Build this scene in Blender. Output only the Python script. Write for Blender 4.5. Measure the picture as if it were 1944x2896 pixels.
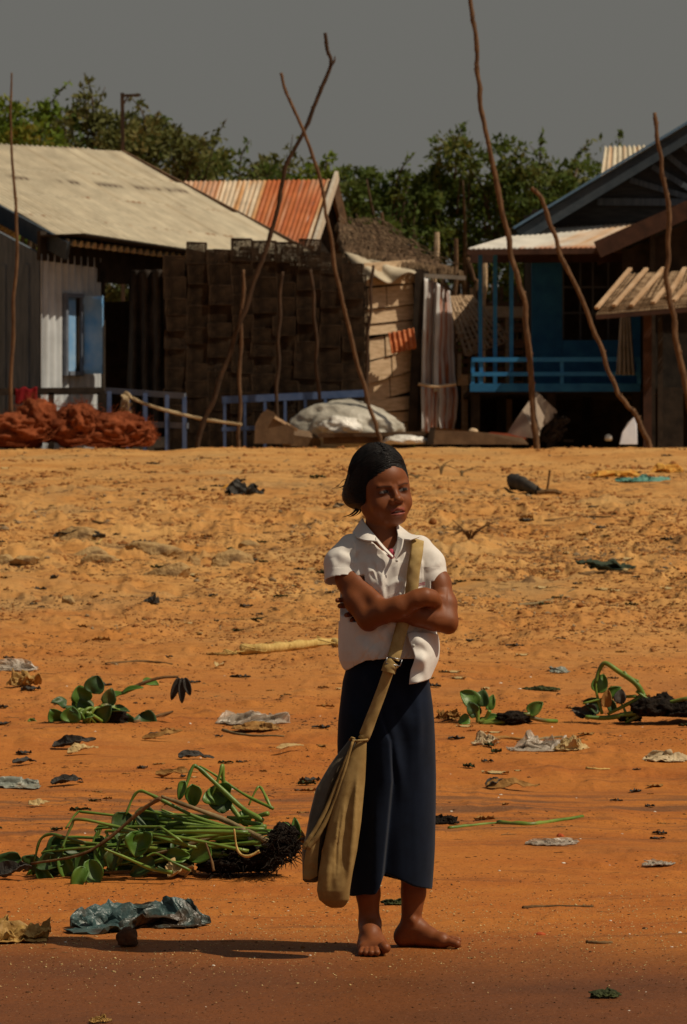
import bpy, math, random
import numpy as np
from mathutils import Vector
for _o in list(bpy.data.objects): bpy.data.objects.remove(_o)
SC = bpy.context.scene
COL = SC.collection
R = math.radians

# ---------------------------------------------------------------- camera, sky, sun
F = 14420.0                 # focal length in photo pixels (photo is 1944 wide)
CX, CY = 972.0, 1448.0
cd = bpy.data.cameras.new('camera')
cam = bpy.data.objects.new('camera', cd); COL.objects.link(cam)
cam.location = (0, 0, 0); cam.rotation_euler = (R(90), 0, 0)
cd.sensor_fit = 'HORIZONTAL'; cd.sensor_width = 24.0; cd.lens = F / 1944.0 * 24.0
cd.clip_start = 0.5; cd.clip_end = 3000
cd.dof.use_dof = True; cd.dof.focus_distance = 14.6; cd.dof.aperture_fstop = 19
SC.camera = cam

SUN_EL, SUN_AZ = R(53.5), R(110)          # azimuth measured from +Y towards +X
SDIR = Vector((math.sin(SUN_AZ)*math.cos(SUN_EL), math.cos(SUN_AZ)*math.cos(SUN_EL), math.sin(SUN_EL)))
W = bpy.data.worlds.new('World'); SC.world = W; W.use_nodes = True
nt = W.node_tree; bg = nt.nodes['Background']
sky = nt.nodes.new('ShaderNodeTexSky'); sky.sky_type = 'NISHITA'; sky.sun_disc = False
sky.sun_elevation = SUN_EL; sky.sun_rotation = SUN_AZ; sky.air_density = 1.0; sky.dust_density = 4.0; sky.ozone_density = 1.0
hs = nt.nodes.new('ShaderNodeHueSaturation'); hs.inputs['Saturation'].default_value = 0.35; hs.inputs['Value'].default_value = 0.55
nt.links.new(sky.outputs[0], hs.inputs['Color'])
hz = nt.nodes.new('ShaderNodeMix'); hz.data_type = 'RGBA'; hz.inputs['Factor'].default_value = 0.72   # dull smoke haze, thick near the horizon
wt = nt.nodes.new('ShaderNodeTexCoord'); ws = nt.nodes.new('ShaderNodeSeparateXYZ'); wr = nt.nodes.new('ShaderNodeMapRange')
wr.interpolation_type = 'SMOOTHSTEP'; wr.inputs[1].default_value = 0.10; wr.inputs[2].default_value = 0.65; wr.inputs[3].default_value = 0.80; wr.inputs[4].default_value = 0.12
nt.links.new(wt.outputs['Generated'], ws.inputs[0]); nt.links.new(ws.outputs['Z'], wr.inputs[0]); nt.links.new(wr.outputs[0], hz.inputs['Factor'])
nt.links.new(hs.outputs[0], hz.inputs['A']); hz.inputs['B'].default_value = (3.30, 3.24, 2.92, 1)
nt.links.new(hz.outputs['Result'], bg.inputs['Color'])
bg.inputs['Strength'].default_value = 0.05
sl = bpy.data.lights.new('sun', 'SUN'); sl.energy = 3.5; sl.angle = R(0.5); sl.color = (1.0, 0.86, 0.66)
sun = bpy.data.objects.new('sun', sl); COL.objects.link(sun)
sun.rotation_euler = (-SDIR).to_track_quat('-Z', 'Y').to_euler(); sun.location = (20, -10, 30)
SC.view_settings.view_transform = 'Standard'; SC.view_settings.look = 'None'
SC.view_settings.exposure = 0.0; SC.view_settings.gamma = 1.0
SC.render.engine = 'CYCLES'; SC.cycles.max_bounces = 6; SC.cycles.transparent_max_bounces = 12
SC.cycles.use_denoising = True

# ---------------------------------------------------------------- noise
_rs = np.random.RandomState(7)
_T = _rs.rand(256, 256).astype(np.float32)
def vn2(x, y):
    xi = np.floor(x).astype(np.int64); yi = np.floor(y).astype(np.int64)
    fx = x-xi; fy = y-yi
    fx = fx*fx*(3-2*fx); fy = fy*fy*(3-2*fy)
    a = _T[xi & 255, yi & 255]; b = _T[(xi+1) & 255, yi & 255]
    c = _T[xi & 255, (yi+1) & 255]; d = _T[(xi+1) & 255, (yi+1) & 255]
    return (a*(1-fx)+b*fx)*(1-fy)+(c*(1-fx)+d*fx)*fy
def fbm2(x, y, o=4, g=0.5):
    x = np.asarray(x, float); y = np.asarray(y, float)
    s = 0; a = 1; t = 0
    for i in range(o):
        s = s+a*vn2(x*2**i+17.3*i, y*2**i+9.1*i); t += a; a *= g
    return s/t-0.5
_P3 = _rs.permutation(256)
_V3 = _rs.rand(256).astype(np.float32)
def vn3(p):
    i = np.floor(p).astype(np.int64); f = p-i; f = f*f*(3-2*f)
    def h(a, b, c): return _V3[_P3[(_P3[(_P3[a & 255]+b) & 255]+c) & 255]]
    x, y, z = i[..., 0], i[..., 1], i[..., 2]; fx, fy, fz = f[..., 0], f[..., 1], f[..., 2]
    r = 0
    for dx in (0, 1):
        for dy in (0, 1):
            for dz in (0, 1):
                r = r+h(x+dx, y+dy, z+dz)*(fx if dx else 1-fx)*(fy if dy else 1-fy)*(fz if dz else 1-fz)
    return r-0.5
def fbm3(p, o=3, g=0.5):
    s = 0; a = 1; t = 0
    for k in range(o):
        s = s+a*vn3(p*2**k+13.7*k); t += a; a *= g
    return s/t
def sstep(a, b, x):
    t = np.clip((x-a)/(b-a), 0, 1); return t*t*(3-2*t)

# ---------------------------------------------------------------- places: photo pixel + depth -> world
def at(px, py, d): return Vector(((px-CX)*d/F, d, (CY-py)*d/F))
def base_z(x, d):
    x = np.asarray(x, float); d = np.asarray(d, float)
    z = -1.8211+0.04325*d
    k = 58.5
    over = np.maximum(d-k, 0)
    z = z-0.04325*over*sstep(k, k+2.5, d)-0.25*sstep(60.0, 64.5, d)
    z = z+0.028*np.clip(x-0.1, -2.5, 2.5)*np.exp(-((d-13.5)/3.2)**2)
    return z
def ground_z(x, d):
    x = np.asarray(x, float); d = np.asarray(d, float)
    z = base_z(x, d)
    churn = np.exp(-((d-37)/11)**2)                       # trampled belt half way up the bank
    wet = 1-sstep(13.0, 16.5, d)
    near = 1-sstep(62, 70, d)
    a = fbm2(x*0.9+3, d*0.5+5, 3)*0.12*(0.35+churn)*near
    b = fbm2(x*2.6+40, d*1.6+11, 4)*(0.022+0.030*churn)*near*(1-0.85*wet)
    n = fbm2(x*5.3+11, d*2.6+71, 4, .6)
    c = np.maximum(n-0.06, 0)*(0.04+0.21*churn)*near*(1-0.9*wet)
    n2 = fbm2(x*4.3+91, d*2.1+31, 4, .6)
    hoof = -np.maximum(n2-0.10, 0)*(0.02+0.22*churn)*near*(1-0.9*wet)
    lip = (fbm2(x*1.3+7, d*0.4, 4)*0.11)*np.exp(-((d-59.5)/2.5)**2)
    r = fbm2(x*0.8, d*5.0+3, 3)*0.022*(1-sstep(16, 30, d))   # ripples left by the falling water
    return z+a*(1-0.8*wet)+b+c+hoof+lip+r*(0.35+0.65*(1-wet))
def gp(px, py):
    """the point of the bank seen at a photo pixel"""
    d = 26260.0/(py-824.3)
    for _ in range(6):
        x = (px-CX)*d/F
        y = CY-F*float(ground_z(x, d))/d
        d *= 1+0.5*(y-py)/max(py-824.3, 60)
        d = min(max(d, 11.0), 60.0)
    x = (px-CX)*d/F
    return Vector((x, d, float(ground_z(x, d))))

# ---------------------------------------------------------------- mesh helpers
LOC = {}
def tag(o, label=None, cat=None, group=None, kind=None):
    if label: o['label'] = label
    if cat: o['category'] = cat
    if group: o['group'] = group
    if kind: o['kind'] = kind
    return o
def thing(name, loc, label, cat, group=None):
    o = bpy.data.objects.new(name, None); COL.objects.link(o)
    o.location = loc; o.empty_display_size = 0.1
    LOC[o.name] = Vector(loc)
    return tag(o, label, cat, group)
def link(name, V, Fc, mat, parent=None, base=None, smooth=True, attr=None):
    V = np.asarray(V, float)
    off = Vector((0, 0, 0))
    if parent is not None: off = LOC[parent.name]
    elif base is not None: off = Vector(base)
    me = bpy.data.meshes.new(name)
    W_ = V-np.array(off)
    if isinstance(Fc, np.ndarray) and Fc.ndim == 2:
        n, k = Fc.shape
        me.vertices.add(len(W_)); me.vertices.foreach_set('co', W_.astype(np.float32).ravel())
        me.loops.add(n*k); me.loops.foreach_set('vertex_index', Fc.astype(np.int32).ravel())
        me.polygons.add(n); me.polygons.foreach_set('loop_start', np.arange(0, n*k, k, dtype=np.int32))
        me.update(calc_edges=True)
    else:
        me.from_pydata([tuple(v) for v in W_], [], [tuple(f) for f in Fc])
    me.validate()
    if smooth: me.polygons.foreach_set('use_smooth', [True]*len(me.polygons))
    if attr is not None:
        for an, av in attr.items():
            a = me.color_attributes.new(an, 'FLOAT_COLOR', 'POINT')
            a.data.foreach_set('color', np.asarray(av, np.float32).ravel())
    if mat is not None: me.materials.append(mat)
    o = bpy.data.objects.new(name, me); COL.objects.link(o)
    if parent is not None: o.parent = parent
    else: o.location = off
    LOC[o.name] = off
    return o
class MB:
    def __init__(s): s.V = []; s.F = []
    def add(s, V, Fc):
        n = len(s.V); s.V.extend([tuple(v) for v in V]); s.F.extend([tuple(i+n for i in f) for f in Fc]); return s
    def box(s, c, sx, sy, sz, X=(1, 0, 0), Y=(0, 1, 0), Z=(0, 0, 1)):
        c = Vector(c); X = Vector(X)*sx/2; Y = Vector(Y)*sy/2; Z = Vector(Z)*sz/2
        v = [c+a*X+b*Y+e*Z for e in (-1, 1) for b in (-1, 1) for a in (-1, 1)]
        return s.add(v, [(0, 2, 3, 1), (4, 5, 7, 6), (0, 1, 5, 4), (2, 6, 7, 3), (0, 4, 6, 2), (1, 3, 7, 5)])
    def bar(s, a, b, w, h, up=(0, 0, 1)):
        a = Vector(a); b = Vector(b); X = (b-a); L = X.length; X.normalize()
        up = Vector(up)
        if abs(X.dot(up)) > .98: up = Vector((0, 1, 0))
        Y = up.cross(X).normalized(); Z = X.cross(Y)
        return s.box((a+b)/2, L, w, h, X, Y, Z)
    def tube(s, P, r, n=8, cap=True, jit=0.0, seed=0):
        P = [Vector(p) for p in P]; m = len(P)
        rr = [r]*m if not hasattr(r, '__len__') else list(r)
        rnd = random.Random(seed)
        ring = []; V = []; up = None
        for i, p in enumerate(P):
            t = (P[min(i+1, m-1)]-P[max(i-1, 0)]).normalized()
            if up is None:
                up = Vector((0, 0, 1)) if abs(t.z) < .9 else Vector((1, 0, 0))
            x = up.cross(t)
            if x.length < 1e-5: x = Vector((1, 0, 0))
            x.normalize(); y = t.cross(x); up = y.copy()
            for k in range(n):
                a = 2*math.pi*k/n; q = rr[i]*(1+jit*(rnd.random()-.5))
                V.append(p+x*math.cos(a)*q+y*math.sin(a)*q)
        Fc = []
        for i in range(m-1):
            for k in range(n):
                Fc.append((i*n+k, i*n+(k+1) % n, (i+1)*n+(k+1) % n, (i+1)*n+k))
        if cap:
            Fc.append(tuple(range(n-1, -1, -1))); Fc.append(tuple((m-1)*n+k for k in range(n)))
        return s.add(V, Fc)
    def build(s, name, mat, parent=None, base=None, smooth=False):
        return link(name, s.V, s.F, mat, parent, base, smooth)
def spline(P, n):
    """Catmull-Rom through the points, n samples per span"""
    P = [np.array(p, float) for p in P]
    Q = [2*P[0]-P[1]]+P+[2*P[-1]-P[-2]]
    out = []
    for i in range(1, len(Q)-2):
        for k in range(n):
            t = k/n
            out.append(0.5*((2*Q[i])+(-Q[i-1]+Q[i+1])*t+(2*Q[i-1]-5*Q[i]+4*Q[i+1]-Q[i+2])*t*t+(-Q[i-1]+3*Q[i]-3*Q[i+1]+Q[i+2])*t**3))
    out.append(P[-1])
    return out
def gridfaces(nu, nv):
    i = np.arange(nu-1)[:, None]*nv+np.arange(nv-1)[None, :]
    return np.stack([i, i+1, i+nv+1, i+nv], -1).reshape(-1, 4)
def solid(o, t, off=0.0):
    m = o.modifiers.new('thickness', 'SOLIDIFY'); m.thickness = t; m.offset = off; return o

# ---------------------------------------------------------------- materials
def mat(name, c1, c2=None, scale=4.0, rough=0.85, bump=0.0, bscale=40.0, spec=0.3, metal=0.0, stretch=(1, 1, 1),
        c3=None, s3=1.2, p3=(0.5, 0.65), contrast=(0.35, 0.65), trans=0.0, alpha=1.0, coat=0.0, bdist=0.01, sss=0.0, detail=6, sheen=0.0):
    m = bpy.data.materials.new(name); m.use_nodes = True
    t = m.node_tree; b = t.nodes['Principled BSDF']; L = t.links
    tc = t.nodes.new('ShaderNodeTexCoord'); mp = t.nodes.new('ShaderNodeMapping')
    mp.inputs['Scale'].default_value = stretch; L.new(tc.outputs['Object'], mp.inputs['Vector'])
    def noise(sc, det=detail):
        n = t.nodes.new('ShaderNodeTexNoise'); n.inputs['Scale'].default_value = sc; n.inputs['Detail'].default_value = det
        n.inputs['Roughness'].default_value = 0.6; L.new(mp.outputs[0], n.inputs['Vector']); return n
    col = None
    if c2 is not None:
        n = noise(scale); r = t.nodes.new('ShaderNodeValToRGB')
        r.color_ramp.elements[0].position = contrast[0]; r.color_ramp.elements[1].position = contrast[1]
        r.color_ramp.elements[0].color = (*c1, 1); r.color_ramp.elements[1].color = (*c2, 1)
        L.new(n.outputs['Fac'], r.inputs['Fac']); col = r.outputs['Color']
        if c3 is not None:
            n3 = noise(s3); r3 = t.nodes.new('ShaderNodeValToRGB')
            r3.color_ramp.elements[0].position = p3[0]; r3.color_ramp.elements[1].position = p3[1]
            L.new(n3.outputs['Fac'], r3.inputs['Fac'])
            mx = t.nodes.new('ShaderNodeMix'); mx.data_type = 'RGBA'
            L.new(r3.outputs['Color'], mx.inputs['Factor']); L.new(col, mx.inputs['A']); mx.inputs['B'].default_value = (*c3, 1)
            col = mx.outputs['Result']
        L.new(col, b.inputs['Base Color'])
    else:
        b.inputs['Base Color'].default_value = (*c1, 1)
    b.inputs['Roughness'].default_value = rough; b.inputs['Specular IOR Level'].default_value = spec
    b.inputs['Metallic'].default_value = metal
    b.inputs['Transmission Weight'].default_value = trans; b.inputs['Alpha'].default_value = alpha
    b.inputs['Coat Weight'].default_value = coat
    if sheen: b.inputs['Sheen Weight'].default_value = sheen
    if sss:
        b.inputs['Subsurface Weight'].default_value = sss; b.inputs['Subsurface Radius'].default_value = (0.010, 0.004, 0.002); b.inputs['Subsurface Scale'].default_value = 1.0
    if bump:
        nb = noise(bscale, 4); bp = t.nodes.new('ShaderNodeBump'); bp.inputs['Strength'].default_value = bump; bp.inputs['Distance'].default_value = bdist
        L.new(nb.outputs['Fac'], bp.inputs['Height']); L.new(bp.outputs[0], b.inputs['Normal'])
    return m
# ---------------------------------------------------------------- the bank
def ground_material():
    m = bpy.data.materials.new('laterite_bank'); m.use_nodes = True
    t = m.node_tree; b = t.nodes['Principled BSDF']; L = t.links
    g = t.nodes.new('ShaderNodeNewGeometry')
    sep = t.nodes.new('ShaderNodeSeparateXYZ'); L.new(g.outputs['Position'], sep.inputs[0])
    def noise(sc, det=5, st=(1, 1, 1), ro=0.6):
        mp = t.nodes.new('ShaderNodeMapping'); mp.inputs['Scale'].default_value = st; L.new(g.outputs['Position'], mp.inputs[0])
        n = t.nodes.new('ShaderNodeTexNoise'); n.inputs['Scale'].default_value = sc; n.inputs['Detail'].default_value = det
        n.inputs['Roughness'].default_value = ro; L.new(mp.outputs[0], n.inputs['Vector']); return n.outputs['Fac']
    def rng(v, a, b_, c=0.0, d=1.0):
        r = t.nodes.new('ShaderNodeMapRange'); r.interpolation_type = 'SMOOTHSTEP'
        for i, q in enumerate((a, b_, c, d)): r.inputs[1+i].default_value = q
        L.new(v, r.inputs[0]); return r.outputs[0]
    def mix(f, a, c):
        x = t.nodes.new('ShaderNodeMix'); x.data_type = 'RGBA'
        if hasattr(f, 'links'): L.new(f, x.inputs['Factor'])
        else: x.inputs['Factor'].default_value = f
        for s, q in (('A', a), ('B', c)):
            if isinstance(q, tuple): x.inputs[s].default_value = (*q, 1)
            else: L.new(q, x.inputs[s])
        return x.outputs['Result']
    def mth(op, a, c):
        x = t.nodes.new('ShaderNodeMath'); x.operation = op
        for i, q in enumerate((a, c)):
            if hasattr(q, 'links'): L.new(q, x.inputs[i])
            else: x.inputs[i].default_value = q
        return x.outputs[0]
    dry = mix(rng(noise(1.1), 0.35, 0.68), (0.47, 0.215, 0.055), (0.56, 0.305, 0.098))
    dry = mix(mth('MULTIPLY', rng(noise(9, 6), 0.52, 0.66), 0.7), dry, (0.20, 0.080, 0.022))
    dry = mix(mth('MULTIPLY', rng(noise(0.55, 6, (1, .8, 1)), 0.50, 0.70), 0.75), dry, (0.40, 0.25, 0.10))   # greyish silt
    damp = mix(rng(noise(1.6, 5, (1, 2.2, 1)), 0.35, 0.7), (0.43, 0.150, 0.026), (0.36, 0.110, 0.019))
    damp = mix(mth('MULTIPLY', rng(noise(2.4, 6, (.6, 2.6, 1), .7), 0.53, 0.68), 0.6), damp, (0.16, 0.055, 0.018))
    wetc = mix(rng(noise(0.9, 4, (1, 2, 1)), 0.35, 0.7), (0.180, 0.058, 0.0145), (0.122, 0.042, 0.0135))
    edge = mth('ADD', sep.outputs['Y'], mth('MULTIPLY', noise(0.8, 4), 9.0))
    c = mix(rng(edge, 23.5, 38.0), damp, dry)
    e2 = mth('ADD', mth('ADD', sep.outputs['Y'], mth('MULTIPLY', sep.outputs['X'], 0.30)), mth('MULTIPLY', noise(0.9, 3, (1, .6, 1)), 1.4))
    wf = rng(e2, 14.1, 15.6, 1.0, 0.0)
    c = mix(wf, c, wetc)
    # rotted drift trodden into the mud: dark ragged patches in the trampled belt, and a grey drift line lower down
    rag = mth('MULTIPLY', rng(noise(5.5, 8, (1, .55, 1), .72), 0.535, 0.60), rng(noise(0.8, 3), 0.40, 0.60))
    belt = mth('MULTIPLY', rng(sep.outputs['Y'], 24.0, 31.0), rng(sep.outputs['Y'], 46.0, 56.0, 1.0, 0.25))
    c = mix(mth('MULTIPLY', mth('MULTIPLY', rag, belt), 0.80), c, (0.105, 0.052, 0.022))
    dl = mth('ADD', sep.outputs['Y'], mth('MULTIPLY', noise(0.7, 4), 3.4))
    drift = mth('MULTIPLY', rng(dl, 18.0, 19.2), rng(dl, 19.6, 21.0, 1.0, 0.0))
    c = mix(mth('MULTIPLY', mth('MULTIPLY', drift, rng(noise(3.0, 7, (.5, 2.4, 1), .7), 0.44, 0.60)), 0.75), c, (0.115, 0.058, 0.030))
    # fine grit: dark and pale specks
    c = mix(mth('MULTIPLY', rng(noise(70, 2), 0.62, 0.68), 0.55), c, (0.09, 0.035, 0.015))
    c = mix(mth('MULTIPLY', rng(noise(95, 2), 0.70, 0.74), 0.6), c, (0.55, 0.42, 0.25))
    L.new(c, b.inputs['Base Color'])
    ro = t.nodes.new('ShaderNodeMapRange'); L.new(wf, ro.inputs[0]); ro.inputs[3].default_value = 0.92; ro.inputs[4].default_value = 0.55
    L.new(ro.outputs[0], b.inputs['Roughness'])
    b.inputs['Specular IOR Level'].default_value = 0.22
    bp = t.nodes.new('ShaderNodeBump'); bp.inputs['Strength'].default_value = 0.55; bp.inputs['Distance'].default_value = 0.02
    h = mth('ADD', noise(22, 6), mth('MULTIPLY', noise(90, 3), 0.35))
    L.new(h, bp.inputs['Height']); L.new(bp.outputs[0], b.inputs['Normal'])
    return m
def build_ground():
    ys = np.linspace(3000, 1285, 640)
    d1 = 26260.0/(ys-824.3)
    d = np.concatenate([np.linspace(3.0, d1[0]-.1, 14), d1, np.linspace(d1[-1]+.15, 66, 60), np.geomspace(67, 1500, 36)])
    uf = np.linspace(-.082, .082, 520)
    side = .082+np.geomspace(.004, 3.0, 40)
    u = np.concatenate([-side[::-1], uf, side])
    D, U = np.meshgrid(d, u, indexing='ij')
    X = U*D
    Z = ground_z(X, D)
    V = np.stack([X, D, Z], -1).reshape(-1, 3)
    o = link('ground', V, gridfaces(len(d), len(u))[:, ::-1], ground_material())
    tag(o, kind='structure')
build_ground()
# ---------------------------------------------------------------- materials of the village
def mat_attr(name, rough=0.7, spec=0.3, bump=0.0, bscale=60.0, nscale=9.0, amount=0.35, metal=0.0):
    m = bpy.data.materials.new(name); m.use_nodes = True
    t = m.node_tree; b = t.nodes['Principled BSDF']; L = t.links
    a = t.nodes.new('ShaderNodeVertexColor'); a.layer_name = 'Col'
    tc = t.nodes.new('ShaderNodeTexCoord'); n = t.nodes.new('ShaderNodeTexNoise'); n.inputs['Scale'].default_value = nscale; n.inputs['Detail'].default_value = 6
    L.new(tc.outputs['Object'], n.inputs['Vector'])
    r = t.nodes.new('ShaderNodeMapRange'); r.inputs[1].default_value = .3; r.inputs[2].default_value = .7
    r.inputs[3].default_value = 1-amount; r.inputs[4].default_value = 1+amount*.5
    L.new(n.outputs['Fac'], r.inputs[0])
    x = t.nodes.new('ShaderNodeMix'); x.data_type = 'RGBA'; x.blend_type = 'MULTIPLY'; x.inputs['Factor'].default_value = 1
    L.new(a.outputs['Color'], x.inputs['A']); L.new(r.outputs[0], x.inputs['B']); L.new(x.outputs['Result'], b.inputs['Base Color'])
    b.inputs['Roughness'].default_value = rough; b.inputs['Specular IOR Level'].default_value = spec; b.inputs['Metallic'].default_value = metal
    if bump:
        nb = t.nodes.new('ShaderNodeTexNoise'); nb.inputs['Scale'].default_value = bscale; L.new(tc.outputs['Object'], nb.inputs['Vector'])
        bp = t.nodes.new('ShaderNodeBump'); bp.inputs['Strength'].default_value = bump; bp.inputs['Distance'].default_value = .02
        L.new(nb.outputs['Fac'], bp.inputs['Height']); L.new(bp.outputs[0], b.inputs['Normal'])
    return m
M = {}
M['sheet'] = mat_attr('painted_iron_sheet', .65, .3, amount=.2, nscale=4)
M['thatch'] = mat('palm_thatch', (.055, .036, .022), (.16, .10, .06), 14, .95, .8, 60, .1, stretch=(1, 1, .5))
M['greywood'] = mat('weathered_grey_board', (.072, .092, .115), (.125, .15, .18), 5, .9, .3, 40, .2, stretch=(6, 6, .6))
M['slate'] = mat('slate_blue_paint', (.032, .045, .06), (.055, .07, .085), 5, .8, .1, 40, .2)
M['dark'] = mat('dark_timber_and_shade', (.018, .014, .011), (.045, .033, .024), 6, .9, .3, 30, .2)  # dark timber; also colours the sheet standing in for shade under the deck
M['brown'] = mat('old_brown_timber', (.06, .035, .02), (.13, .075, .04), 7, .9, .4, 50, .2)
M['redbrown'] = mat('red_brown_timber', (.04, .02, .014), (.075, .035, .022), 6, .85, .3, 40, .2)
M['tan'] = mat('sawn_tan_plank', (.46, .32, .19), (.66, .49, .32), 5, .85, .3, 40, .2, stretch=(2, 2, 8))
M['pole'] = mat('peeled_pole_bark', (.075, .040, .022), (.18, .100, .050), 9, .85, .5, 60, .2, stretch=(3, 3, .7))
M['poledark'] = mat('dark_pole_bark', (.035, .021, .013), (.085, .048, .027), 9, .85, .5, 60, .2, stretch=(3, 3, .7))
M['blue'] = mat('faded_blue_paint', (.015, .115, .28), (.026, .165, .35), 6, .7, .15, 50, .25)
M['bluelight'] = mat('blue_rail_paint', (.02, .16, .40), (.03, .20, .44), 8, .6, .15, 50, .3)
M['periwinkle'] = mat('powder_blue_paint', (.055, .095, .21), (.095, .14, .27), 8, .7, .15, 60, .25)
M['shutter'] = mat('sky_blue_shutter_paint', (.10, .30, .60), (.32, .48, .66), 3.2, .55, .1, 60, .3)
M['steel'] = mat('grey_steel_rail', (.11, .13, .17), (.17, .19, .23), 8, .6, .1, 60, .3)
M['wicker'] = mat('dark_wicker', (.020, .013, .009), (.078, .049, .028), 5.0, .9, .0, 60, .15)
M['net'] = mat('rust_red_netting', (.13, .032, .012), (.28, .075, .028), 3, .95, .8, 70, .1)
M['rope'] = mat('hemp_rope', (.35, .25, .14), (.48, .37, .22), 30, .9, .5, 200, .1)
M['redcloth'] = mat('dark_red_cloth', (.13, .006, .010), (.20, .012, .014), 5, .9, .2, 80, .1)
M['greycloth'] = mat('grey_washed_cloth', (.22, .20, .17), (.32, .29, .25), 6, .95, .2, 100, .1)
M['tarp'] = mat('grey_tarpaulin', (.30, .28, .23), (.46, .43, .36), 3, .5, .4, 14, .4, bdist=.05)
M['whitesheet'] = mat('cloudy_white_plastic', (.55, .52, .45), (.75, .72, .66), 4, .35, .5, 20, .5, bdist=.03)
M['boat'] = mat('tarred_boat_plank', (.085, .050, .026), (.16, .10, .055), 5, .8, .3, 40, .3)
M['boatgrey'] = mat('sunbleached_boat_plank', (.24, .19, .15), (.36, .29, .22), 5, .85, .3, 40, .2)
M['redpaint'] = mat('faded_red_paint', (.36, .07, .03), (.45, .11, .05), 6, .7, .2, 50, .3)
M['whitepaint'] = mat('white_hull_paint', (.55, .58, .66), (.65, .67, .72), 5, .5, .1, 30, .4)
M['rustrag'] = mat('rust_orange_sheet', (.42, .10, .028), (.58, .17, .05), 6, .85, .4, 40, .2)

def plane_pt(px, py, p0, e):
    """the point seen at a photo pixel on an upright wall through p0=(x,d) running along e"""
    u = (px-CX)/F; t = (u*p0[1]-p0[0])/(e[0]-u*e[1])
    return at(px, py, p0[1]+e[1]*t)
def patch(P00, P10, P01, P11, nu, nv):
    u = np.linspace(0, 1, nu)[:, None, None]; v = np.linspace(0, 1, nv)[None, :, None]
    a, b, c, d = [np.array(p, float) for p in (P00, P10, P01, P11)]
    return a*(1-u)*(1-v)+b*u*(1-v)+c*(1-u)*v+d*u*v
def sheet(name, P00, P10, P01, P11, waves, amp, colfn, parent=None, seed=0, dent=0.0, thick=.012, nv=40, per=8, material=None, base=None, sheets=None):
    """corrugated iron: u across the ribs, v along them"""
    nu = int(waves*per)+1
    P = patch(P00, P10, P01, P11, nu, nv)
    n = np.cross(np.array(P10)-np.array(P00), np.array(P01)-np.array(P00)).astype(float); n /= np.linalg.norm(n)
    u = np.linspace(0, 1, nu)[:, None]*np.ones((1, nv)); v = np.ones((nu, 1))*np.linspace(0, 1, nv)[None]
    h = amp*np.cos(u*waves*2*np.pi)
    if dent: h = h+dent*fbm2(u*waves*.35+seed, v*3+seed*3, 3)
    if sheets:
        h = h+amp*.9*((v*sheets+fbm2(u*3+seed, v*0, 1)*.12) % 1)          # laps of one sheet over the next
    P = P+h[..., None]*n
    c = colfn(u, v)
    C4 = np.concatenate([c, np.ones(c.shape[:2]+(1,))], -1).reshape(-1, 4)
    o = link(name, P.reshape(-1, 3), gridfaces(nu, nv), material or M['sheet'], parent, base, True, {'Col': C4})
    return solid(o, thick)
def mixc(a, b, f): f = np.clip(f, 0, 1)[..., None]; return np.array(a)*(1-f)+np.array(b)*f

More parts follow.
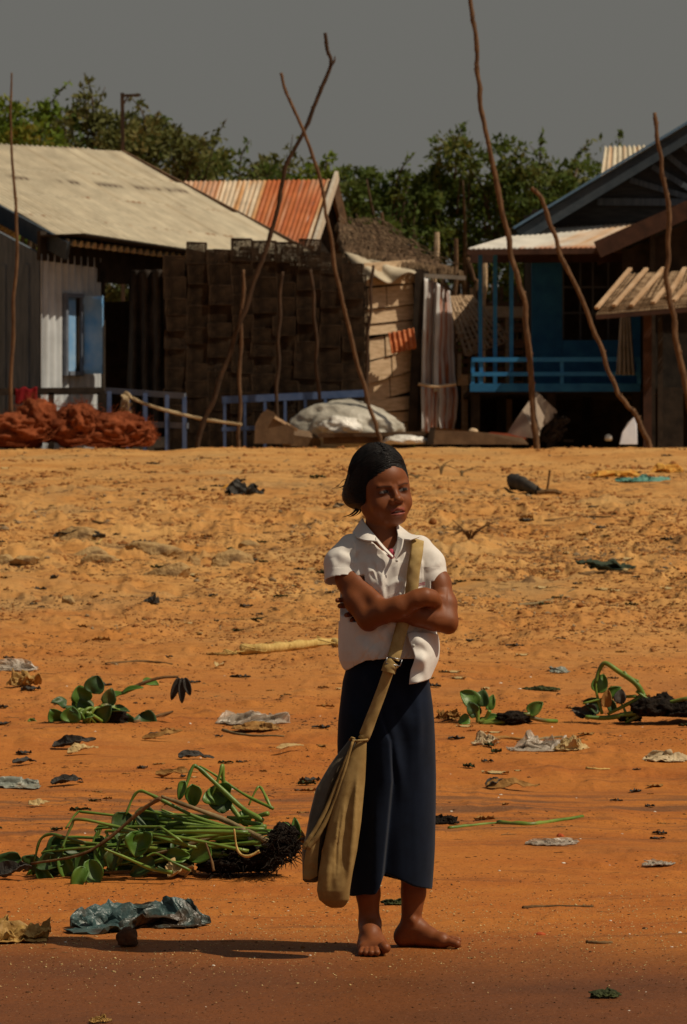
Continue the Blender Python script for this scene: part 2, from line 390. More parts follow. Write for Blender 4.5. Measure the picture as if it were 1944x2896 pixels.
# ---------------------------------------------------------------- grey iron house on the left
def grey_house():
    E1, E2 = at(190, 690, 62.5), at(1000, 790, 68)
    R2, R1 = at(328, 434, 69), at(-343, 402, 66.5)
    c0 = (-3.74, 62.73); e = (.537, .844)
    root = thing('iron_house', (-4.5, 64.5, .55), 'grey iron house with a wide pale corrugated roof behind the heap of red net', 'house')
    def roofcol(u, v):
        s = np.floor(u*27); t = vn2(s*3.1, np.floor(v*4)*2.7)
        c = mixc((.50, .43, .31), (.60, .53, .39), t)
        c = mixc(c, (.40, .32, .21), sstep(.05, .3, fbm2(u*60, v*1.2, 4))*.45)
        lap = np.exp(-(((v*4+.05*fbm2(u*9, v, 2)) % 1-.03)/.035)**2)
        c = mixc(c, (.28, .13, .05), lap*sstep(.0, .22, fbm2(u*28+5, v*6, 3))*.9)
        return mixc(c, (.13, .09, .06), (np.exp(-((v-.665)/.014)**2)*sstep(.04, .2, fbm2(u*24+15, v*0+3, 2))))
    sheet('roof', E1, E2, R1, R2, 46, .034, roofcol, root, nv=60, per=8, sheets=4, seed=2)
    far = Vector((4.6, 6.3, -.25))
    Rb1, Rb2 = R1+Vector((-3.0, 4.4, -2.0)), R2+Vector((-3.0, 4.4, -2.0))
    sheet('back_roof', R1-Vector((0, 0, .03)), R2-Vector((0, 0, .03)), Rb1, Rb2, 40, .028, roofcol, root, nv=8, per=4)
    b = MB(); d = (E1-R1).normalized()
    b.bar(E1+Vector((0, -.03, -.08))+d*.02, R1+Vector((0, -.03, -.08)), .05, .22); b.build('barge_board', M['slate'], root)
    b = MB(); b.bar(E2+Vector((.06, .06, 0)), R2+Vector((.06, .06, 0)), .14, .12); b.build('rake_board', M['brown'], root)
    # walls
    zb = .45
    def wp(t, z): return Vector((c0[0]+e[0]*t, c0[1]+e[1]*t, z))
    top = 3.18
    grey = lambda u, v: mixc((.50, .53, .56), (.60, .63, .65), vn2(np.floor(u*5)*2.3, v*2))
    sheet('side_wall', wp(0, zb), wp(1.27, zb), wp(0, top), wp(1.27, top), 9, .024, lambda u, v: mixc(grey(u, v), (.34, .34, .33), sstep(.12, .3, fbm2(u*30, v*4, 3))*.4), root, nv=24)
    b = MB(); b.bar(wp(1.95, 1.8), wp(6.6, 1.75), .06, 2.7); b.build('far_wall', M['dark'], root)
    b = MB(); b.bar(wp(-.02, 3.28), wp(6.6, 3.05), .05, .36); b.bar(wp(-.02, 3.40)+Vector((.3, -.2, 0)), wp(6.6, 3.12)+Vector((.3, -.2, 0)), .7, .02); b.build('eave_board', M['dark'], root)
    b = MB(); b.box(wp(1.6, 3.0), .75, .065, .25, Vector((*e, 0)), Vector((e[1], -e[0], 0))); b.build('door_lintel', M['dark'], root)
    b = MB(); b.box(wp(1.31, 1.75), .06, .09, 2.5, Vector((*e, 0)), Vector((e[1], -e[0], 0))); b.build('door_post', M['dark'], root)
    g = Vector((-.83, .56, 0)); gx = Vector((-.56, -.83, 0))
    p0 = wp(0, 0)
    V = [p0+Vector((0, 0, zb)), p0+g*5.2+Vector((0, 0, zb)), p0+g*5.2+Vector((0, 0, 5.2)), p0+g*3.4+Vector((0, 0, 4.72)), p0+Vector((0, 0, top))]
    V = [v+gx*0.004 for v in V]+[v-gx*.06 for v in V]
    b = MB().add(V, [(0, 1, 2, 3, 4), (9, 8, 7, 6, 5)]+[(i, i+5, (i+1) % 5+5, (i+1) % 5) for i in range(5)])
    for k in range(14):
        q = p0+g*(.18+k*.36)+gx*.014; b.box(q+Vector((0, 0, 1.75)), .05, .022, 2.6, g, gx)
    b.build('gable_wall', M['greywood'], root)
    q = wp(6.6, 0); b = MB(); b.bar(q+Vector((0, 0, 1.7)), q+g*5.5+Vector((0, 0, 1.7)), .06, 2.4)
    b.bar(p0+g*5.2+Vector((0, 0, 1.9)), q+g*5.5+Vector((0, 0, 1.9)), .06, 3.0); b.build('rear_wall', M['dark'], root)
    # window and its shutters
    nrm = Vector((e[1], -e[0], 0)); ev = Vector((*e, 0))
    z0 = at(0, 1050, 63).z; z1 = at(0, 838, 63).z; zc, hh = (z0+z1)/2, z1-z0
    fr = MB()
    for tt in (.47, .80): fr.box(wp(tt, zc)+nrm*.05, .05, .07, hh+.10, ev, nrm)
    fr.box(wp(.635, z0-.02)+nrm*.06, .28, .10, .05, ev, nrm); fr.box(wp(.635, z1+.02)+nrm*.05, .28, .07, .05, ev, nrm)
    win = fr.build('window', M['steel'], root)
    MB().box(wp(.60, zc)+nrm*.035, .20, .02, hh, ev, nrm).build('pane', M['shutter'], win)
    bd = MB(); bd.box(wp(.77, zc)+nrm*.03, .05, .04, hh, ev, nrm); bd.build('gap_board', M['dark'], win)
    h = wp(.83, zc)+nrm*.07; dx = Vector((.90, -.43, 0)); dn = Vector((-.43, -.90, 0))
    sh = MB().box(h+dx*.14, .27, .03, hh+.04, dx, dn)
    for s in (-1, 1): sh.box(h+dx*.14+dn*.02+Vector((0, 0, s*(hh/2-.05))), .268, .02, .07, dx, dn)
    sh.build('shutter', M['shutter'], root)
    return wp, ev, nrm
wp, ev, nrm = grey_house()

# dark deck rail with the red cloth in front of that house, grey steel railing beside it
def deck_bits():
    a, b = at(-60, 1108, 62.1), at(292, 1105, 62.1)
    r = thing('deck_rail', (a.x, 62.1, .6), 'dark timber rail low across the front of the grey iron house', 'railing')
    MB().bar(a, b, .07, .085).build('top_rail', M['dark'], r)
    for px in (-30, 145, 284):
        p = at(px, 1110, 62.1); MB().bar(p, Vector((p.x, p.y, .45)), .07, .07).build('post', M['dark'], r)
    n = 14; V = []; Fc = []
    for side in (0, 1):
        for i in range(n):
            for k in range(8):
                px = 44+62*i/(n-1); s = k/7
                p = at(px, 1098+42*s+4*math.sin(i*.9), 62.1)
                V.append(p+Vector((0, -.06+.012*math.sin(i*1.3+k*.3)-.02*s if side == 0 else .06, 0)))
    m = n*8
    for off in (0, m):
        for i in range(n-1):
            for k in range(7): Fc.append((off+i*8+k, off+i*8+k+1, off+(i+1)*8+k+1, off+(i+1)*8+k))
    for i in range(n-1): Fc.append((i*8, (i+1)*8, m+(i+1)*8, m+i*8))
    o = link('red_cloth', V, Fc, M['redcloth'], base=at(75, 1120, 62.1)); tag(o, 'dark red cloth hung over the timber rail of the grey house', 'cloth'); solid(o, .012)
    r = thing('steel_railing', (at(420, 1250, 61.6).x, 61.6, .6), 'grey blue barred railing under the slack rope beside the red net heap', 'railing')
    A, B = at(300, 1104, 61.8), at(524, 1120, 61.4)
    MB().bar(A, B, .06, .07).build('top_rail', M['steel'], r)
    MB().bar(at(300, 1195, 61.8), at(532, 1204, 61.4), .06, .07).build('middle_rail', M['steel'], r)
    for px, py in ((309, 1106), (363, 1109), (411, 1112), (473, 1117), (522, 1121)):
        p = at(px, py, 61.7-.3*(px-300)/224); MB().bar(p, Vector((p.x, p.y, .5)), .05, .05).build('bar', M['periwinkle'], r)
    MB().bar(at(296, 1104, 61.95), Vector((at(296, 1104, 61.95).x, 61.95, .5)), .12, .10).build('corner_post', M['dark'], r)
    r = thing('blue_railing', (at(830, 1250, 61.5).x, 61.5, .6), 'powder blue deck railing with thin uprights below the stacked fish traps', 'railing')
    MB().bar(at(628, 1131, 61.5), at(1034, 1112, 61.5), .05, .085).build('top_rail', M['periwinkle'], r)
    MB().bar(at(628, 1214, 61.5), at(1034, 1196, 61.5), .05, .05).build('lower_rail', M['periwinkle'], r)
    for px in range(636, 1040, 57):
        p = at(px, 1128-18*(px-636)/400, 61.5); MB().bar(p, Vector((p.x, p.y, .5)), .035, .045).build('upright', M['periwinkle'], r)
deck_bits()

# ---------------------------------------------------------------- stacked fish traps
def fish_traps():
    rnd = random.Random(4)
    w, h, dp = .262, .225, .36
    def cage(seed):
        b = MB(); q = random.Random(seed)
        for ax, n in ((0, 15), (1, 11)):
            for i in range(n+1):
                f = i/n-.5
                for fy in (-.5, .5):
                    j = (q.random()-.5)*.012; t = .011 if i in (0, n) else .0062
                    if ax == 0: b.bar((f*w+j, fy*dp, -h/2), (f*w-j, fy*dp, h/2), t, t)
                    else: b.bar((-w/2, fy*dp, f*h+j), (w/2, fy*dp, f*h-j), t, t)
        for i in range(8):
            f = i/7-.5
            for s in (-.5, .5):
                b.bar((s*w, f*dp, -h/2), (s*w, f*dp, h/2), .007, .007)
                b.bar((f*w, -dp/2, s*h), (f*w, dp/2, s*h), .007, .007)
                b.bar((s*w, -dp/2, f*h), (s*w, dp/2, f*h), .006, .006)
                b.bar((-w/2, f*dp, s*h), (w/2, f*dp, s*h), .006, .006)
        for k in range(3):   # the woven funnel inside
            rr = [.10, .07, .035]
            for a in range(9):
                t0, t1 = a/9*6.283, (a+1)/9*6.283
                b.bar((rr[k]*math.cos(t0), -dp*.45+k*.09, rr[k]*math.sin(t0)), (rr[k]*math.cos(t1), -dp*.45+k*.09, rr[k]*math.sin(t1)), .008, .008)
        return b
    meshes = []
    protos = []
    # column tops follow the stepped top of the pile in the photograph
    x0 = at(466, 1000, 62).x; x1 = at(1028, 1000, 62).x
    ncol = int(round((x1-x0)/(w+.004)))
    for layer, dd in ((0, 62.0), (1, 62.42)):
        for c in range(ncol):
            x = x0+(c+.5)*(x1-x0)/ncol
            px = CX+x*F/62
            ytop = 730 if px < 520 else 694 if px < 600 else 674 if px < 700 else 684 if px < 880 else 705 if px < 940 else 745
            ztop = at(px, ytop, 62).z+.05
            z = .80-rnd.uniform(0, .12); k = 0; cw = rnd.uniform(.90, 1.12)
            while z+h*.9 < ztop:
                v = rnd.randrange(4)
                if v >= len(protos):
                    o = cage(len(protos)+1).build('fish_trap', M['wicker'], base=(0, 0, 0)); protos.append(o)
                else:
                    o = protos[v].copy(); COL.objects.link(o)
                o.location = (x+rnd.uniform(-.02, .02)+(.06 if layer else 0), dd+rnd.uniform(-.015, .015), z+h/2)
                o.rotation_euler = (rnd.uniform(-.02, .02), rnd.uniform(-.035, .035), rnd.uniform(-.04, .04))
                tag(o, 'dark woven box shaped fish trap stacked in the tall pile beside the grey house', 'fish trap', 'fish traps stacked in the tall dark pile')
                hs_ = rnd.uniform(.72, 1.18); o.scale = (cw*rnd.uniform(.94, 1.08), rnd.uniform(.9, 1.05), hs_); o.location.z = z+h*hs_/2
                z += h*hs_+.004; k += 1
    b = MB()
    p, q = at(440, 1232, 62.2), at(1036, 1232, 62.2)
    b.box(((p.x+q.x)/2, 62.4, .745), q.x-p.x, 1.3, .07); tag(b.build('trap_deck', M['dark'], base=((p.x+q.x)/2, 62.4, .7)), 'low dark timber deck carrying the pile of fish traps', 'deck')
    # old net draped down the left side of the pile
    nu, nv = 26, 40
    P = patch(at(355, 1235, 63.2), at(476, 1235, 62.2), at(372, 765, 63.4), at(486, 762, 62.3), nu, nv)
    u = np.linspace(0, 1, nu)[:, None]; v = np.linspace(0, 1, nv)[None]
    P[..., 1] += .10*np.sin(u*22+v*3)+.25*fbm2(u*5+v*0, v*6+u*0, 3)
    o = link('draped_net', P.reshape(-1, 3), gridfaces(nu, nv), M['dark'], base=at(420, 1235, 62.6)); solid(o, .02)
    tag(o, 'dark old netting hung down between the doorway and the fish traps', 'net')
fish_traps()

# ---------------------------------------------------------------- the rusty gabled roof behind
def rusty_house():
    d = 74
    root = thing('rusty_roofed_house', (at(780, 1250, d).x, d+1, .5), 'house behind the fish traps with orange rusted iron roof and white edged gable', 'house')
    def col(u, v):
        s = np.floor(u*9)
        c = mixc((.60, .50, .36), (.50, .26, .10), sstep(-.05, .2, fbm2(u*75, v*1.6, 4)))
        darker = np.where((u > .60) & (u < .97), 1.15, np.where(vn2(s*5.3, s*0) > .60, .6, 0.08)); darker = np.where(u < .10, .9, darker)
        r = mixc((.34, .075, .018), (.44, .13, .035), fbm2(u*60, v*3, 3)+.5)
        c = mixc(c, r, darker*(.80+.6*fbm2(u*50+9, v*2, 3)))
        c = mixc(c, (.30, .10, .05), sstep(.25, 0, v)*(u > .6)*.5)
        return mixc(c, (.62, .58, .52), np.exp(-((u-.93+v*.0)/.004)**2)*sstep(.0, .2, fbm2(u*5, v*9, 2))*.9)
    A, B = at(420, 700, d-1.8), at(876, 700, d-1.8)
    Cc, D = at(470, 514, d), at(942, 508, d)
    sheet('roof', A, B, Cc, D, 34, .011, col, root, nv=50, seed=5)
    b = MB(); b.bar(B+Vector((.05, -.03, -.03)), D+Vector((.06, -.03, .06)), .05, .15); b.build('barge_board', mat('whitewashed_board', (.42, .36, .28), (.55, .48, .38), 6, .8, .2), root)
    b = MB(); b.bar(D+Vector((.0, -.02, -.0)), at(990, 716, d+.3), .06, .16); b.build('rear_barge_board', M['brown'], root)
    E = D+Vector((.35, 2.2, -1.1))
    sheet('rear_roof', at(990, 716, d+3.0), at(560, 716, d+3.0), D+Vector((0, .05, -.05)), Cc+Vector((0, .05, -.05)), 30, .02, col, root, nv=8, per=4)
    g0, g1 = at(878, 720, d+.1), at(985, 720, d+.3)
    V = [g0, g1, D+Vector((.0, .15, -.1)), g1+Vector((0, 0, -3)), g0+Vector((0, 0, -3))]
    MB().add(V+[v+Vector((-.05, .1, 0)) for v in V], [(0, 1, 2), (0, 4, 3, 1), (5, 7, 6), (5, 6, 8, 9)]).build('gable', M['dark'], root)
    p = at(560, 760, d-1.3); MB().box((p.x+1.0, d-.6, 1.8), 3.0, .08, 3.2).build('wall', M['brown'], root)
rusty_house()

# ---------------------------------------------------------------- thatched plank hut
def plank_hut():
    d = 63.0; root = thing('plank_hut', (at(1110, 1250, d).x, d+.8, .55), 'thatched hut with tilted tan plank wall right of the fish traps', 'hut')
    nu, nv = 90, 60
    P = patch(at(975, 716, d+.2), at(1312, 778, d+.2), at(955, 634, d+2.4), at(1070, 634, d+2.4), nu, nv)
    u = np.linspace(0, 1, nu)[:, None]+0*np.linspace(0, 1, nv)[None]; v = 0*u+np.linspace(0, 1, nv)[None]
    P[..., 2] += .03*fbm2(u*40, v*9, 4)+.035*(1-((v*7+.3*fbm2(u*6, v*3, 2)) % 1))-.10*np.sin(np.pi*u)*0
    P[..., 2] -= .05*np.sin(np.pi*v)
    th = solid(link('thatch_roof', P.reshape(-1, 3), gridfaces(nu, nv), M['thatch'], root), .09, 1)
    rnd = random.Random(3); b = MB()
    for i in range(420):
        i0 = rnd.randrange(nu); j0 = rnd.randrange(4, nv); p = Vector(P[i0, j0]); q = Vector(P[i0, j0-4 if j0 > 4 else 0])
        k = (q-p).normalized()*rnd.uniform(.10, .28)
        b.bar(p+Vector((0, 0, .088)), p+k+Vector((0, 0, .090)), .005, .010)
    for i in range(220):
        p = Vector(P[rnd.randrange(nu), 0]); b.bar(p+Vector((0, 0, .05)), p+Vector((rnd.uniform(-.04, .04), -.05, -rnd.uniform(.03, .16))), .005, .010)
    b.build('straw', mat('loose_straw', (.13, .085, .05), (.28, .19, .11), 8, .95), root)
    back = [at(955, 634, d+2.4), at(1070, 634, d+2.4)]
    MB().add([back[0], back[1], back[1]+Vector((.9, 1.6, -1.0)), back[0]+Vector((-.2, 1.8, -1.1))], [(0, 1, 2, 3), (3, 2, 1, 0)]).build('rear_thatch', M['thatch'], root)
    # plank wall turned a little to the sun
    e = (.90, .44); c0 = (at(1026, 1200, d).x, d)
    def w(px, py, o=0.0):
        p = plane_pt(px, py, c0, e); return p+Vector((.44, -.90, 0))*o
    b = MB(); k = 0
    rows = [(735, 800, -6), (806, 862, -9), (866, 905, -9), (909, 938, -8), (942, 1000, -22), (1004, 1062, -26), (1066, 1118, -24), (1122, 1158, -9), (1162, 1190, -4), (1194, 1226, -3)]
    r2 = random.Random(8)
    for (y0, y1, tl) in rows:
        L, Rr = 1026+r2.uniform(-3, 2), 1166+r2.uniform(-4, 3)
        sp = [L, Rr] if r2.random() < .35 else [L, r2.uniform(1080, 1112), Rr]
        for j in range(len(sp)-1):
            xa, xb = sp[j]+2, sp[j+1]-1
            s = tl*1.6; o = .03+.02*r2.random()+.015*k
            f0 = (xa-1026)/140; f1 = (xb-1026)/140
            q = [w(xa, y0-s*.5+s*f0+4, o), w(xb, y0-s*.5+s*f1+4, o), w(xb, y1-s*.5+s*f1+5, o+.028), w(xa, y1-s*.5+s*f0+5, o+.028)]
            n = Vector((.44, -.90, 0))*.022
            V = [p for p in q]+[p-n for p in q]
            b.add(V, [(0, 3, 2, 1), (4, 5, 6, 7), (0, 1, 5, 4), (1, 2, 6, 5), (2, 3, 7, 6), (3, 0, 4, 7)])
        k = (k+1) % 2
    b.build('plank_wall', M['tan'], root)
    b = MB(); p, q = w(1022, 980, -.05), w(1175, 980, -.05); b.bar(Vector((p.x, p.y, 1.7)), Vector((q.x, q.y, 1.7)), .03, 2.4)
    b.build('inner_wall', M['dark'], root)
    # the pale sheet hanging under the thatch edge
    nu, nv = 30, 10
    P = patch(at(1030, 800, d-.15), at(1172, 778, d-.05), at(975, 712, d+.15), at(1180, 768, d+.15), nu, nv)
    u = np.linspace(0, 1, nu)[:, None]; v = np.linspace(0, 1, nv)[None]
    P[..., 2] += (.05*np.sin(u*9)*(1-v)); P[..., 1] += .04*np.sin(u*14+v*4)
    solid(link('eave_sheet', P.reshape(-1, 3), gridfaces(nu, nv), mat('stained_canvas', (.36, .30, .21), (.52, .45, .33), 5, .85, .3, 20), root), .012)
    b = MB(); b.bar(at(1180, 778, d+.12), at(1318, 786, d+.12), .05, .05); b.build('eave_batten', M['greycloth'], root)
    p = at(1180, 765, d+.1); b = MB(); b.bar(at(1188, 762, d+.1), at(1165, 1235, d+.1), .11, .09); b.bar(at(1203, 766, d+.16), at(1184, 1235, d+.16), .08, .08)
    b.build('corner_post', M['dark'], root)
    # rusted iron sheets
    def col(u, v):
        c = mixc((.52, .54, .55), (.66, .66, .65), vn2(u*9, v*4))
        st = np.exp(-((u-.30)/.06)**2)+np.exp(-((u-.62)/.05)**2)*.9+np.exp(-((u-.88)/.07)**2)+np.exp(-((u-.5)/.02)**2)*.6
        return mixc(c, (.34, .10, .035), st*(.95+1.6*fbm2(u*40, v*3, 4))+sstep(.10, .28, fbm2(u*30+5, v*2+8, 4))*.6)
    sheet('iron_sheet', at(1192, 1100, d+.02), at(1232, 1105, d+.28), at(1199, 785, d+.05), at(1237, 800, d+.33), 5, .016, col, root, nv=30, dent=.03, seed=3)
    sheet('iron_sheet', at(1228, 1108, d-.02), at(1288, 1100, d+.50), at(1233, 800, d+.03), at(1270, 822, d+.5), 6, .016, col, root, nv=30, dent=.05, seed=13)
    sheet('iron_sheet', at(1192, 1225, d-.08), at(1235, 1222, d+.02), at(1190, 1092, d-.04), at(1240, 1098, d+.08), 3, .02, col, root, nv=16, dent=.03, seed=23)
    sheet('iron_sheet', at(1240, 1222, d-.05), at(1284, 1215, d+.34), at(1240, 1090, d-.03), at(1290, 1095, d+.36), 3, .02, col, root, nv=16, dent=.05, seed=33)
    b = MB(); b.tube(spline([at(1184, 1086, d-.14), at(1230, 1093, d-.16), at(1290, 1087, d-.08)], 6), .02, 7); b.build('cross_pole', M['tan'], root)
    o = sheet('rusty_scrap', at(1108, 1000, d-.28), at(1178, 984, d-.22), at(1098, 942, d-.20), at(1170, 928, d-.14), 5, .018, lambda u, v: mixc((.40, .10, .03), (.58, .20, .07), fbm2(u*8, v*8, 3)+.5), None, nv=14, dent=.05, base=at(1140, 960, d-.2))
    tag(o, 'orange rusted scrap of ribbed sheet hung on the tan plank wall', 'metal scrap')
plank_hut()

# ---------------------------------------------------------------- blue house on stilts
def blue_house():
    d = 64.0; root = thing('blue_house', (at(1640, 1250, d).x, d+1.5, .55), 'blue stilt house with railed porch and pale rust stained lean-to roof', 'house')
    z = lambda py, dd=d: (CY-py)*dd/F
    # gable, roof planes running back
    a, pk = at(1470, 668, 63.4), at(2150, 255, 63.6)
    MB().bar(a, pk, .06, .18).build('barge_board', M['slate'], root)
    MB().bar(a+Vector((-.08, -.05, .10)), pk+Vector((-.08, -.05, .10)), .10, .03).build('roof_edge', mat('blue_roof_edge', (.075, .14, .23), (.10, .18, .27), 5, .6), root)
    bk = Vector((.3, 6.5, .1))
    MB().add([a+Vector((-.1, 0, .07)), pk+Vector((-.1, 0, .07)), pk+bk, a+bk], [(0, 1, 2, 3), (3, 2, 1, 0)]).build('roof', M['greywood'], root)
    g = [at(1490, 672, d), at(2150, 270, d), at(2150, 700, d), at(1490, 700, d)]
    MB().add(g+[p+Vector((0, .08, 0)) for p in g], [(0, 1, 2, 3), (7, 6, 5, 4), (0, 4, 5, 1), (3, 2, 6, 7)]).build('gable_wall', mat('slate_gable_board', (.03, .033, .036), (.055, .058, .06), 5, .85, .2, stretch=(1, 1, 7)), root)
    b = MB()
    for (x0, y0, x1, y1, w) in ((1690, 570, 1990, 572, .09), (1782, 508, 1990, 570, .07), (1845, 470, 1990, 556, .07), (1890, 440, 1990, 520, .07), (1930, 410, 2010, 480, .06)):
        b.bar(at(x0, y0, d-.04), at(x1, y1, d-.04), .03, w)
    b.build('gable_slats', M['greywood'], root)
    # lean-to roof
    def col(u, v):
        c = mixc((.52, .50, .45), (.60, .57, .50), vn2(u*20, v*2))
        rst = sstep(.42, .75, u+fbm2(u*30, v*2, 3)*.6)*(.55+.9*fbm2(u*45, v*2.5, 4))
        c = mixc(c, (.46, .24, .09), rst)
        return mixc(c, (.33, .11, .04), sstep(.12, 0, v)*sstep(.30, .7, u+fbm2(u*20, v, 2)*.5)*.9)
    sheet('porch_roof', at(1325, 706, 62.4), at(1700, 703, 62.5), at(1500, 652, 63.9), at(1850, 632, 63.9), 26, .02, col, root, nv=24, per=6, seed=6)
    MB().bar(at(1322, 713, 62.4), at(1705, 709, 62.5), .04, .07).build('porch_fascia', M['redbrown'], root)
    MB().bar(at(1330, 730, 63.9), at(1980, 726, 63.9), .05, .12).build('porch_beam', M['redbrown'], root)
    # walls
    b = MB(); e1, e2 = at(1504, 715, d), at(1591, 715, d)
    b.box(((e1.x+e2.x)/2, d, (z(705)+z(1100))/2), e2.x-e1.x, .08, z(705)-z(1100))
    for k in range(9):
        b.box((e1.x+(e2.x-e1.x)*(k+.5)/9, d-.045, (z(715)+z(1090))/2), .006, .012, z(715)-z(1090))
    b.build('wall_panel', M['blue'], root)
    b = MB(); e3 = at(1812, 900, d)
    b.box(((e2.x+e3.x)/2, d, (z(962)+z(1100))/2), e3.x-e2.x-.004, .08, z(962)-z(1100))
    b.box((e3.x-.11, d, (z(720)+z(962))/2), .22, .076, z(720)-z(962)-.004); b.build('window_wall', M['blue'], root)
    b = MB(); wx0, wx1 = e2.x+.01, e3.x-.225
    for f in (0, .29, .5, .76, 1): b.box((wx0+(wx1-wx0)*f, d-.02, (z(735)+z(960))/2), .022, .03, z(735)-z(960))
    for yy in (738, 812, 885): b.box(((wx0+wx1)/2, d-.035, z(yy)), wx1-wx0, .02, .022)
    b.build('window_grille', mat('grey_window_bar', (.05, .055, .06), (.09, .095, .10), 5, .6), root)
    b = MB(); bx0, bx1 = at(1506, 900, d).x, at(2080, 900, d).x
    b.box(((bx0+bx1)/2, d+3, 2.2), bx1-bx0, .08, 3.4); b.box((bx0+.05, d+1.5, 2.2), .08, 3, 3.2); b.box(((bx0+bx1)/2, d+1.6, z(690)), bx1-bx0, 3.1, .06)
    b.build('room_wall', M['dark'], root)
    # deck, its edge and railings, stilts
    p0, p1 = at(1330, 1096, 62.7), at(1812, 1096, 62.7)
    b = MB(); b.box(((p0.x+bx1)/2+.2, 65.0, z(1092, 63)-.06), bx1-p0.x+.4, 4.4, .06); b.build('deck', M['dark'], root)
    b = MB(); b.box(((p0.x+p1.x)/2, 62.72, z(1096, 62.7)), p1.x-p0.x, .05, .10); b.build('deck_edge', M['blue'], root)
    rr = thing('porch_railing', (p0.x+1, 62.7, z(1090, 62.7)), 'bright blue two bar railing along the porch of the blue house', 'railing')
    for yy, h in ((1017, .055), (1058, .05)): MB().bar(at(1335, yy, 62.7), at(1812, yy-1, 62.7), .04, h).build('rail', M['bluelight'], rr)
    for px in (1338, 1362, 1590, 1808): MB().bar(at(px, 1014, 62.72), at(px, 1086, 62.72), .045, .045).build('post', M['bluelight'], rr)
    for px in (1359, 1401, 1447):
        MB().bar(at(px, 716, 62.85), at(px, 1088, 62.85), .05, .05).build('porch_post', M['blue'], root)
    for px, dd in ((1345, 62.9), (1420, 64.5), (1560, 63), (1660, 65), (1800, 63)):
        p = at(px, 1106, dd); MB().bar(p, Vector((p.x, dd, .45)), .11, .11).build('stilt', M['dark'], root)
    b = MB(); b.box(((p0.x+bx1)/2, 67.2, 1.0), bx1-p0.x+.6, .06, 1.4); b.build('dark_backing', M['dark'], root)  # dark sheet added to blacken the space under the deck
    # washing on the rail
    nu, nv = 28, 16; q0, q1 = at(1744, 1060, 62.5), at(1796, 1060, 62.5); q2, q3 = at(1756, 893, 62.5), at(1784, 893, 62.5)
    P = patch(q0, q1, q2, q3, nu, nv); u = np.linspace(0, 1, nu)[:, None]; v = np.linspace(0, 1, nv)[None]
    P[..., 1] += .05*np.sin(u*25+v*2)*(1-.4*v)
    o = link('hanging_cloth', P.reshape(-1, 3), gridfaces(nu, nv), M['greycloth'], base=at(1770, 893, 62.5)); solid(o, .01)
    tag(o, 'gathered grey cloth hanging from the lattice awning before the blue wall', 'cloth')
blue_house()

def right_shed():
    """the dark open shed at the right edge with its lattice awning"""
    d = 61.9; root = thing('dark_shed', (at(1930, 1250, d).x, d+1.5, .55), 'dark open shed at the right edge with a red brown gable board', 'shed')
    a, b_ = at(1690, 706, d), at(2140, 506, d)
    MB().bar(a, b_, .05, .21).build('barge_board', M['redbrown'], root)
    bk = Vector((.2, 4.0, 0))
    MB().add([a+Vector((0, .03, .08)), b_+Vector((0, .03, .08)), b_+bk, a+bk], [(0, 1, 2, 3), (3, 2, 1, 0)]).build('roof', M['redbrown'], root)
    g = [at(1760, 712, d+.5), at(2140, 545, d+.5), at(2140, 770, d+.5), at(1760, 770, d+.5)]
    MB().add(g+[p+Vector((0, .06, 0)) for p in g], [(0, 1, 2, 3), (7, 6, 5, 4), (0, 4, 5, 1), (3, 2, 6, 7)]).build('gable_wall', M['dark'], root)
    for px, w in ((1832, .10), (1868, .06), (1960, .1)):
        p = at(px, 885 if px < 1950 else 780, d-.3); MB().bar(p, Vector((p.x, p.y, .5)), w, w).build('post', M['redbrown' if px < 1850 else 'dark'], root)
    x0, x1 = at(1822, 900, d+2).x, at(2100, 900, d+2).x
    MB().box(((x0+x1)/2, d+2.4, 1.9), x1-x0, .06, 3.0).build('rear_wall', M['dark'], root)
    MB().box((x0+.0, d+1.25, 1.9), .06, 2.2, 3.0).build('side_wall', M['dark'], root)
    o = MB().box((at(1900, 1180, d+.4).x, d+.5, 1.05), .30, .05, .95).build('low_wall', M['dark'], root)
    # awning of split bamboo, battens on top
    aw = thing('lattice_awning', at(1850, 870, 60.9), 'sunlit split bamboo lattice awning with tan battens at the right edge', 'awning')
    A, B, Cc, D = at(1686, 890, 60.7), at(2040, 862, 60.7), at(1786, 776, 61.7), at(2040, 764, 61.7)
    b = MB(); P = lambda u, v: A*(1-u)*(1-v)+B*u*(1-v)+Cc*(1-u)*v+D*u*v
    rnd = random.Random(2)
    for k in range(26):
        v = k/25; j = rnd.uniform(-.006, .006)
        b.bar(P(0, v)+Vector((0, 0, j)), P(1, min(1, max(0, v+rnd.uniform(-.02, .02))))+Vector((0, 0, j)), .026, .010)
    for k in range(42):
        u = k/41; b.bar(P(u, 0)+Vector((0, 0, -.012)), P(min(1, max(0, u+rnd.uniform(-.02, .02))), 1)+Vector((0, 0, .012)), .018, .008)
    b.build('lattice', mat('weathered_split_bamboo', (.17, .105, .055), (.40, .28, .17), 9, .9, .3), aw)
    up = Vector((0, -.02, .035))
    bt = mat('sawn_batten', (.42, .26, .14), (.58, .40, .25), 4, .85, .2)
    for (xa, ya, xb, yb) in ((1688, 880, 1783, 768), (1737, 872, 1829, 768), (1786, 872, 1878, 766), (1848, 864, 1880, 824), (1888, 848, 1938, 766), (1905, 858, 1975, 780), (1965, 850, 2010, 790)):
        da = 60.7+(yb-768)*0; f = lambda y: 60.7+(880-y)/112.0
        MB().bar(at(xa, ya, f(ya))+up, at(xb, yb, f(yb))+up, .05, .03).build('batten', bt, aw)
    MB().bar(A+Vector((0, 0, -.03)), B+Vector((0, 0, -.03)), .05, .05).build('edge_pole', M['redbrown'], aw)
right_shed()

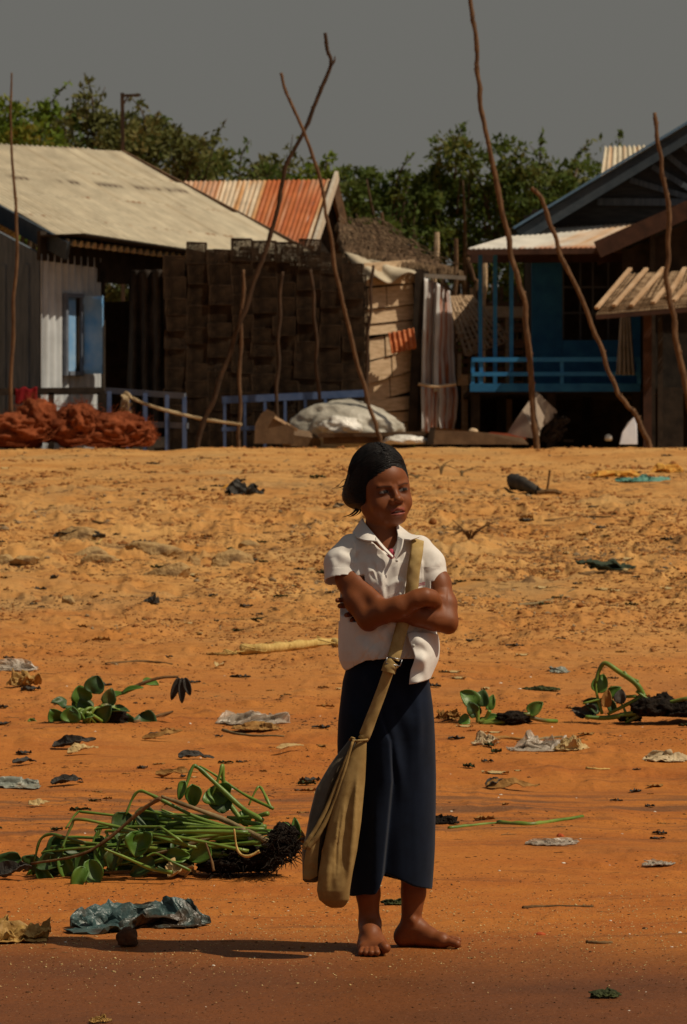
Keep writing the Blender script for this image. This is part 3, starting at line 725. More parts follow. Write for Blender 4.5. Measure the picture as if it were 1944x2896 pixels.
# ---------------------------------------------------------------- between the hut and the blue house
def clutter():
    # leaning lattice panel
    A, B, Cc, D = at(1266, 838, 65), at(1334, 836, 65.6), at(1320, 1006, 64.2), at(1448, 962, 64.6)
    b = MB(); P = lambda u, v: A*(1-u)*(1-v)+B*u*(1-v)+Cc*(1-u)*v+D*u*v
    rnd = random.Random(5)
    for k in range(12):
        v = k/11; b.bar(P(0, v), P(1, v), .035, .015)
    for k in range(9):
        u = k/8; b.bar(P(u, 0)+Vector((0, -.02, .0)), P(u, 1)+Vector((0, -.02, 0)), .035, .015)
    for k in range(26):
        p = P(rnd.random(), rnd.random()); b.box(p+Vector((0, -.03, 0)), .07, .02, .05, Vector((1, 0, rnd.uniform(-.5, .5))).normalized())
    tag(b.build('bamboo_lattice', mat('bleached_bamboo', (.26, .17, .10), (.42, .30, .19), 9, .9, .3), base=Cc), 'bleached bamboo lattice panel leaning in the gap left of the blue porch', 'lattice panel')
    for (x0, y0, x1, y1, dd, r, l, m) in ((1236, 656, 1228, 800, 66.5, .035, 'short pale post top standing up behind the thatched roof', 'tan'), (1290, 674, 1284, 900, 67, .03, 'thin brown stick upright behind the thatch eave', 'pole'),
                                          (1322, 728, 1352, 850, 66, .03, 'tilted brown stick between the thatch eave and the blue porch', 'pole'), (1371, 734, 1366, 900, 67.3, .035, 'pale stake behind the thin blue porch posts', 'tan'), (1080, 600, 1086, 700, 66.5, .02, 'thin grey twig poking up at the thatch ridge', 'pole')):
        b = MB(); b.tube(spline([at(x0, y0, dd), at((x0+x1)/2+3, (y0+y1)/2, dd), at(x1, y1, dd), Vector((at(x1, y1, dd).x, dd, .5))], 4), r, 7, jit=.3)
        tag(b.build('stake', M[m], base=(at(x1, y1, dd).x, dd, .5)), l, 'stake')
    b = MB()
    b.bar(at(1368, 880, 66.2), at(1505, 884, 66.0), .05, .14); b.bar(at(1300, 1075, 66.2), at(1330, 1074, 66), .06, .14)
    p = at(1440, 890, 66.2); b.bar(p, Vector((p.x, p.y, .5)), .08, .08); p = at(1315, 1080, 66.3); b.bar(p, Vector((p.x, p.y, .5)), .08, .08)
    b.bar(at(1300, 1070, 66.15), at(1300, 1000, 66.15), .05, .05)
    tag(b.build('trestle', M['tan'], base=(p.x, 66.2, .5)), 'rough tan plank trestle in shade behind the blue porch posts', 'trestle')
    # woven fence closing the gap far behind
    nu, nv = 30, 12
    b = MB(); x0, x1 = at(1180, 900, 68.5).x, at(1520, 900, 68.5).x
    for k in range(30):
        x = x0+(x1-x0)*k/29; b.bar((x, 68.5, .5), (x+rnd.uniform(-.05, .05), 68.5, 2.9+rnd.uniform(-.3, .2)), .05, .03)
    for k in range(24):
        zz = .6+k*.095; b.bar((x0, 68.45, zz), (x1, 68.45, zz+rnd.uniform(-.05, .05)), .03, .06)
    tag(b.build('woven_fence', M['brown'], base=((x0+x1)/2, 68.5, .5)), 'dark woven stick fence closing the gap behind the hut and porch', 'fence')
    # far iron roof at the right
    root = thing('far_house', (at(1780, 1250, 84).x, 86, .5), 'far house whose pale rust streaked roof shows above the blue gable', 'house')
    def col(u, v):
        return mixc((.56, .50, .38), (.48, .24, .09), (np.exp(-(((u*6) % 1-.5)/.10)**2))*(.5+fbm2(u*40, v*3, 3))+sstep(.1, .3, fbm2(u*40, v*2, 3))*.4)
    sheet('roof', at(1692, 560, 83), at(2000, 560, 83), at(1712, 416, 85), at(1930, 410, 85), 16, .025, col, root, nv=20, per=6)
    q0, q1 = at(1700, 560, 83.4), at(1995, 560, 83.4)
    MB().box(((q0.x+q1.x)/2, 84, 2.8), q1.x-q0.x, .08, 4.6).build('wall', M['dark'], root)
clutter()
# ---------------------------------------------------------------- poles planted along the crest
def pole(pts, d, rpx0, rpx1, label, m='pole', dd=0.0, seed=1, side=None, name='wooden_pole', cat='pole', jit=.28):
    """pts: photo pixels from tip to foot; radius in photo pixels at tip and foot"""
    n = len(pts)
    P = [at(px, py, d+dd*i/(n-1)) for i, (px, py) in enumerate(pts)]
    foot = P[-1].copy(); foot.z = float(ground_z(foot.x, foot.y))-.15
    if foot.z < P[-1].z-.05: P.append(foot)
    S = spline(P, 10); m_ = len(S); k = d/F; rnd = random.Random(seed)
    r = [.84*(rpx0+(rpx1-rpx0)*i/(m_-1))*k*(1+.22*(vn2(np.array(i*.45+seed*7), np.array(seed*3.1))-.5)) for i in range(m_)]
    S = [Vector(p)+Vector(((vn2(np.array(i*.21+seed), np.array(2.2))-.5)*.035, 0, 0)) for i, p in enumerate(S)]
    b = MB(); b.tube(S, r, 9, jit=jit, seed=seed)
    for _ in range(n*2):                       # knots and stubs of cut twigs
        i = rnd.randrange(3, m_-2); t = rnd.uniform(0, 6.28); q = Vector(S[i]); u = Vector((math.cos(t), math.sin(t)*.6, .6)).normalized()
        b.tube([q, q+u*r[i]*1.5], [r[i]*.5, r[i]*.28], 5)
    if side: b.tube(spline([at(px, py, d+dd*.1) for px, py in side], 5), [rpx0*k*.9*(1-.7*i/(5*(len(side)-1))) for i in range(5*(len(side)-1)+1)], 6)
    o = b.build(name, M[m], base=(S[-1][0], S[-1][1], float(ground_z(S[-1][0], S[-1][1]))), smooth=True)
    return tag(o, label, cat)
pole([(31, 205), (32, 320), (33, 430), (44, 540), (49, 600), (46, 740), (37, 900), (33, 1165)], 60.6, 3, 8, 'slender pole before the grey house at the left edge', 'pole', seed=3)
pole([(922, 92), (926, 140), (938, 182), (905, 268), (860, 368), (806, 480), (793, 565), (756, 694), (700, 850), (648, 1000), (602, 1130), (562, 1246)], 60.6, 6, 9, 'tall dark crooked pole forked at its tip crossing another before the fish traps', 'poledark', .2, 5, side=[(938, 182), (946, 172), (948, 158)])
pole([(795, 205), (812, 262), (868, 384), (905, 510), (928, 630), (957, 790), (985, 918), (1022, 1070), (1058, 1190), (1073, 1240)], 60.3, 5, 8, 'slim straight brown pole leaning left and crossing the crooked pole', 'pole', .1, 7)
pole([(1326, -120), (1334, 0), (1346, 110), (1352, 210), (1366, 320), (1396, 470), (1430, 640), (1456, 760), (1482, 850), (1494, 960), (1506, 1120), (1517, 1250)], 60.4, 7, 11, 'tallest brown pole running out of the top of the picture before the blue house', 'pole', .1, 9)
pole([(1507, 530), (1530, 560), (1560, 640), (1592, 730), (1640, 830), (1690, 960), (1730, 1070), (1760, 1130), (1795, 1165), (1815, 1210), (1835, 1250)], 60.2, 7, 9, 'bent pole with a kink near its foot before the blue porch', 'pole', .1, 11)
pole([(1850, 318), (1862, 400), (1878, 500), (1893, 590), (1890, 700), (1886, 800), (1902, 880), (1920, 990), (1944, 1110), (1968, 1246)], 60.1, 7, 11, 'kinked brown pole before the dark shed at the right edge', 'pole', .1, 13)
for pts, l, s in (([(690, 762), (683, 900), (678, 1080), (677, 1250)], 'upright dark stake with the rope tied at its foot before the fish traps', 21), ([(797, 768), (790, 900), (786, 1040), (784, 1185)], 'second upright dark stake before the fish traps near the wooden prow', 22),
                  ([(880, 762), (890, 900), (898, 1040), (906, 1165)], 'upright dark stake before the fish traps just left of the leaning slim pole', 23), ([(1054, 750), (1046, 880), (1040, 1020), (1036, 1130)], 'short black stake standing before the left edge of the plank wall', 24)):
    pole(pts, 61.2, 5, 7.5, l, 'poledark' if s != 21 else 'pole', 0, s, name='stake', cat='stake')
# far post with a short cross arm among the trees
b = MB(); b.bar(at(346, 262, 77), at(348, 460, 77), .055, .055); b.bar(at(345, 270, 77), at(398, 268, 77), .035, .04); b.bar(at(362, 272, 77), at(349, 295, 77), .025, .025)
q = at(348, 1250, 77); b.bar(at(348, 460, 77), Vector((q.x, 77, .5)), .055, .055)
tag(b.build('mast', M['poledark'], base=(q.x, 77, .5)), 'dark thin mast with short cross arm behind the pale roof', 'mast')
# rope from the steel railing to the stake
S = spline([at(344, 1160, 61.35), at(350, 1120, 61.4), at(360, 1112, 61.35), at(378, 1128, 61.3), at(450, 1155, 61.3), (*at(560, 1182, 61.2),), at(684, 1201, 61.1)], 8)
b = MB(); b.tube(S, .022, 6, jit=.4)
for k in range(3): b.tube(spline([at(344+4*k, 1118, 61.32), at(352+5*k, 1130, 61.25), at(346+9*k, 1150+10*k, 61.3), at(372, 1120+20*k, 61.33)], 5), .016, 5)
tag(b.build('rope', M['rope'], base=at(500, 1168, 61.2)), 'slack pale rope tied from the steel railing to the upright stake', 'rope')

# ---------------------------------------------------------------- generic lumpy solids
def ico(sub):
    import bmesh
    bm = bmesh.new(); bmesh.ops.create_icosphere(bm, subdivisions=sub, radius=1.0)
    V = np.array([v.co[:] for v in bm.verts]); Fc = [[v.index for v in f.verts] for f in bm.faces]; bm.free()
    return V, np.array(Fc)
_ICO = {}
def lump(name, c, rx, ry, rz, m, seed=0, amp=.35, freq=1.8, sub=4, ridged=0.0, flat=.5, parent=None, rot=0.0, base=True, smooth=True, o=4):
    if sub not in _ICO: _ICO[sub] = ico(sub)
    V0, Fc = _ICO[sub]; V = V0.copy()
    n = fbm3(V*freq+seed*11.3, o)
    rd = 1-2*np.abs(fbm3(V*freq*1.4+seed*5.7+40, 3))*2
    V = V*(1+amp*n*2+ridged*(rd-.6))[:, None]
    V[:, 2] = np.where(V[:, 2] < -flat, -flat+(V[:, 2]+flat)*.15, V[:, 2])
    V *= np.array([rx, ry, rz])
    cr, sr = math.cos(rot), math.sin(rot)
    V = np.stack([V[:, 0]*cr-V[:, 1]*sr, V[:, 0]*sr+V[:, 1]*cr, V[:, 2]], -1)+np.array(c)
    return link(name, V, Fc, m, parent, c if (base and parent is None) else None, smooth)

# ---------------------------------------------------------------- heap of red fishing net
def red_net():
    root = thing('fishing_net', (at(190, 1250, 60.7).x, 60.7, float(ground_z(at(190, 1250, 60.7).x, 60.7))), 'heap of rust red fishing net on the crest before the grey house', 'fishing net')
    heaps = [(60, 1215, 90, 46, .45), (110, 1190, 58, 60, .42), (200, 1205, 75, 52, .45), (235, 1195, 50, 48, .4), (330, 1215, 78, 46, .42), (375, 1222, 60, 36, .4), (10, 1235, 80, 30, .4), (280, 1235, 70, 28, .4), (410, 1240, 30, 22, .3)]
    k = 60.6/F; Vs = []; Fs = []; n0 = 0
    for i, (px, py, rx, ry, ryd) in enumerate(heaps):
        V0, Fc = _ICO.setdefault(5, ico(5)); V = V0.copy()
        n = fbm3(V*2.2+i*9.1, 4); rd = np.abs(fbm3(V*3.4+i*4.4+20, 3))
        V = V*(1+.5*n-.55*rd)[:, None]*np.array([rx*k*1.12, ryd, ry*k*1.15])+np.array(at(px, py, 60.7+.05*(i % 3)))
        Vs.append(V); Fs.append(Fc+n0); n0 += len(V)
    o = link('net_heap', np.concatenate(Vs), np.concatenate(Fs), M['net'], root)
    rnd = random.Random(12); b = MB()
    for i in range(140):
        px, py, rx, ry, ryd = heaps[rnd.randrange(len(heaps))]
        a0 = rnd.uniform(0, 6.28); L = rnd.uniform(.5, 1.6); R0 = rnd.uniform(.85, 1.15); P = []
        ph = rnd.uniform(-.6, .9); tilt = rnd.uniform(-.9, .9)
        for j in range(9):
            a = a0+L*j/8
            P.append(at(px+rx*R0*math.cos(a)*math.cos(ph*.5), py-ry*(R0*math.sin(a)*.8+tilt*.2)+2, 60.7)+Vector((0, -ryd*(.55+.4*math.cos(a*1.3+ph))*.9-.02, 0)))
        b.tube(P, .003+.004*rnd.random(), 4, cap=False)
    for i in range(900):                       # loose fuzz of broken mesh
        px, py, rx, ry, ryd = heaps[rnd.randrange(len(heaps))]; a = rnd.uniform(-.2, 3.4); q = rnd.uniform(.85, 1.14)
        p = at(px+rx*1.05*q*math.cos(a), py-ry*1.1*q*math.sin(a), 60.7)+Vector((0, rnd.uniform(-.5, .1)*ryd, 0)); u = Vector((rnd.uniform(-.09, .09), rnd.uniform(-.04, .04), rnd.uniform(-.05, .09)))
        b.tube([p, p+u*.5+Vector((0, 0, .02)), p+u], .0022, 3, cap=False)
    b.build('cord', M['net'], root)
red_net()

# ---------------------------------------------------------------- boats drawn up on the crest
def board(name, pts, d, thick, m, label, cat, dd=None, parent=None):
    """a solid plank shape: outline in photo pixels given real depth and thickness"""
    n = len(pts); dd = dd or [0]*n
    A = [at(px, py, d+dd[i]) for i, (px, py) in enumerate(pts)]
    B = [p+Vector((0, thick, 0)) for p in A]
    b = MB().add(A+B, [tuple(range(n)), tuple(range(2*n-1, n-1, -1))]+[(i, i+n, (i+1) % n+n, (i+1) % n) for i in range(n)])
    o = b.build(name, m, parent, None if parent else A[-1])
    if label: tag(o, label, cat)
    return o
def boats():
    d = 60.6
    r = thing('wooden_boat', at(900, 1250, d), 'tarred wooden boat whose raised prow points left before the blue railing', 'boat')
    board('prow', [(719, 1254), (722, 1200), (738, 1170), (756, 1157), (775, 1166), (800, 1190), (832, 1212), (832, 1256)], d, .10, M['boat'], None, None, parent=r)
    # hull: lofted side running right and back
    S = []
    for k in range(14):
        f = k/13; px = 800+300*f; top = 1205+36*f**.7; S.append((px, top, d+.1+.9*f))
    V = []
    for (px, top, dd) in S:
        for (py, off) in ((top, 0), (top+18, -.10), (1262, -.05)): V.append(at(px, py, dd)+Vector((0, off, 0)))
        V.append(at(px, 1262, dd+.9)); V.append(at(px, top+6, dd+.95)); V.append(at(px, top, dd+.05))
    Fc = []
    for i in range(13):
        for j in range(6): Fc.append((i*6+j, i*6+(j+1) % 6, (i+1)*6+(j+1) % 6, (i+1)*6+j))
    MB().add(V, Fc).build('hull', M['boat'], r)
    MB().bar(at(775, 1180, d+.02), at(840, 1216, d+.08), .10, .03).build('gunwale', M['tan'], r)
    # tarpaulin heap
    t = lump('tarpaulin_heap', at(985, 1215, 61.3), 1.28*.52, .5, .36, M['tarp'], seed=4, amp=.10, freq=1.6, sub=5, ridged=.10, flat=.6)
    V = t.data
    for v in V.vertices:
        x = v.co.x; v.co.z *= (1.05-.45*max(0, x)); v.co.x *= 1.05
    tag(t, 'domed grey tarpaulin heap between the wooden boat and the plank hut', 'tarpaulin')
    w = lump('plastic_sheet', at(965, 1208, 60.85), .26, .16, .13, M['whitesheet'], seed=9, amp=.25, freq=2.2, sub=4, ridged=.22)
    tag(w, 'crumpled shiny whitish plastic on the near side of the tarpaulin heap', 'plastic')
    b = MB(); b.bar(at(900, 1231, 60.55), at(1205, 1226, 60.5), .10, .05); b.bar(at(915, 1246, 60.6), at(1180, 1243, 60.55), .06, .08)
    tag(b.build('plank', M['brown'], base=at(1050, 1240, 60.5)), 'long dark plank lying before the tarpaulin heap', 'plank')
    w = lump('plastic_sheet', at(1150, 1247, 60.3), .28, .14, .07, M['whitesheet'], seed=19, amp=.2, freq=2.4, sub=4, ridged=.15)
    tag(w, 'low white plastic sheet under the dark plank near the boy high crest', 'plastic') if False else tag(w, 'flat white plastic sheet peeking out under the long dark plank', 'plastic')
    # long boat right of the girl
    r = thing('long_boat', at(1340, 1254, 60.2), 'long low brown boat side with a red inner board right of the hut', 'boat')
    board('hull_side', [(1209, 1256), (1222, 1210), (1238, 1209), (1360, 1222), (1480, 1238), (1496, 1257)], 60.2, .08, M['boat'], None, None, [0, 0, 0, .1, .2, .2], r)
    board('stem', [(1206, 1257), (1219, 1208), (1232, 1207), (1226, 1257)], 60.17, .5, M['dark'], None, None, parent=r)
    board('red_board', [(1375, 1226), (1390, 1222), (1440, 1226), (1490, 1240), (1480, 1244), (1380, 1234)], 60.45, .3, M['redpaint'], None, None, parent=r)
    board('far_side', [(1240, 1212), (1490, 1234), (1494, 1255), (1240, 1255)], 60.9, .06, M['boat'], None, None, parent=r)
    # upright grey prow
    r = thing('grey_prow', at(1500, 1250, 60.9), 'sun bleached boat prow standing up behind the tallest pole', 'boat')
    A = [at(1432, 1232, 60.8), at(1452, 1198, 60.8), at(1478, 1160, 60.8), at(1518, 1106, 61.0), at(1524, 1240, 60.55)]
    Bk = [at(1518, 1106, 61.0), at(1552, 1138, 61.2), at(1578, 1164, 61.3), at(1562, 1186, 61.2), at(1530, 1212, 60.9), at(1524, 1240, 60.55)]
    MB().add(A+[p+Vector((.0, .10, 0)) for p in A], [(0, 1, 2, 3, 4), (9, 8, 7, 6, 5)]+[(i, i+5, (i+1) % 5+5, (i+1) % 5) for i in range(5)]).build('near_board', M['boatgrey'], r)
    MB().add([p+Vector((.0, .02, 0)) for p in Bk]+[p+Vector((.0, .12, 0)) for p in Bk], [(0, 1, 2, 3, 4, 5), (11, 10, 9, 8, 7, 6)]+[(i, i+6, (i+1) % 6+6, (i+1) % 6) for i in range(6)]).build('far_board', M['boatgrey'], r)
    # white prow
    board('white_prow', [(1754, 1256), (1762, 1222), (1778, 1196), (1794, 1180), (1802, 1200), (1804, 1256)], 60.6, .22, M['whitepaint'], 'small bluish white boat prow at the foot of the bent pole', 'boat', [0, 0, 0, .1, .2, .2])
    # dim bottles and pots under the house
    rnd = random.Random(9)
    for i, (px, py, r_, mm, l) in enumerate(((1722, 1240, .05, 'whitesheet', 'small bright bag with a teal glint beside the white prow'), (1340, 1228, .07, 'tan', 'pale wood chunk behind the long brown boat'))):
        tag(lump('bundle', at(px, py, 61.6 if i < 1 else 61.2), r_, r_, r_, M[mm], seed=30+i, amp=.3, sub=3, ridged=.2), l, 'bundle')
    b = MB()
    for i in range(60):
        p = at(rnd.uniform(1530, 1600), rnd.uniform(1185, 1250), 61.2+rnd.uniform(0, .3)); q = p+Vector((rnd.uniform(-.15, .15), rnd.uniform(-.05, .05), rnd.uniform(-.02, .14)))
        b.bar(p, q, .012, .03)
    tag(b.build('brush_pile', M['dark'], base=at(1565, 1255, 61.2)), 'dark pile of brush behind the bleached boat prow', 'brush')
boats()

# ---------------------------------------------------------------- trees behind the village
def leafmat(name, c1, c2, c3):
    m = mat(name, c1, c2, 1.6, .7, 0, 1, .25, c3=c3, s3=.9, p3=(.52, .66))
    t = m.node_tree; b = t.nodes['Principled BSDF']
    tr = t.nodes.new('ShaderNodeBsdfTranslucent'); mx = t.nodes.new('ShaderNodeMixShader'); mx.inputs[0].default_value = .38
    src = b.inputs['Base Color'].links[0].from_socket; t.links.new(src, tr.inputs['Color'])
    t.links.new(b.outputs[0], mx.inputs[1]); t.links.new(tr.outputs[0], mx.inputs[2]); t.links.new(mx.outputs[0], t.nodes['Material Output'].inputs['Surface'])
    return m
LEAF = [leafmat('leaf_fresh', (.085, .145, .014), (.16, .22, .025), (.22, .19, .03)), leafmat('leaf_dark', (.050, .085, .016), (.105, .145, .028), (.16, .15, .035)), leafmat('leaf_olive', (.095, .108, .030), (.165, .165, .045), (.21, .16, .05))]
BARK = mat('tree_bark', (.05, .035, .022), (.12, .085, .055), 8, .9, .5, 40, .1)
def make_tree(name, cx, d, top, wpx, m, seed, label, shoots=8, leaf=.13, n=5200, foot=.5, group=None):
    rnd = np.random.RandomState(seed)
    k = d/F; x = (cx-CX)*k; zt = (CY-top)*k; w = wpx*k/2; H = zt-foot
    root = thing(name, (x, d, foot), label, 'tree', group)
    # trunk and limbs
    b = MB(); tips = []
    S = spline([(x, d, foot-.2), (x+rnd.uniform(-.1, .1), d, foot+H*.2), (x+rnd.uniform(-.2, .2), d+rnd.uniform(-.2, .2), foot+H*.45)], 5)
    b.tube(S, np.linspace(.14, .09, len(S)), 8)
    for i in range(7):
        a = rnd.uniform(0, 6.28); e = Vector((x+math.cos(a)*w*.75, d+math.sin(a)*w*.6, foot+H*rnd.uniform(.55, .92)))
        S2 = spline([S[-1-rnd.randint(0, 4)], (Vector(S[-1])+e)/2+Vector((0, 0, .15)), e], 5); b.tube(S2, np.linspace(.065, .015, len(S2)), 6); tips.append(e)
    # crown: clusters of leaves, open between
    C = []; Rr = []
    for i in range(60):
        a = rnd.uniform(0, 6.28); rr = w*math.sqrt(rnd.uniform(.05, 1)); z = foot+H*rnd.uniform(.12, .93)
        hz = 1-max(0, (z-foot)/H-.62)*1.0
        C.append((x+math.cos(a)*rr*hz, d+math.sin(a)*min(rr, 1.3)*hz*.8, z)); Rr.append(rnd.uniform(.20, .44)*min(1.2, w/1.0))
    pts = []; axis = []
    C = np.array(C); Rr = np.array(Rr)
    idx = rnd.randint(0, len(C), n); v = rnd.normal(size=(n, 3)); v /= np.linalg.norm(v, axis=1)[:, None]
    rad = Rr[idx]*rnd.uniform(.35, 1.0, n)**.6
    P = C[idx]+v*rad[:, None]*np.array([1, .9, .85]); A = v+rnd.normal(size=(n, 3))*.6
    P = P[P[:, 2] < zt-.02*H]; A = A[:len(P)]
    PP = [P]; AA = [A]
    for s in range(shoots):                       # leafy shoots standing out of the crown
        f = rnd.uniform(-.85, .85); x0 = x+f*w; z0 = foot+H*(.84-.22*abs(f)); L = rnd.uniform(.3, .85)*min(1.3, H*.2)
        if s == 0: x0 = x+rnd.uniform(-.2, .2)*w; z0 = zt-L*1.0
        lean = rnd.uniform(-.7, .7); e = (x0+lean*L, d, z0+L)
        S2 = spline([(x0, d, z0-.5), (x0+lean*L*.3, d, z0+L*.45), e], 6); b.tube(S2, np.linspace(.022, .006, len(S2)), 5)
        m_ = 46; t = rnd.uniform(0, 1, m_)**1.1
        Q = np.array(S2)[np.clip((t*(len(S2)-1)).astype(int), 0, len(S2)-1)]+rnd.normal(size=(m_, 3))*.13*(1.2-t)[:, None]
        PP.append(Q); AA.append(rnd.normal(size=(m_, 3))+np.array([lean, 0, .9]))
    P = np.concatenate(PP); A = np.concatenate(AA); n = len(P)
    A /= np.linalg.norm(A, axis=1)[:, None]+1e-9
    B = np.cross(A, rnd.normal(size=(n, 3))); B /= np.linalg.norm(B, axis=1)[:, None]+1e-9
    Lr = leaf*rnd.uniform(.6, 1.35, n)[:, None]; N = np.cross(A, B)
    V = np.stack([P-A*Lr*.5, P+B*Lr*.24+N*Lr*.06, P+A*Lr*.55, P-B*Lr*.24+N*Lr*.06], 1).reshape(-1, 3)
    b.build('trunk', BARK, root, smooth=True)
    link('crown', V, np.arange(4*n).reshape(-1, 4), m, root, smooth=False)
    return root
TREES = [
 (-60, 86, 250, 330, 0, 1, 'bright green leafy tree at the far left edge behind the slender pole', 6), (82, 84, 225, 250, 0, 2, 'bright green bushy tree with a peaked crown behind the pale roof', 5),
 (180, 90, 262, 230, 1, 3, 'dark green tree between the peaked bush and the tall feathery one', 8), (262, 88, 205, 190, 2, 4, 'olive tree with long wispy shoots rising highest over the pale roof', 14),
 (352, 91, 275, 240, 1, 5, 'dark green tree behind the thin mast with cross arm', 8), (455, 87, 268, 250, 2, 6, 'olive feathery tree over the right end of the pale roof ridge', 12),
 (570, 89, 335, 260, 2, 7, 'olive shrubby tree behind the left end of the rusty roof', 12), (690, 88, 395, 260, 1, 8, 'dark tree behind the middle of the rusty roof', 10),
 (790, 92, 380, 230, 2, 9, 'olive tree behind the crossing of the two poles', 8), (905, 88, 425, 210, 0, 10, 'yellowish green tree behind the white gable edge', 6),
 (1010, 92, 505, 240, 1, 11, 'low dark tree behind the thatched ridge where the skyline dips', 6), (1085, 86, 430, 200, 1, 12, 'dark tree with a thin shoot left of the deep skyline dip', 6),
 (1190, 90, 475, 240, 1, 13, 'low dark tree right of the thatch behind the pale post top', 8), (1305, 87, 345, 270, 1, 14, 'tall dark tree directly behind the tallest pole', 12),
 (1420, 90, 395, 230, 0, 15, 'green tree behind the tip of the bent pole', 8), (1520, 87, 372, 240, 1, 16, 'broad dark green tree left of the blue gable', 12),
 (1615, 89, 395, 220, 1, 17, 'dark green tree touching the far pale roof', 8), (1760, 99, 362, 330, 1, 18, 'distant dark tree peeping over the far pale roof', 8), (1960, 96, 370, 320, 1, 19, 'dark tree behind the right end of the blue gable', 6)]
for (cx, d, top, w, mi, sd, l, sh) in TREES:
    make_tree('tree', cx, d, top, w*1.42, LEAF[mi], sd, l, sh, n=7000 if d < 95 else 3000, group='trees in the row behind the houses')
# low ground cover scrub behind the houses reads as one mass
def scrub():
    rnd = np.random.RandomState(77); n = 26000
    P = np.stack([rnd.uniform(-13, 13, n), rnd.uniform(93, 97, n), .4+rnd.uniform(0, 1, n)**.7*4.1], -1)
    P[:, 2] *= (.78+.45*fbm2(P[:, 0]*.55, P[:, 0]*0+3, 3)); A = rnd.normal(size=(n, 3)); A /= np.linalg.norm(A, axis=1)[:, None]
    B = np.cross(A, rnd.normal(size=(n, 3))); B /= np.linalg.norm(B, axis=1)[:, None]
    L = .26*rnd.uniform(.6, 1.3, n)[:, None]
    V = np.stack([P-A*L*.5, P+B*L*.26, P+A*L*.5, P-B*L*.26], 1).reshape(-1, 3)
    o = link('scrub', V, np.arange(4*n).reshape(-1, 4), LEAF[1], base=(0, 95, .5), smooth=False)
    tag(o, 'dark mass of scrub filling the gaps behind the row of trees', 'scrub', kind='stuff')
scrub()
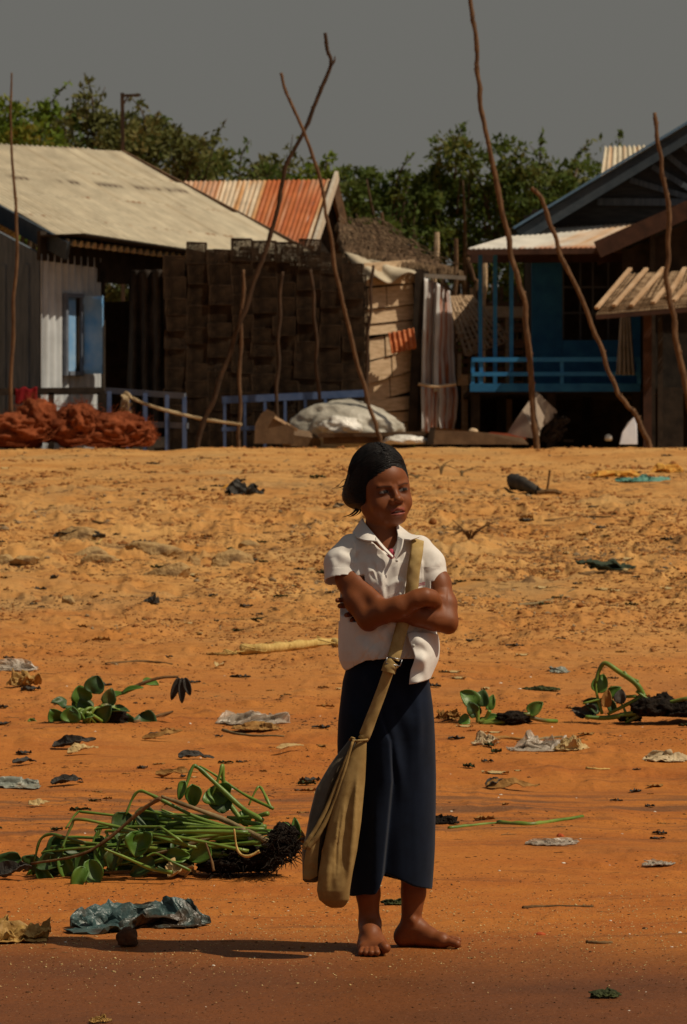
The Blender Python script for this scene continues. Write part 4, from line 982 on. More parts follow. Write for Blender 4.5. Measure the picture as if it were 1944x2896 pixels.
# ---------------------------------------------------------------- sculpting by signed distance, meshed with surface nets
D0 = 14.06
def G(px, py, dy=0.0): return np.array(at(px, py, D0+dy))
KP = D0/F
class Sculpt:
    def __init__(s, lo, hi, h):
        s.lo = np.array(lo, float); s.h = h
        s.n = np.ceil((np.array(hi)-s.lo)/h).astype(int)+1
        s.D = np.full(s.n, 0.5, np.float32)
    def sub(s, lo, hi):
        a = np.clip(np.floor((np.array(lo)-s.lo)/s.h).astype(int), 0, s.n); b = np.clip(np.ceil((np.array(hi)-s.lo)/s.h).astype(int)+1, 0, s.n)
        sl = tuple(slice(i, j) for i, j in zip(a, b))
        ax = [s.lo[i]+s.h*np.arange(a[i], b[i], dtype=np.float32) for i in range(3)]
        return sl, ax[0].reshape(-1, 1, 1).astype(np.float32), ax[1].reshape(1, -1, 1).astype(np.float32), ax[2].reshape(1, 1, -1).astype(np.float32)
    def op(s, fn, lo, hi, k, mode='u'):
        m = k+4*s.h; sl, X, Y, Z = s.sub(np.array(lo)-m, np.array(hi)+m)
        a = s.D[sl]
        if a.size == 0: return s
        d = fn(X, Y, Z).astype(np.float32)
        if mode == 'u':
            if k > 0:
                h = np.maximum(k-np.abs(a-d), 0)/k; s.D[sl] = np.minimum(a, d)-h*h*k*.25
            else: s.D[sl] = np.minimum(a, d)
        elif mode == 's':
            d = -d
            if k > 0:
                h = np.maximum(k-np.abs(a-d), 0)/k; s.D[sl] = np.maximum(a, d)+h*h*k*.25
            else: s.D[sl] = np.maximum(a, d)
        elif mode == 'i': s.D[sl] = np.maximum(a, d)
        elif mode == 'd': s.D[sl] = a+d
        return s
    def cone(s, a, b, ra, rb, k=.008, mode='u'):
        a = np.array(a, float); b = np.array(b, float); ab = b-a; L = max(ab@ab, 1e-12)
        def fn(X, Y, Z):
            t = np.clip(((X-a[0])*ab[0]+(Y-a[1])*ab[1]+(Z-a[2])*ab[2])/L, 0, 1)
            return np.sqrt((X-a[0]-t*ab[0])**2+(Y-a[1]-t*ab[1])**2+(Z-a[2]-t*ab[2])**2)-(ra+(rb-ra)*t)
        r = max(ra, rb); return s.op(fn, np.minimum(a, b)-r, np.maximum(a, b)+r, k, mode)
    def chain(s, pts, k=.008, mode='u'):
        for (a, ra), (b, rb) in zip(pts[:-1], pts[1:]): s.cone(a, b, ra, rb, k, mode)
        return s
    def ell(s, c, r, Rm=None, k=.01, mode='u'):
        c = np.array(c, float); r = np.array(r, float)*(HS if Rm is HR else 1); Rm = np.eye(3) if Rm is None else Rm; ext = np.sqrt(((Rm*np.array(r)[:, None])**2).sum(0))
        def fn(X, Y, Z):
            x, y, z = X-c[0], Y-c[1], Z-c[2]
            q = [(Rm[i, 0]*x+Rm[i, 1]*y+Rm[i, 2]*z)/r[i] for i in range(3)]
            k0 = np.sqrt(q[0]**2+q[1]**2+q[2]**2); k1 = np.sqrt((q[0]/r[0])**2+(q[1]/r[1])**2+(q[2]/r[2])**2)+1e-9
            return k0*(k0-1)/k1
        return s.op(fn, c-ext, c+ext, k, mode)
    def loft(s, rows, k=.01, mode='u', grow=0.0, p=2.0):
        """rows: (py, left px, right px, half depth, centre dy)"""
        r = np.array(sorted(rows, key=lambda q: -q[0]), float)
        zz = (CY-r[:, 0])*KP; cx = ((r[:, 1]+r[:, 2])/2-CX)*KP; a_ = (r[:, 2]-r[:, 1])/2*KP+grow; b_ = r[:, 3]+grow; cy = D0+r[:, 4]
        def fn(X, Y, Z):
            z = Z.ravel(); f = lambda v: np.interp(z, zz, v).reshape(1, 1, -1).astype(np.float32)
            A, B = f(a_), f(b_)
            q = (np.abs((X-f(cx))/A)**p+np.abs((Y-f(cy))/B)**p)**(1/p)
            d = (q-1)*np.minimum(A, B)
            return np.maximum(d, np.maximum(zz[0]-grow-Z, Z-zz[-1]-grow))
        lo = ((cx-a_).min(), (cy-b_).min(), zz[0]-grow); hi = ((cx+a_).max(), (cy+b_).max(), zz[-1]+grow)
        return s.op(fn, lo, hi, k, mode)
    def crease(s, pts, amp, w, taper=True):
        """raise (amp>0) or sink (amp<0) the surface along a polyline"""
        P = np.array(pts, float); n = len(P)-1; m = w*2.4; best = None
        sl, X, Y, Z = s.sub(P.min(0)-m, P.max(0)+m)
        for i in range(n):
            p, ab = P[i], P[i+1]-P[i]; L = max(ab@ab, 1e-12)
            tc = np.clip(((X-p[0])*ab[0]+(Y-p[1])*ab[1]+(Z-p[2])*ab[2])/L, 0, 1)
            d2 = (X-p[0]-tc*ab[0])**2+(Y-p[1]-tc*ab[1])**2+(Z-p[2]-tc*ab[2])**2
            g = (i+tc)/n; e = np.sin(np.pi*np.clip(g*.94+.03, 0, 1))**.6 if taper else 1.0
            v = e*np.exp(-d2/(w*w)); best = v if best is None else np.maximum(best, v)
        s.D[sl] -= (amp*best).astype(np.float32)
        return s
    def mesh(s):
        D = s.D; S = D < 0; n = D.shape
        acc = np.zeros(tuple(i-1 for i in n)+(3,), np.float32); cnt = np.zeros(tuple(i-1 for i in n), np.int8)
        import itertools
        corners = list(itertools.product((0, 1), repeat=3))
        V8 = lambda c: tuple(slice(c[i], n[i]-1+c[i]) for i in range(3))
        any_ = np.zeros(tuple(i-1 for i in n), bool); all_ = np.ones_like(any_)
        for c in corners: any_ |= S[V8(c)]; all_ &= S[V8(c)]
        act = any_ & ~all_; idx = np.argwhere(act)
        vals = np.stack([D[idx[:, 0]+c[0], idx[:, 1]+c[1], idx[:, 2]+c[2]] for c in corners], 1)
        P = np.zeros((len(idx), 3)); C = np.zeros(len(idx))
        for i, c in enumerate(corners):
            for ax in range(3):
                if c[ax] == 0:
                    c2 = list(c); c2[ax] = 1; j = corners.index(tuple(c2))
                    a, b = vals[:, i], vals[:, j]; cr = (a < 0) != (b < 0)
                    t = np.where(cr, a/np.where(cr, a-b, 1), 0)
                    q = np.tile(np.array(c, float), (len(idx), 1)); q[:, ax] += t
                    P[cr] += q[cr]; C[cr] += 1
        V = (idx+P/C[:, None])*s.h+s.lo
        vid = -np.ones(act.shape, np.int32); vid[tuple(idx.T)] = np.arange(len(idx))
        Q = []
        for ax in range(3):
            a1, a2 = (ax+1) % 3, (ax+2) % 3
            s0 = [slice(1, n[i]-1) for i in range(3)]; s0[ax] = slice(0, n[ax]-1)
            s1 = list(s0); s1[ax] = slice(1, n[ax])
            A, B = S[tuple(s0)], S[tuple(s1)]
            e = np.argwhere(A != B)
            if len(e) == 0: continue
            flip = A[tuple(e.T)]
            off = np.array([1, 1, 1]); off[ax] = 0; e = e+off
            def cell(d1, d2):
                q = e.copy(); q[:, a1] -= d1; q[:, a2] -= d2; return vid[tuple(q.T)]
            f = np.stack([cell(1, 1), cell(0, 1), cell(0, 0), cell(1, 0)], 1)
            f[~flip] = f[~flip][:, ::-1]; Q.append(f)
        Fq = np.concatenate(Q); Fq = Fq[(Fq >= 0).all(1)]
        # one gentle relaxation
        for _ in range(2):
            acc = np.zeros_like(V); cn = np.zeros(len(V))
            for k in range(4):
                np.add.at(acc, Fq[:, k], V[Fq[:, (k+1) % 4]]+V[Fq[:, (k-1) % 4]]); np.add.at(cn, Fq[:, k], 2)
            V = V*.5+.5*acc/np.maximum(cn, 1)[:, None]
        return V, Fq

# ---------------------------------------------------------------- the girl
HC = G(1085, 1390, 0.0)                       # between the ears
_yaw, _roll, _pit = R(25), R(8), R(3)
_f = np.array([math.sin(_yaw), -math.cos(_yaw), 0]); _u = np.array([-math.sin(_roll), 0, math.cos(_roll)])
_f = _f-(_f@_u)*_u; _f /= np.linalg.norm(_f)
_f = _f*math.cos(_pit)-_u*math.sin(_pit); _r = np.cross(_u, _f)*-1
if _r[0] < 0: _r = -_r
_r /= np.linalg.norm(_r); _u = np.cross(_r, _f); _u = _u if _u[2] > 0 else -_u
HR = np.stack([_r, _f, _u])                   # rows: viewer's right, forward, up
HS = .945                                     # size of the head
def H(x, y, z): return HC+(HR[0]*x+HR[1]*y+HR[2]*z)*HS
def eul(rx=0, ry=0, rz=0):
    from mathutils import Euler
    return np.array(Euler((rx, ry, rz)).to_matrix())

person = thing('person', (float(G(1080, 2690)[0]), D0+.03, float(ground_z(G(1080, 2690)[0], D0))), 'barefoot girl with folded arms in white shirt and long navy skirt', 'person')

def build_body():
    S = Sculpt(G(905, 2735, -.20), G(1325, 1238, .17), .0022)
    # torso and pelvis under the clothes
    S.loft([(1500, 1045, 1118, .044, .01), (1530, 1025, 1150, .050, .01), (1580, 1005, 1180, .062, .01), (1700, 1000, 1190, .068, .01), (1840, 1010, 1195, .070, .02), (1960, 1005, 1195, .070, .025)], .02)
    S.cone(G(1079, 1560, .005), G(1081, 1440, .012), .050, .043, .02)
    S.cone(G(1010, 1560, .01), G(1170, 1560, .01), .034, .034, .03)
    # legs
    gz = lambda px, dy: float(ground_z(G(px, 2690, dy)[0], D0+dy))
    S.chain([(G(1045, 1950, .025), .062), (G(1040, 2200, .03), .048), (G(1040, 2380, .035), .042), (G(1042, 2530, .045), .0325), (G(1046, 2625, .055), .0245)], .01)
    S.chain([(G(1150, 1950, .025), .062), (G(1165, 2200, .045), .046), (G(1172, 2380, .06), .043), (G(1170, 2525, .075), .0335), (G(1161, 2625, .08), .0255)], .01)
    def foot(px, dy, h):
        p = G(px, 2690, dy); p[2] = gz(px, dy)+h; return p
    # her right foot, toes to the camera
    S.chain([(G(1046, 2625, .055), .0245), (foot(1045, .075, .030), .027), (foot(1044, .085, .026), .0255)], .012)
    S.chain([(G(1046, 2612, .052), .0240), (foot(1049, .015, .050), .0245), (foot(1054, -.040, .024), .019)], .026)
    S.chain([(foot(1044, .07, .024), .024), (foot(1034, .0, .022), .020), (foot(1030, -.045, .016), .0155)], .014)
    S.chain([(foot(1048, .05, .028), .022), (foot(1068, -.01, .026), .022), (foot(1078, -.05, .020), .0185)], .014)
    S.cone(foot(1034, -.045, .016), foot(1078, -.05, .018), .015, .017, .012)
    for (xa, da, ha, xb, db, hb, r) in ((1081, -.055, .019, 1091, -.088, .022, .0145), (1064, -.060, .015, 1067, -.104, .012, .0092), (1051, -.058, .014, 1051, -.103, .011, .0086), (1038, -.054, .013, 1036, -.096, .010, .0082), (1027, -.046, .012, 1021, -.084, .010, .0080)):
        a, b = foot(xa, da, ha), foot(xb, db, hb); m = (a+b)/2+np.array([0, 0, .004])
        S.chain([(a, r*1.02), (m, r*.92), (b, r)], .003)
    # her left foot, pointing to the right of the picture
    S.chain([(G(1161, 2625, .08), .0255), (foot(1146, .088, .034), .0265), (foot(1141, .088, .026), .0245)], .012)
    S.chain([(G(1163, 2622, .078), .0255), (foot(1188, .07, .048), .0225), (foot(1218, .052, .032), .0190), (foot(1250, .032, .020), .0165)], .018)
    S.chain([(foot(1145, .085, .026), .025), (foot(1200, .058, .020), .016), (foot(1252, .026, .020), .0185)], .014)
    S.chain([(foot(1150, .095, .024), .023), (foot(1215, .085, .020), .018), (foot(1250, .072, .017), .015)], .014)
    S.cone(foot(1250, .030, .022), foot(1250, .072, .018), .0185, .014, .012)
    for (xa, da, ha, xb, db, hb, r) in ((1260, .016, .016, 1293, .002, .013, .0118), (1262, .037, .019, 1298, .027, .018, .0078), (1261, .051, .019, 1294, .047, .018, .0074), (1258, .064, .017, 1286, .064, .015, .0070), (1255, .074, .016, 1275, .075, .013, .0078)):
        a, b = foot(xa, da, ha), foot(xb, db, hb); m = (a+b)/2+np.array([0, 0, .004])
        S.chain([(a, r), (m, r*.92), (b, r)], .003)
    S.ell(foot(1168, .055, .075), (.010, .012, .012), k=.012)          # ankle bones
    S.ell(foot(1066, .050, .072), (.010, .010, .012), k=.012)
    # her right arm (left of picture) lies on top
    S.chain([(G(975, 1580, -.005), 0.0316), (G(988, 1640, -.045), 0.0321), (G(1010, 1700, -.082), 0.0302), (G(1042, 1748, -.106), 0.0293)], .026)
    S.chain([(G(1044, 1746, -.108), 0.0284), (G(1085, 1730, -.130), 0.0279), (G(1130, 1717, -.148), 0.0256), (G(1180, 1694, -.156), 0.0206), (G(1204, 1686, -.156), 0.0191)], .026)
    S.cone(G(1012, 1650, -.070), G(1062, 1696, -.112), .022, .020, .02)
    S.ell(G(1043, 1768, -.104), (.016, .016, .014), k=.014)
    # right hand folded in behind the other arm
    S.chain([(G(1202, 1687, -.156), .0225), (G(1219, 1691, -.142), .0215), (G(1232, 1702, -.115), .019)], .012)
    for i, (oz, r) in enumerate(((-14, .0085), (-4, .0088), (6, .0085), (15, .0075))):
        S.chain([(G(1230, 1700+oz, -.112), r), (G(1242, 1704+oz, -.088), r), (G(1240, 1706+oz, -.066-.004*i), r*.9), (G(1226, 1708+oz, -.052), r*.85)], .003)
    S.chain([(G(1214, 1680, -.140), .0095), (G(1214, 1676, -.112), .009), (G(1220, 1680, -.088), .008)], .005)
    # her left arm
    S.chain([(G(1212, 1582, -.002), 0.0298), (G(1240, 1650, -.030), 0.0302), (G(1260, 1710, -.058), 0.0279), (G(1264, 1757, -.078), 0.0274)], .026)
    S.chain([(G(1263, 1758, -.080), 0.0265), (G(1225, 1752, -.098), 0.0253), (G(1180, 1742, -.108), 0.0237), (G(1120, 1730, -.104), 0.0209), (G(1078, 1722, -.085), 0.0186)], .026)
    S.ell(G(1272, 1776, -.074), (.014, .015, .013), k=.016)
    # left hand: palm behind the other upper arm, finger tips coming round
    S.chain([(G(1080, 1722, -.085), .020), (G(1050, 1716, -.062), .021), (G(1024, 1716, -.046), .019)], .012)
    for (pts, r) in ((((1028, 1700, -.046), (998, 1695, -.044), (972, 1696, -.060), (955, 1698, -.078)), .0086), (((1026, 1714, -.044), (998, 1714, -.044), (978, 1713, -.060), (961, 1714, -.077)), .0088),
                     (((1027, 1727, -.044), (1004, 1733, -.046), (990, 1737, -.062), (980, 1740, -.080)), .0084), (((1032, 1738, -.046), (1012, 1748, -.052), (1000, 1752, -.062), (994, 1754, -.072)), .0074)):
        S.chain([(G(*p), r*(1-.07*i)) for i, p in enumerate(pts)], .003)
    S.chain([(G(1062, 1704, -.070), .010), (G(1048, 1690, -.058), .0095), (G(1030, 1680, -.050), .0085)], .005)
    # head
    S.ell(H(0, -.018, .036), (.071, .086, .078), HR, .01)
    S.ell(H(0, .013, -.022), (.0635, .065, .070), HR, .02)
    S.ell(H(0, .040, .040), (.050, .040, .040), HR, .025)              # forehead
    S.ell(H(0, .055, -.073), (.024, .020, .018), HR, .022)             # chin
    for s in (-1, 1):
        S.cone(H(s*.052, -.005, -.042), H(s*.018, .050, -.075), .019, .016, .025)   # jaw line
        S.ell(H(s*.036, .050, -.036), (.026, .023, .025), HR, .02)     # cheek
        S.ell(H(s*.044, .035, .008), (.020, .024, .034), HR, .02)     # temple and cheekbone
        S.ell(H(s*.030, .084, .003), (.020, .014, .010), HR, .012, 's') # socket
        S.ell(H(s*.0310, .0610, .001), (.0175, .0145, .0120), HR, .004)   # eyeball and lids
        S.cone(H(s*.014, .0755, .0165), H(s*.042, .0665, .018), .0050, .004, .012)     # brow
        S.ell(H(s*.070, -.012, -.006), (.010, .018, .026), HR, .008)    # ear
    S.cone(H(0, .0745, .008), H(0, .0890, -.020), .0060, .0085, .012)     # nose
    S.ell(H(0, .0925, -.0235), (.0122, .0110, .0098), HR, .007)
    for s in (-1, 1):
        S.ell(H(s*.0145, .0835, -.0280), (.0085, .0100, .0078), HR, .005)
        S.ell(H(s*.0070, .0915, -.0355), (.0036, .0050, .0032), HR, .002, 's')
    S.ell(H(0, .068, -.056), (.027, .019, .019), HR, .016)              # mouth mound
    S.cone(H(-.020, .0765, -.0560), H(0, .0870, -.0510), .0042, .0058, .004); S.cone(H(.020, .0765, -.0560), H(0, .0870, -.0510), .0042, .0058, .004)
    S.cone(H(-.016, .0775, -.0660), H(.016, .0775, -.0660), .0065, .0065, .004); S.ell(H(0, .0830, -.0668), (.014, .008, .0062), HR, .004)
    S.cone(H(0, .0845, -.0592), H(.0205, .0800, -.0630), .0030, .0026, .002, 's'); S.cone(H(0, .0845, -.0592), H(-.0205, .0800, -.0630), .0030, .0026, .002, 's'); S.cone(H(-.009, .0895, -.0602), H(.012, .0895, -.0602), .0046, .0044, .002, 's')
    S.crease([H(0, .0915, -.039), H(0, .0890, -.047)], -.0015, .004)
    for s in (-1, 1): S.crease([H(s*.021, .078, -.030), H(s*.028, .072, -.048), H(s*.027, .068, -.060)], -.0018, .004); S.crease([H(s*.006, .079, .024), H(s*.008, .079, .014)], -.0014, .003)
    V, Fq = S.mesh()
    # colours of the skin itself
    L = (V-HC)@HR.T/HS; x, y, z = L[:, 0], L[:, 1], L[:, 2]
    col = np.tile(np.array([.205, .062, .019]), (len(V), 1)); n = fbm3(V*35, 3)
    col *= (1+.14*n)[:, None]
    face = (y > .03) & (np.abs(x) < .08) & (z > -.11) & (z < .1)
    def blend(c, w): 
        nonlocal col
        w = (np.clip(w, 0, 1)*face)[:, None]; col = col*(1-w)+np.array(c)*w
    for s in (-1, 1):
        blend((.10, .038, .022), np.exp(-(((x-s*.031)/.026)**2+((z+.002)/.014)**2)**2)*.55)           # darker lids
        bz = .0150+.17*(np.abs(x)-.014)-2.2*np.maximum(np.abs(x)-.036, 0)**1.0*.15
        blend((.022, .012, .009), ((x*s > .010) & (x*s < .052))*np.exp(-((z-bz)/.0028)**4)*.70)
        ex = (x-s*.031)/.0145; ez = (z-.0002-.0012*(1-ex**2))/(.0040*np.sqrt(np.clip(1-ex**2, .02, 1)))
        ins = 1-sstep(.80, 1.02, np.sqrt(ex**2*.98+0*ez)+0) ; inside = (np.abs(ez) < 1) & (np.abs(ex) < 1)
        blend((.014, .009, .008), ((np.abs(ex) < 1.12) & (ez > -1.15) & (ez < 1.6))*.85)
        blend((.20, .18, .17), inside*1.0)
        blend((.012, .008, .007), (((x-s*.031-.0035)/.0078)**2+((z-.0015)/.0075)**2 < 1)*inside*1.0)
    lip = ((np.abs(x) < .0225) & (z < -.0475+.1*np.abs(x)*-1) & (z > -.0735+.35*np.abs(x)) & (y > .066))
    blend((.27, .070, .050), lip*.85)
    blend((.10, .02, .016), np.exp(-((z+.0594+.17*np.abs(x))/.0026)**2)*(np.abs(x) < .021)*(y > .064)*.9)
    blend((.50, .46, .40), ((np.abs(x-.001) < .0115) & (np.abs(z+.0590) < .0022) & (y > .066))*.75)
    # nails of the toes
    C4 = np.concatenate([col, np.ones((len(V), 1))], 1)
    m = mat_attr('brown_skin', .52, .28, .03, 300, 40, .10)
    b = m.node_tree.nodes['Principled BSDF']; b.inputs['Subsurface Weight'].default_value = .06; b.inputs['Subsurface Radius'].default_value = (.006, .002, .001)
    return link('body', V, Fq, m, person, None, True, {'Col': C4})
build_body()

def build_hair():
    S = Sculpt(HC-np.array([.14, .14, .13]), HC+np.array([.11, .15, .16]), .0022)
    S.ell(H(-.002, -.022, .050), (.080, .096, .093), HR, .0)
    S.ell(H(-.058, -.045, .004), (.036, .056, .046), HR, .03)          # hair drawn back over the ear
    S.ell(H(.054, -.040, .012), (.032, .052, .046), HR, .035)
    S.ell(H(-.030, -.090, -.006), (.056, .042, .040), HR, .03)          # the gathered knot
    S.ell(H(-.060, -.016, -.022), (.017, .030, .020), HR, .016)
    # face opening
    S.ell(H(.005, .104, -.064), (.064, .098, .101), HR, .026, 's')
    S.ell(H(.007, .092, .036), (.020, .036, .032), HR, .018, 's')
    for s in (-1, 1): S.ell(H(s*.048, .060, -.045), (.028, .050, .062), HR, .01, 's')
    # parting and combed locks
    S.crease([H(.003, .070, .095), H(.001, .04, .121), H(.0, -.0, .134)], -.005, .0045, False)
    rnd = random.Random(6)
    for i in range(46):
        s = -1 if i % 5 else 1
        y0 = rnd.uniform(-.02, .062); a = [H(s*.006, y0, .126-.4*max(0, y0)**1.0*.6)]
        for t in (.3, .6, .85, 1.0):
            th = t*1.75; a.append(H(s*(.083*math.sin(th)), y0*(1-t)-.055*t+.012*math.sin(t*3), .046+.089*math.cos(th)))
        S.crease(a, rnd.choice((-.0022, .0022, .0016)), rnd.uniform(.003, .0055), False)
    D_ = S.D.copy(); GX = np.gradient(D_, S.h)
    V, Fq = S.mesh()
    hm = mat('black_hair', (.004, .0035, .0035), (.011, .008, .007), 60, .50, .10, 300, .20, stretch=(1, 1, .15))
    link('hair', V, Fq, hm, person)
    b = MB()
    def strand(pts, r0, r1=.0004): 
        q = spline(pts, 7); b.tube(q, np.linspace(r0, r1, len(q)), 5)
    # loose wisps at the back of the head
    strand([G(1010, 1425, .03), G(1008, 1440, .03), G(992, 1455, .035), G(968, 1463, .04)], .0055)
    strand([G(1016, 1428, .03), G(1012, 1446, .03), G(998, 1458, .035), G(985, 1462, .04)], .0048)
    strand([G(1020, 1432, .025), G(1019, 1448, .03), G(1006, 1459, .03)], .004)
    strand([G(985, 1352, .04), G(972, 1358, .05), G(958, 1372, .055), G(946, 1380, .06)], .0010)
    strand([G(986, 1366, .04), G(974, 1372, .05), G(962, 1379, .06), G(940, 1381, .06)], .0016)
    strand([G(984, 1372, .04), G(972, 1376, .05), G(960, 1378, .06)], .002)
    strand([G(985, 1385, .04), G(981, 1398, .045), G(980, 1404, .05)], .0015)
    strand([G(992, 1428, .03), G(1000, 1436, .03), G(1010, 1442, .03)], .0025)
    def cling(P, off):
        for _ in range(7):
            ix = tuple(np.clip(np.round((P-S.lo)/S.h).astype(int), 0, np.array(D_.shape)-1).T)
            g = np.stack([q[ix] for q in GX], 1); g /= np.linalg.norm(g, axis=1)[:, None]+1e-6
            P = P-np.clip(D_[ix]-off, -.03, .03)[:, None]*g
        return P
    for i in range(900):
        s = -1 if rnd.random() < .72 else 1
        y0 = rnd.uniform(-.05, .082); d0 = np.array([s*rnd.uniform(.004, .018), y0+.02, .10-.5*max(0, y0)]); lo_ = rnd.uniform(-.35, 1.0)
        d1 = np.array([s*.085, y0*.55+.01, .062*lo_-.012]); d2 = np.array([-.035+rnd.uniform(-.03, .03), -.10, rnd.uniform(-.045, .01)])
        if s < 0 and rnd.random() < .5: d2 = np.array([-.078, -.05, rnd.uniform(-.05, .0)])
        t = np.linspace(0, rnd.uniform(.75, 1.0), 15)[:, None]; dd = (1-t)**2*d0+2*t*(1-t)*d1+t*t*d2
        dd = dd/np.sqrt((dd[:, :1]/.080)**2+(dd[:, 1:2]/.096)**2+(dd[:, 2:]/.093)**2)
        P = np.array([H(q[0]-.002, q[1]-.022, q[2]+.050) for q in dd]); P = cling(P, rnd.uniform(-.0006, .0016))
        P[1:-1] = (P[:-2]+2*P[1:-1]+P[2:])/4
        b.tube(list(P), [.0010+.0006*rnd.random()]*15, 4, cap=False)
    for i in range(1100):
        if i < 650:
            s = -1 if rnd.random() < .6 else 1; q_ = rnd.uniform(0, 1); d0 = np.array([s*rnd.uniform(.0, .020), rnd.uniform(.045, .085), rnd.uniform(.028, .085)]); d1 = np.array([s*rnd.uniform(.045, .075), rnd.uniform(.035, .075), rnd.uniform(.0, .065)]); d2 = np.array([s*.088, rnd.uniform(-.05, .02), -.02+.05*q_])
        else:
            d0 = np.array([-.074, rnd.uniform(-.04, .05), rnd.uniform(-.02, .06)]); d1 = np.array([-.092, rnd.uniform(-.06, .03), rnd.uniform(-.05, .01)]); d2 = np.array([rnd.uniform(-.09, .0), -.08, rnd.uniform(-.07, -.02)])
        t = np.linspace(0, rnd.uniform(.8, 1.0), 15)[:, None]; dd = (1-t)**2*d0+2*t*(1-t)*d1+t*t*d2
        dd = dd/np.sqrt((dd[:, :1]/.080)**2+(dd[:, 1:2]/.096)**2+(dd[:, 2:]/.093)**2)
        P = np.array([H(q[0]-.002, q[1]-.022, q[2]+.050) for q in dd]); P = cling(P, rnd.uniform(-.0004, .0016)); P[1:-1] = (P[:-2]+2*P[1:-1]+P[2:])/4
        b.tube(list(P), [.0010+.0006*rnd.random()]*15, 4, cap=False)
    for i in range(420):
        a = rnd.uniform(-1.35, 1.25); s_ = 1 if a > .08 else -1
        p = np.array([.005+.064*math.sin(a), .074-.040*math.sin(a)**2, .060-.048*abs(a)**1.8])+np.array([rnd.uniform(-.003, .003), rnd.uniform(-.002, .004), rnd.uniform(-.004, .003)])
        q = np.array([s_*(.012+.062*abs(math.sin(a))), .040-.030*abs(a), .098-.040*abs(a)]); r_ = np.array([s_*rnd.uniform(.05, .085), -.035, .07-.05*abs(a)])
        t = np.linspace(0, 1, 11)[:, None]; w = (1-t)**2*p+2*t*(1-t)*q+t*t*r_
        P = cling(np.array([H(*v) for v in w]), rnd.uniform(.0, .0016)); P[1:-1] = (P[:-2]+2*P[1:-1]+P[2:])/4
        if np.abs(np.diff(P, axis=0)).max() < .03: b.tube(list(P), list(np.linspace(.0009, .0012, 11)), 4, cap=False)
    for i in range(340):
        y0 = rnd.uniform(1352, 1432); y1 = 1385+(y0-1385)*.75+rnd.uniform(-14, 14)
        p, q, r_ = G(1034-.25*max(0, y0-1400), y0, -.055), G(1005, (y0+y1)/2+rnd.uniform(-6, 10), -.055), G(978, y1, .02)
        t = np.linspace(0, 1, 11)[:, None]; w = (1-t)**2*p+2*t*(1-t)*q+t*t*r_
        P = cling(w, rnd.uniform(.0, .0018)); P[1:-1] = (P[:-2]+2*P[1:-1]+P[2:])/4
        if np.abs(np.diff(P, axis=0)).max() < .03: b.tube(list(P), list(np.linspace(.0010, .0012, 11)), 4, cap=False)
    for i in range(7):   # flyaways on top
        a = rnd.uniform(-1.0, 1.0); p0 = H(.081*math.sin(a), rnd.uniform(-.05, .03), .046+.086*math.cos(a)); o = H(.004*math.sin(a), 0, .004*math.cos(a))-HC
        d = np.array([rnd.uniform(-.02, .02), rnd.uniform(-.01, .01), rnd.uniform(-.008, .01)])
        strand([p0, p0+o*.8+d*.6, p0+o*.6+d*1.4], .0006)
    b.build('hair_strand', hm, person, smooth=True)
build_hair()

def sheet_grid(name, curves, m, thick, parent, n=16, nu=10, wob=0.0, seed=0):
    """cloth through a list of curves (each a list of points), smoothly lofted"""
    C = [np.array(spline(c, n)) for c in curves]; L = min(len(c) for c in C); C = [c[np.linspace(0, len(c)-1, L).round().astype(int)] for c in C]
    rows = []
    for i in range(L): rows.append(np.array(spline([c[i] for c in C], nu)) if len(C) > 2 else np.linspace(C[0][i], C[1][i], nu+1))
    V = np.array(rows); a, b = V.shape[:2]
    if wob: V[..., 1] += wob*fbm3(V*28+seed, 3)
    o = link(name, V.reshape(-1, 3), gridfaces(a, b), m, parent); solid(o, thick, 0); return o

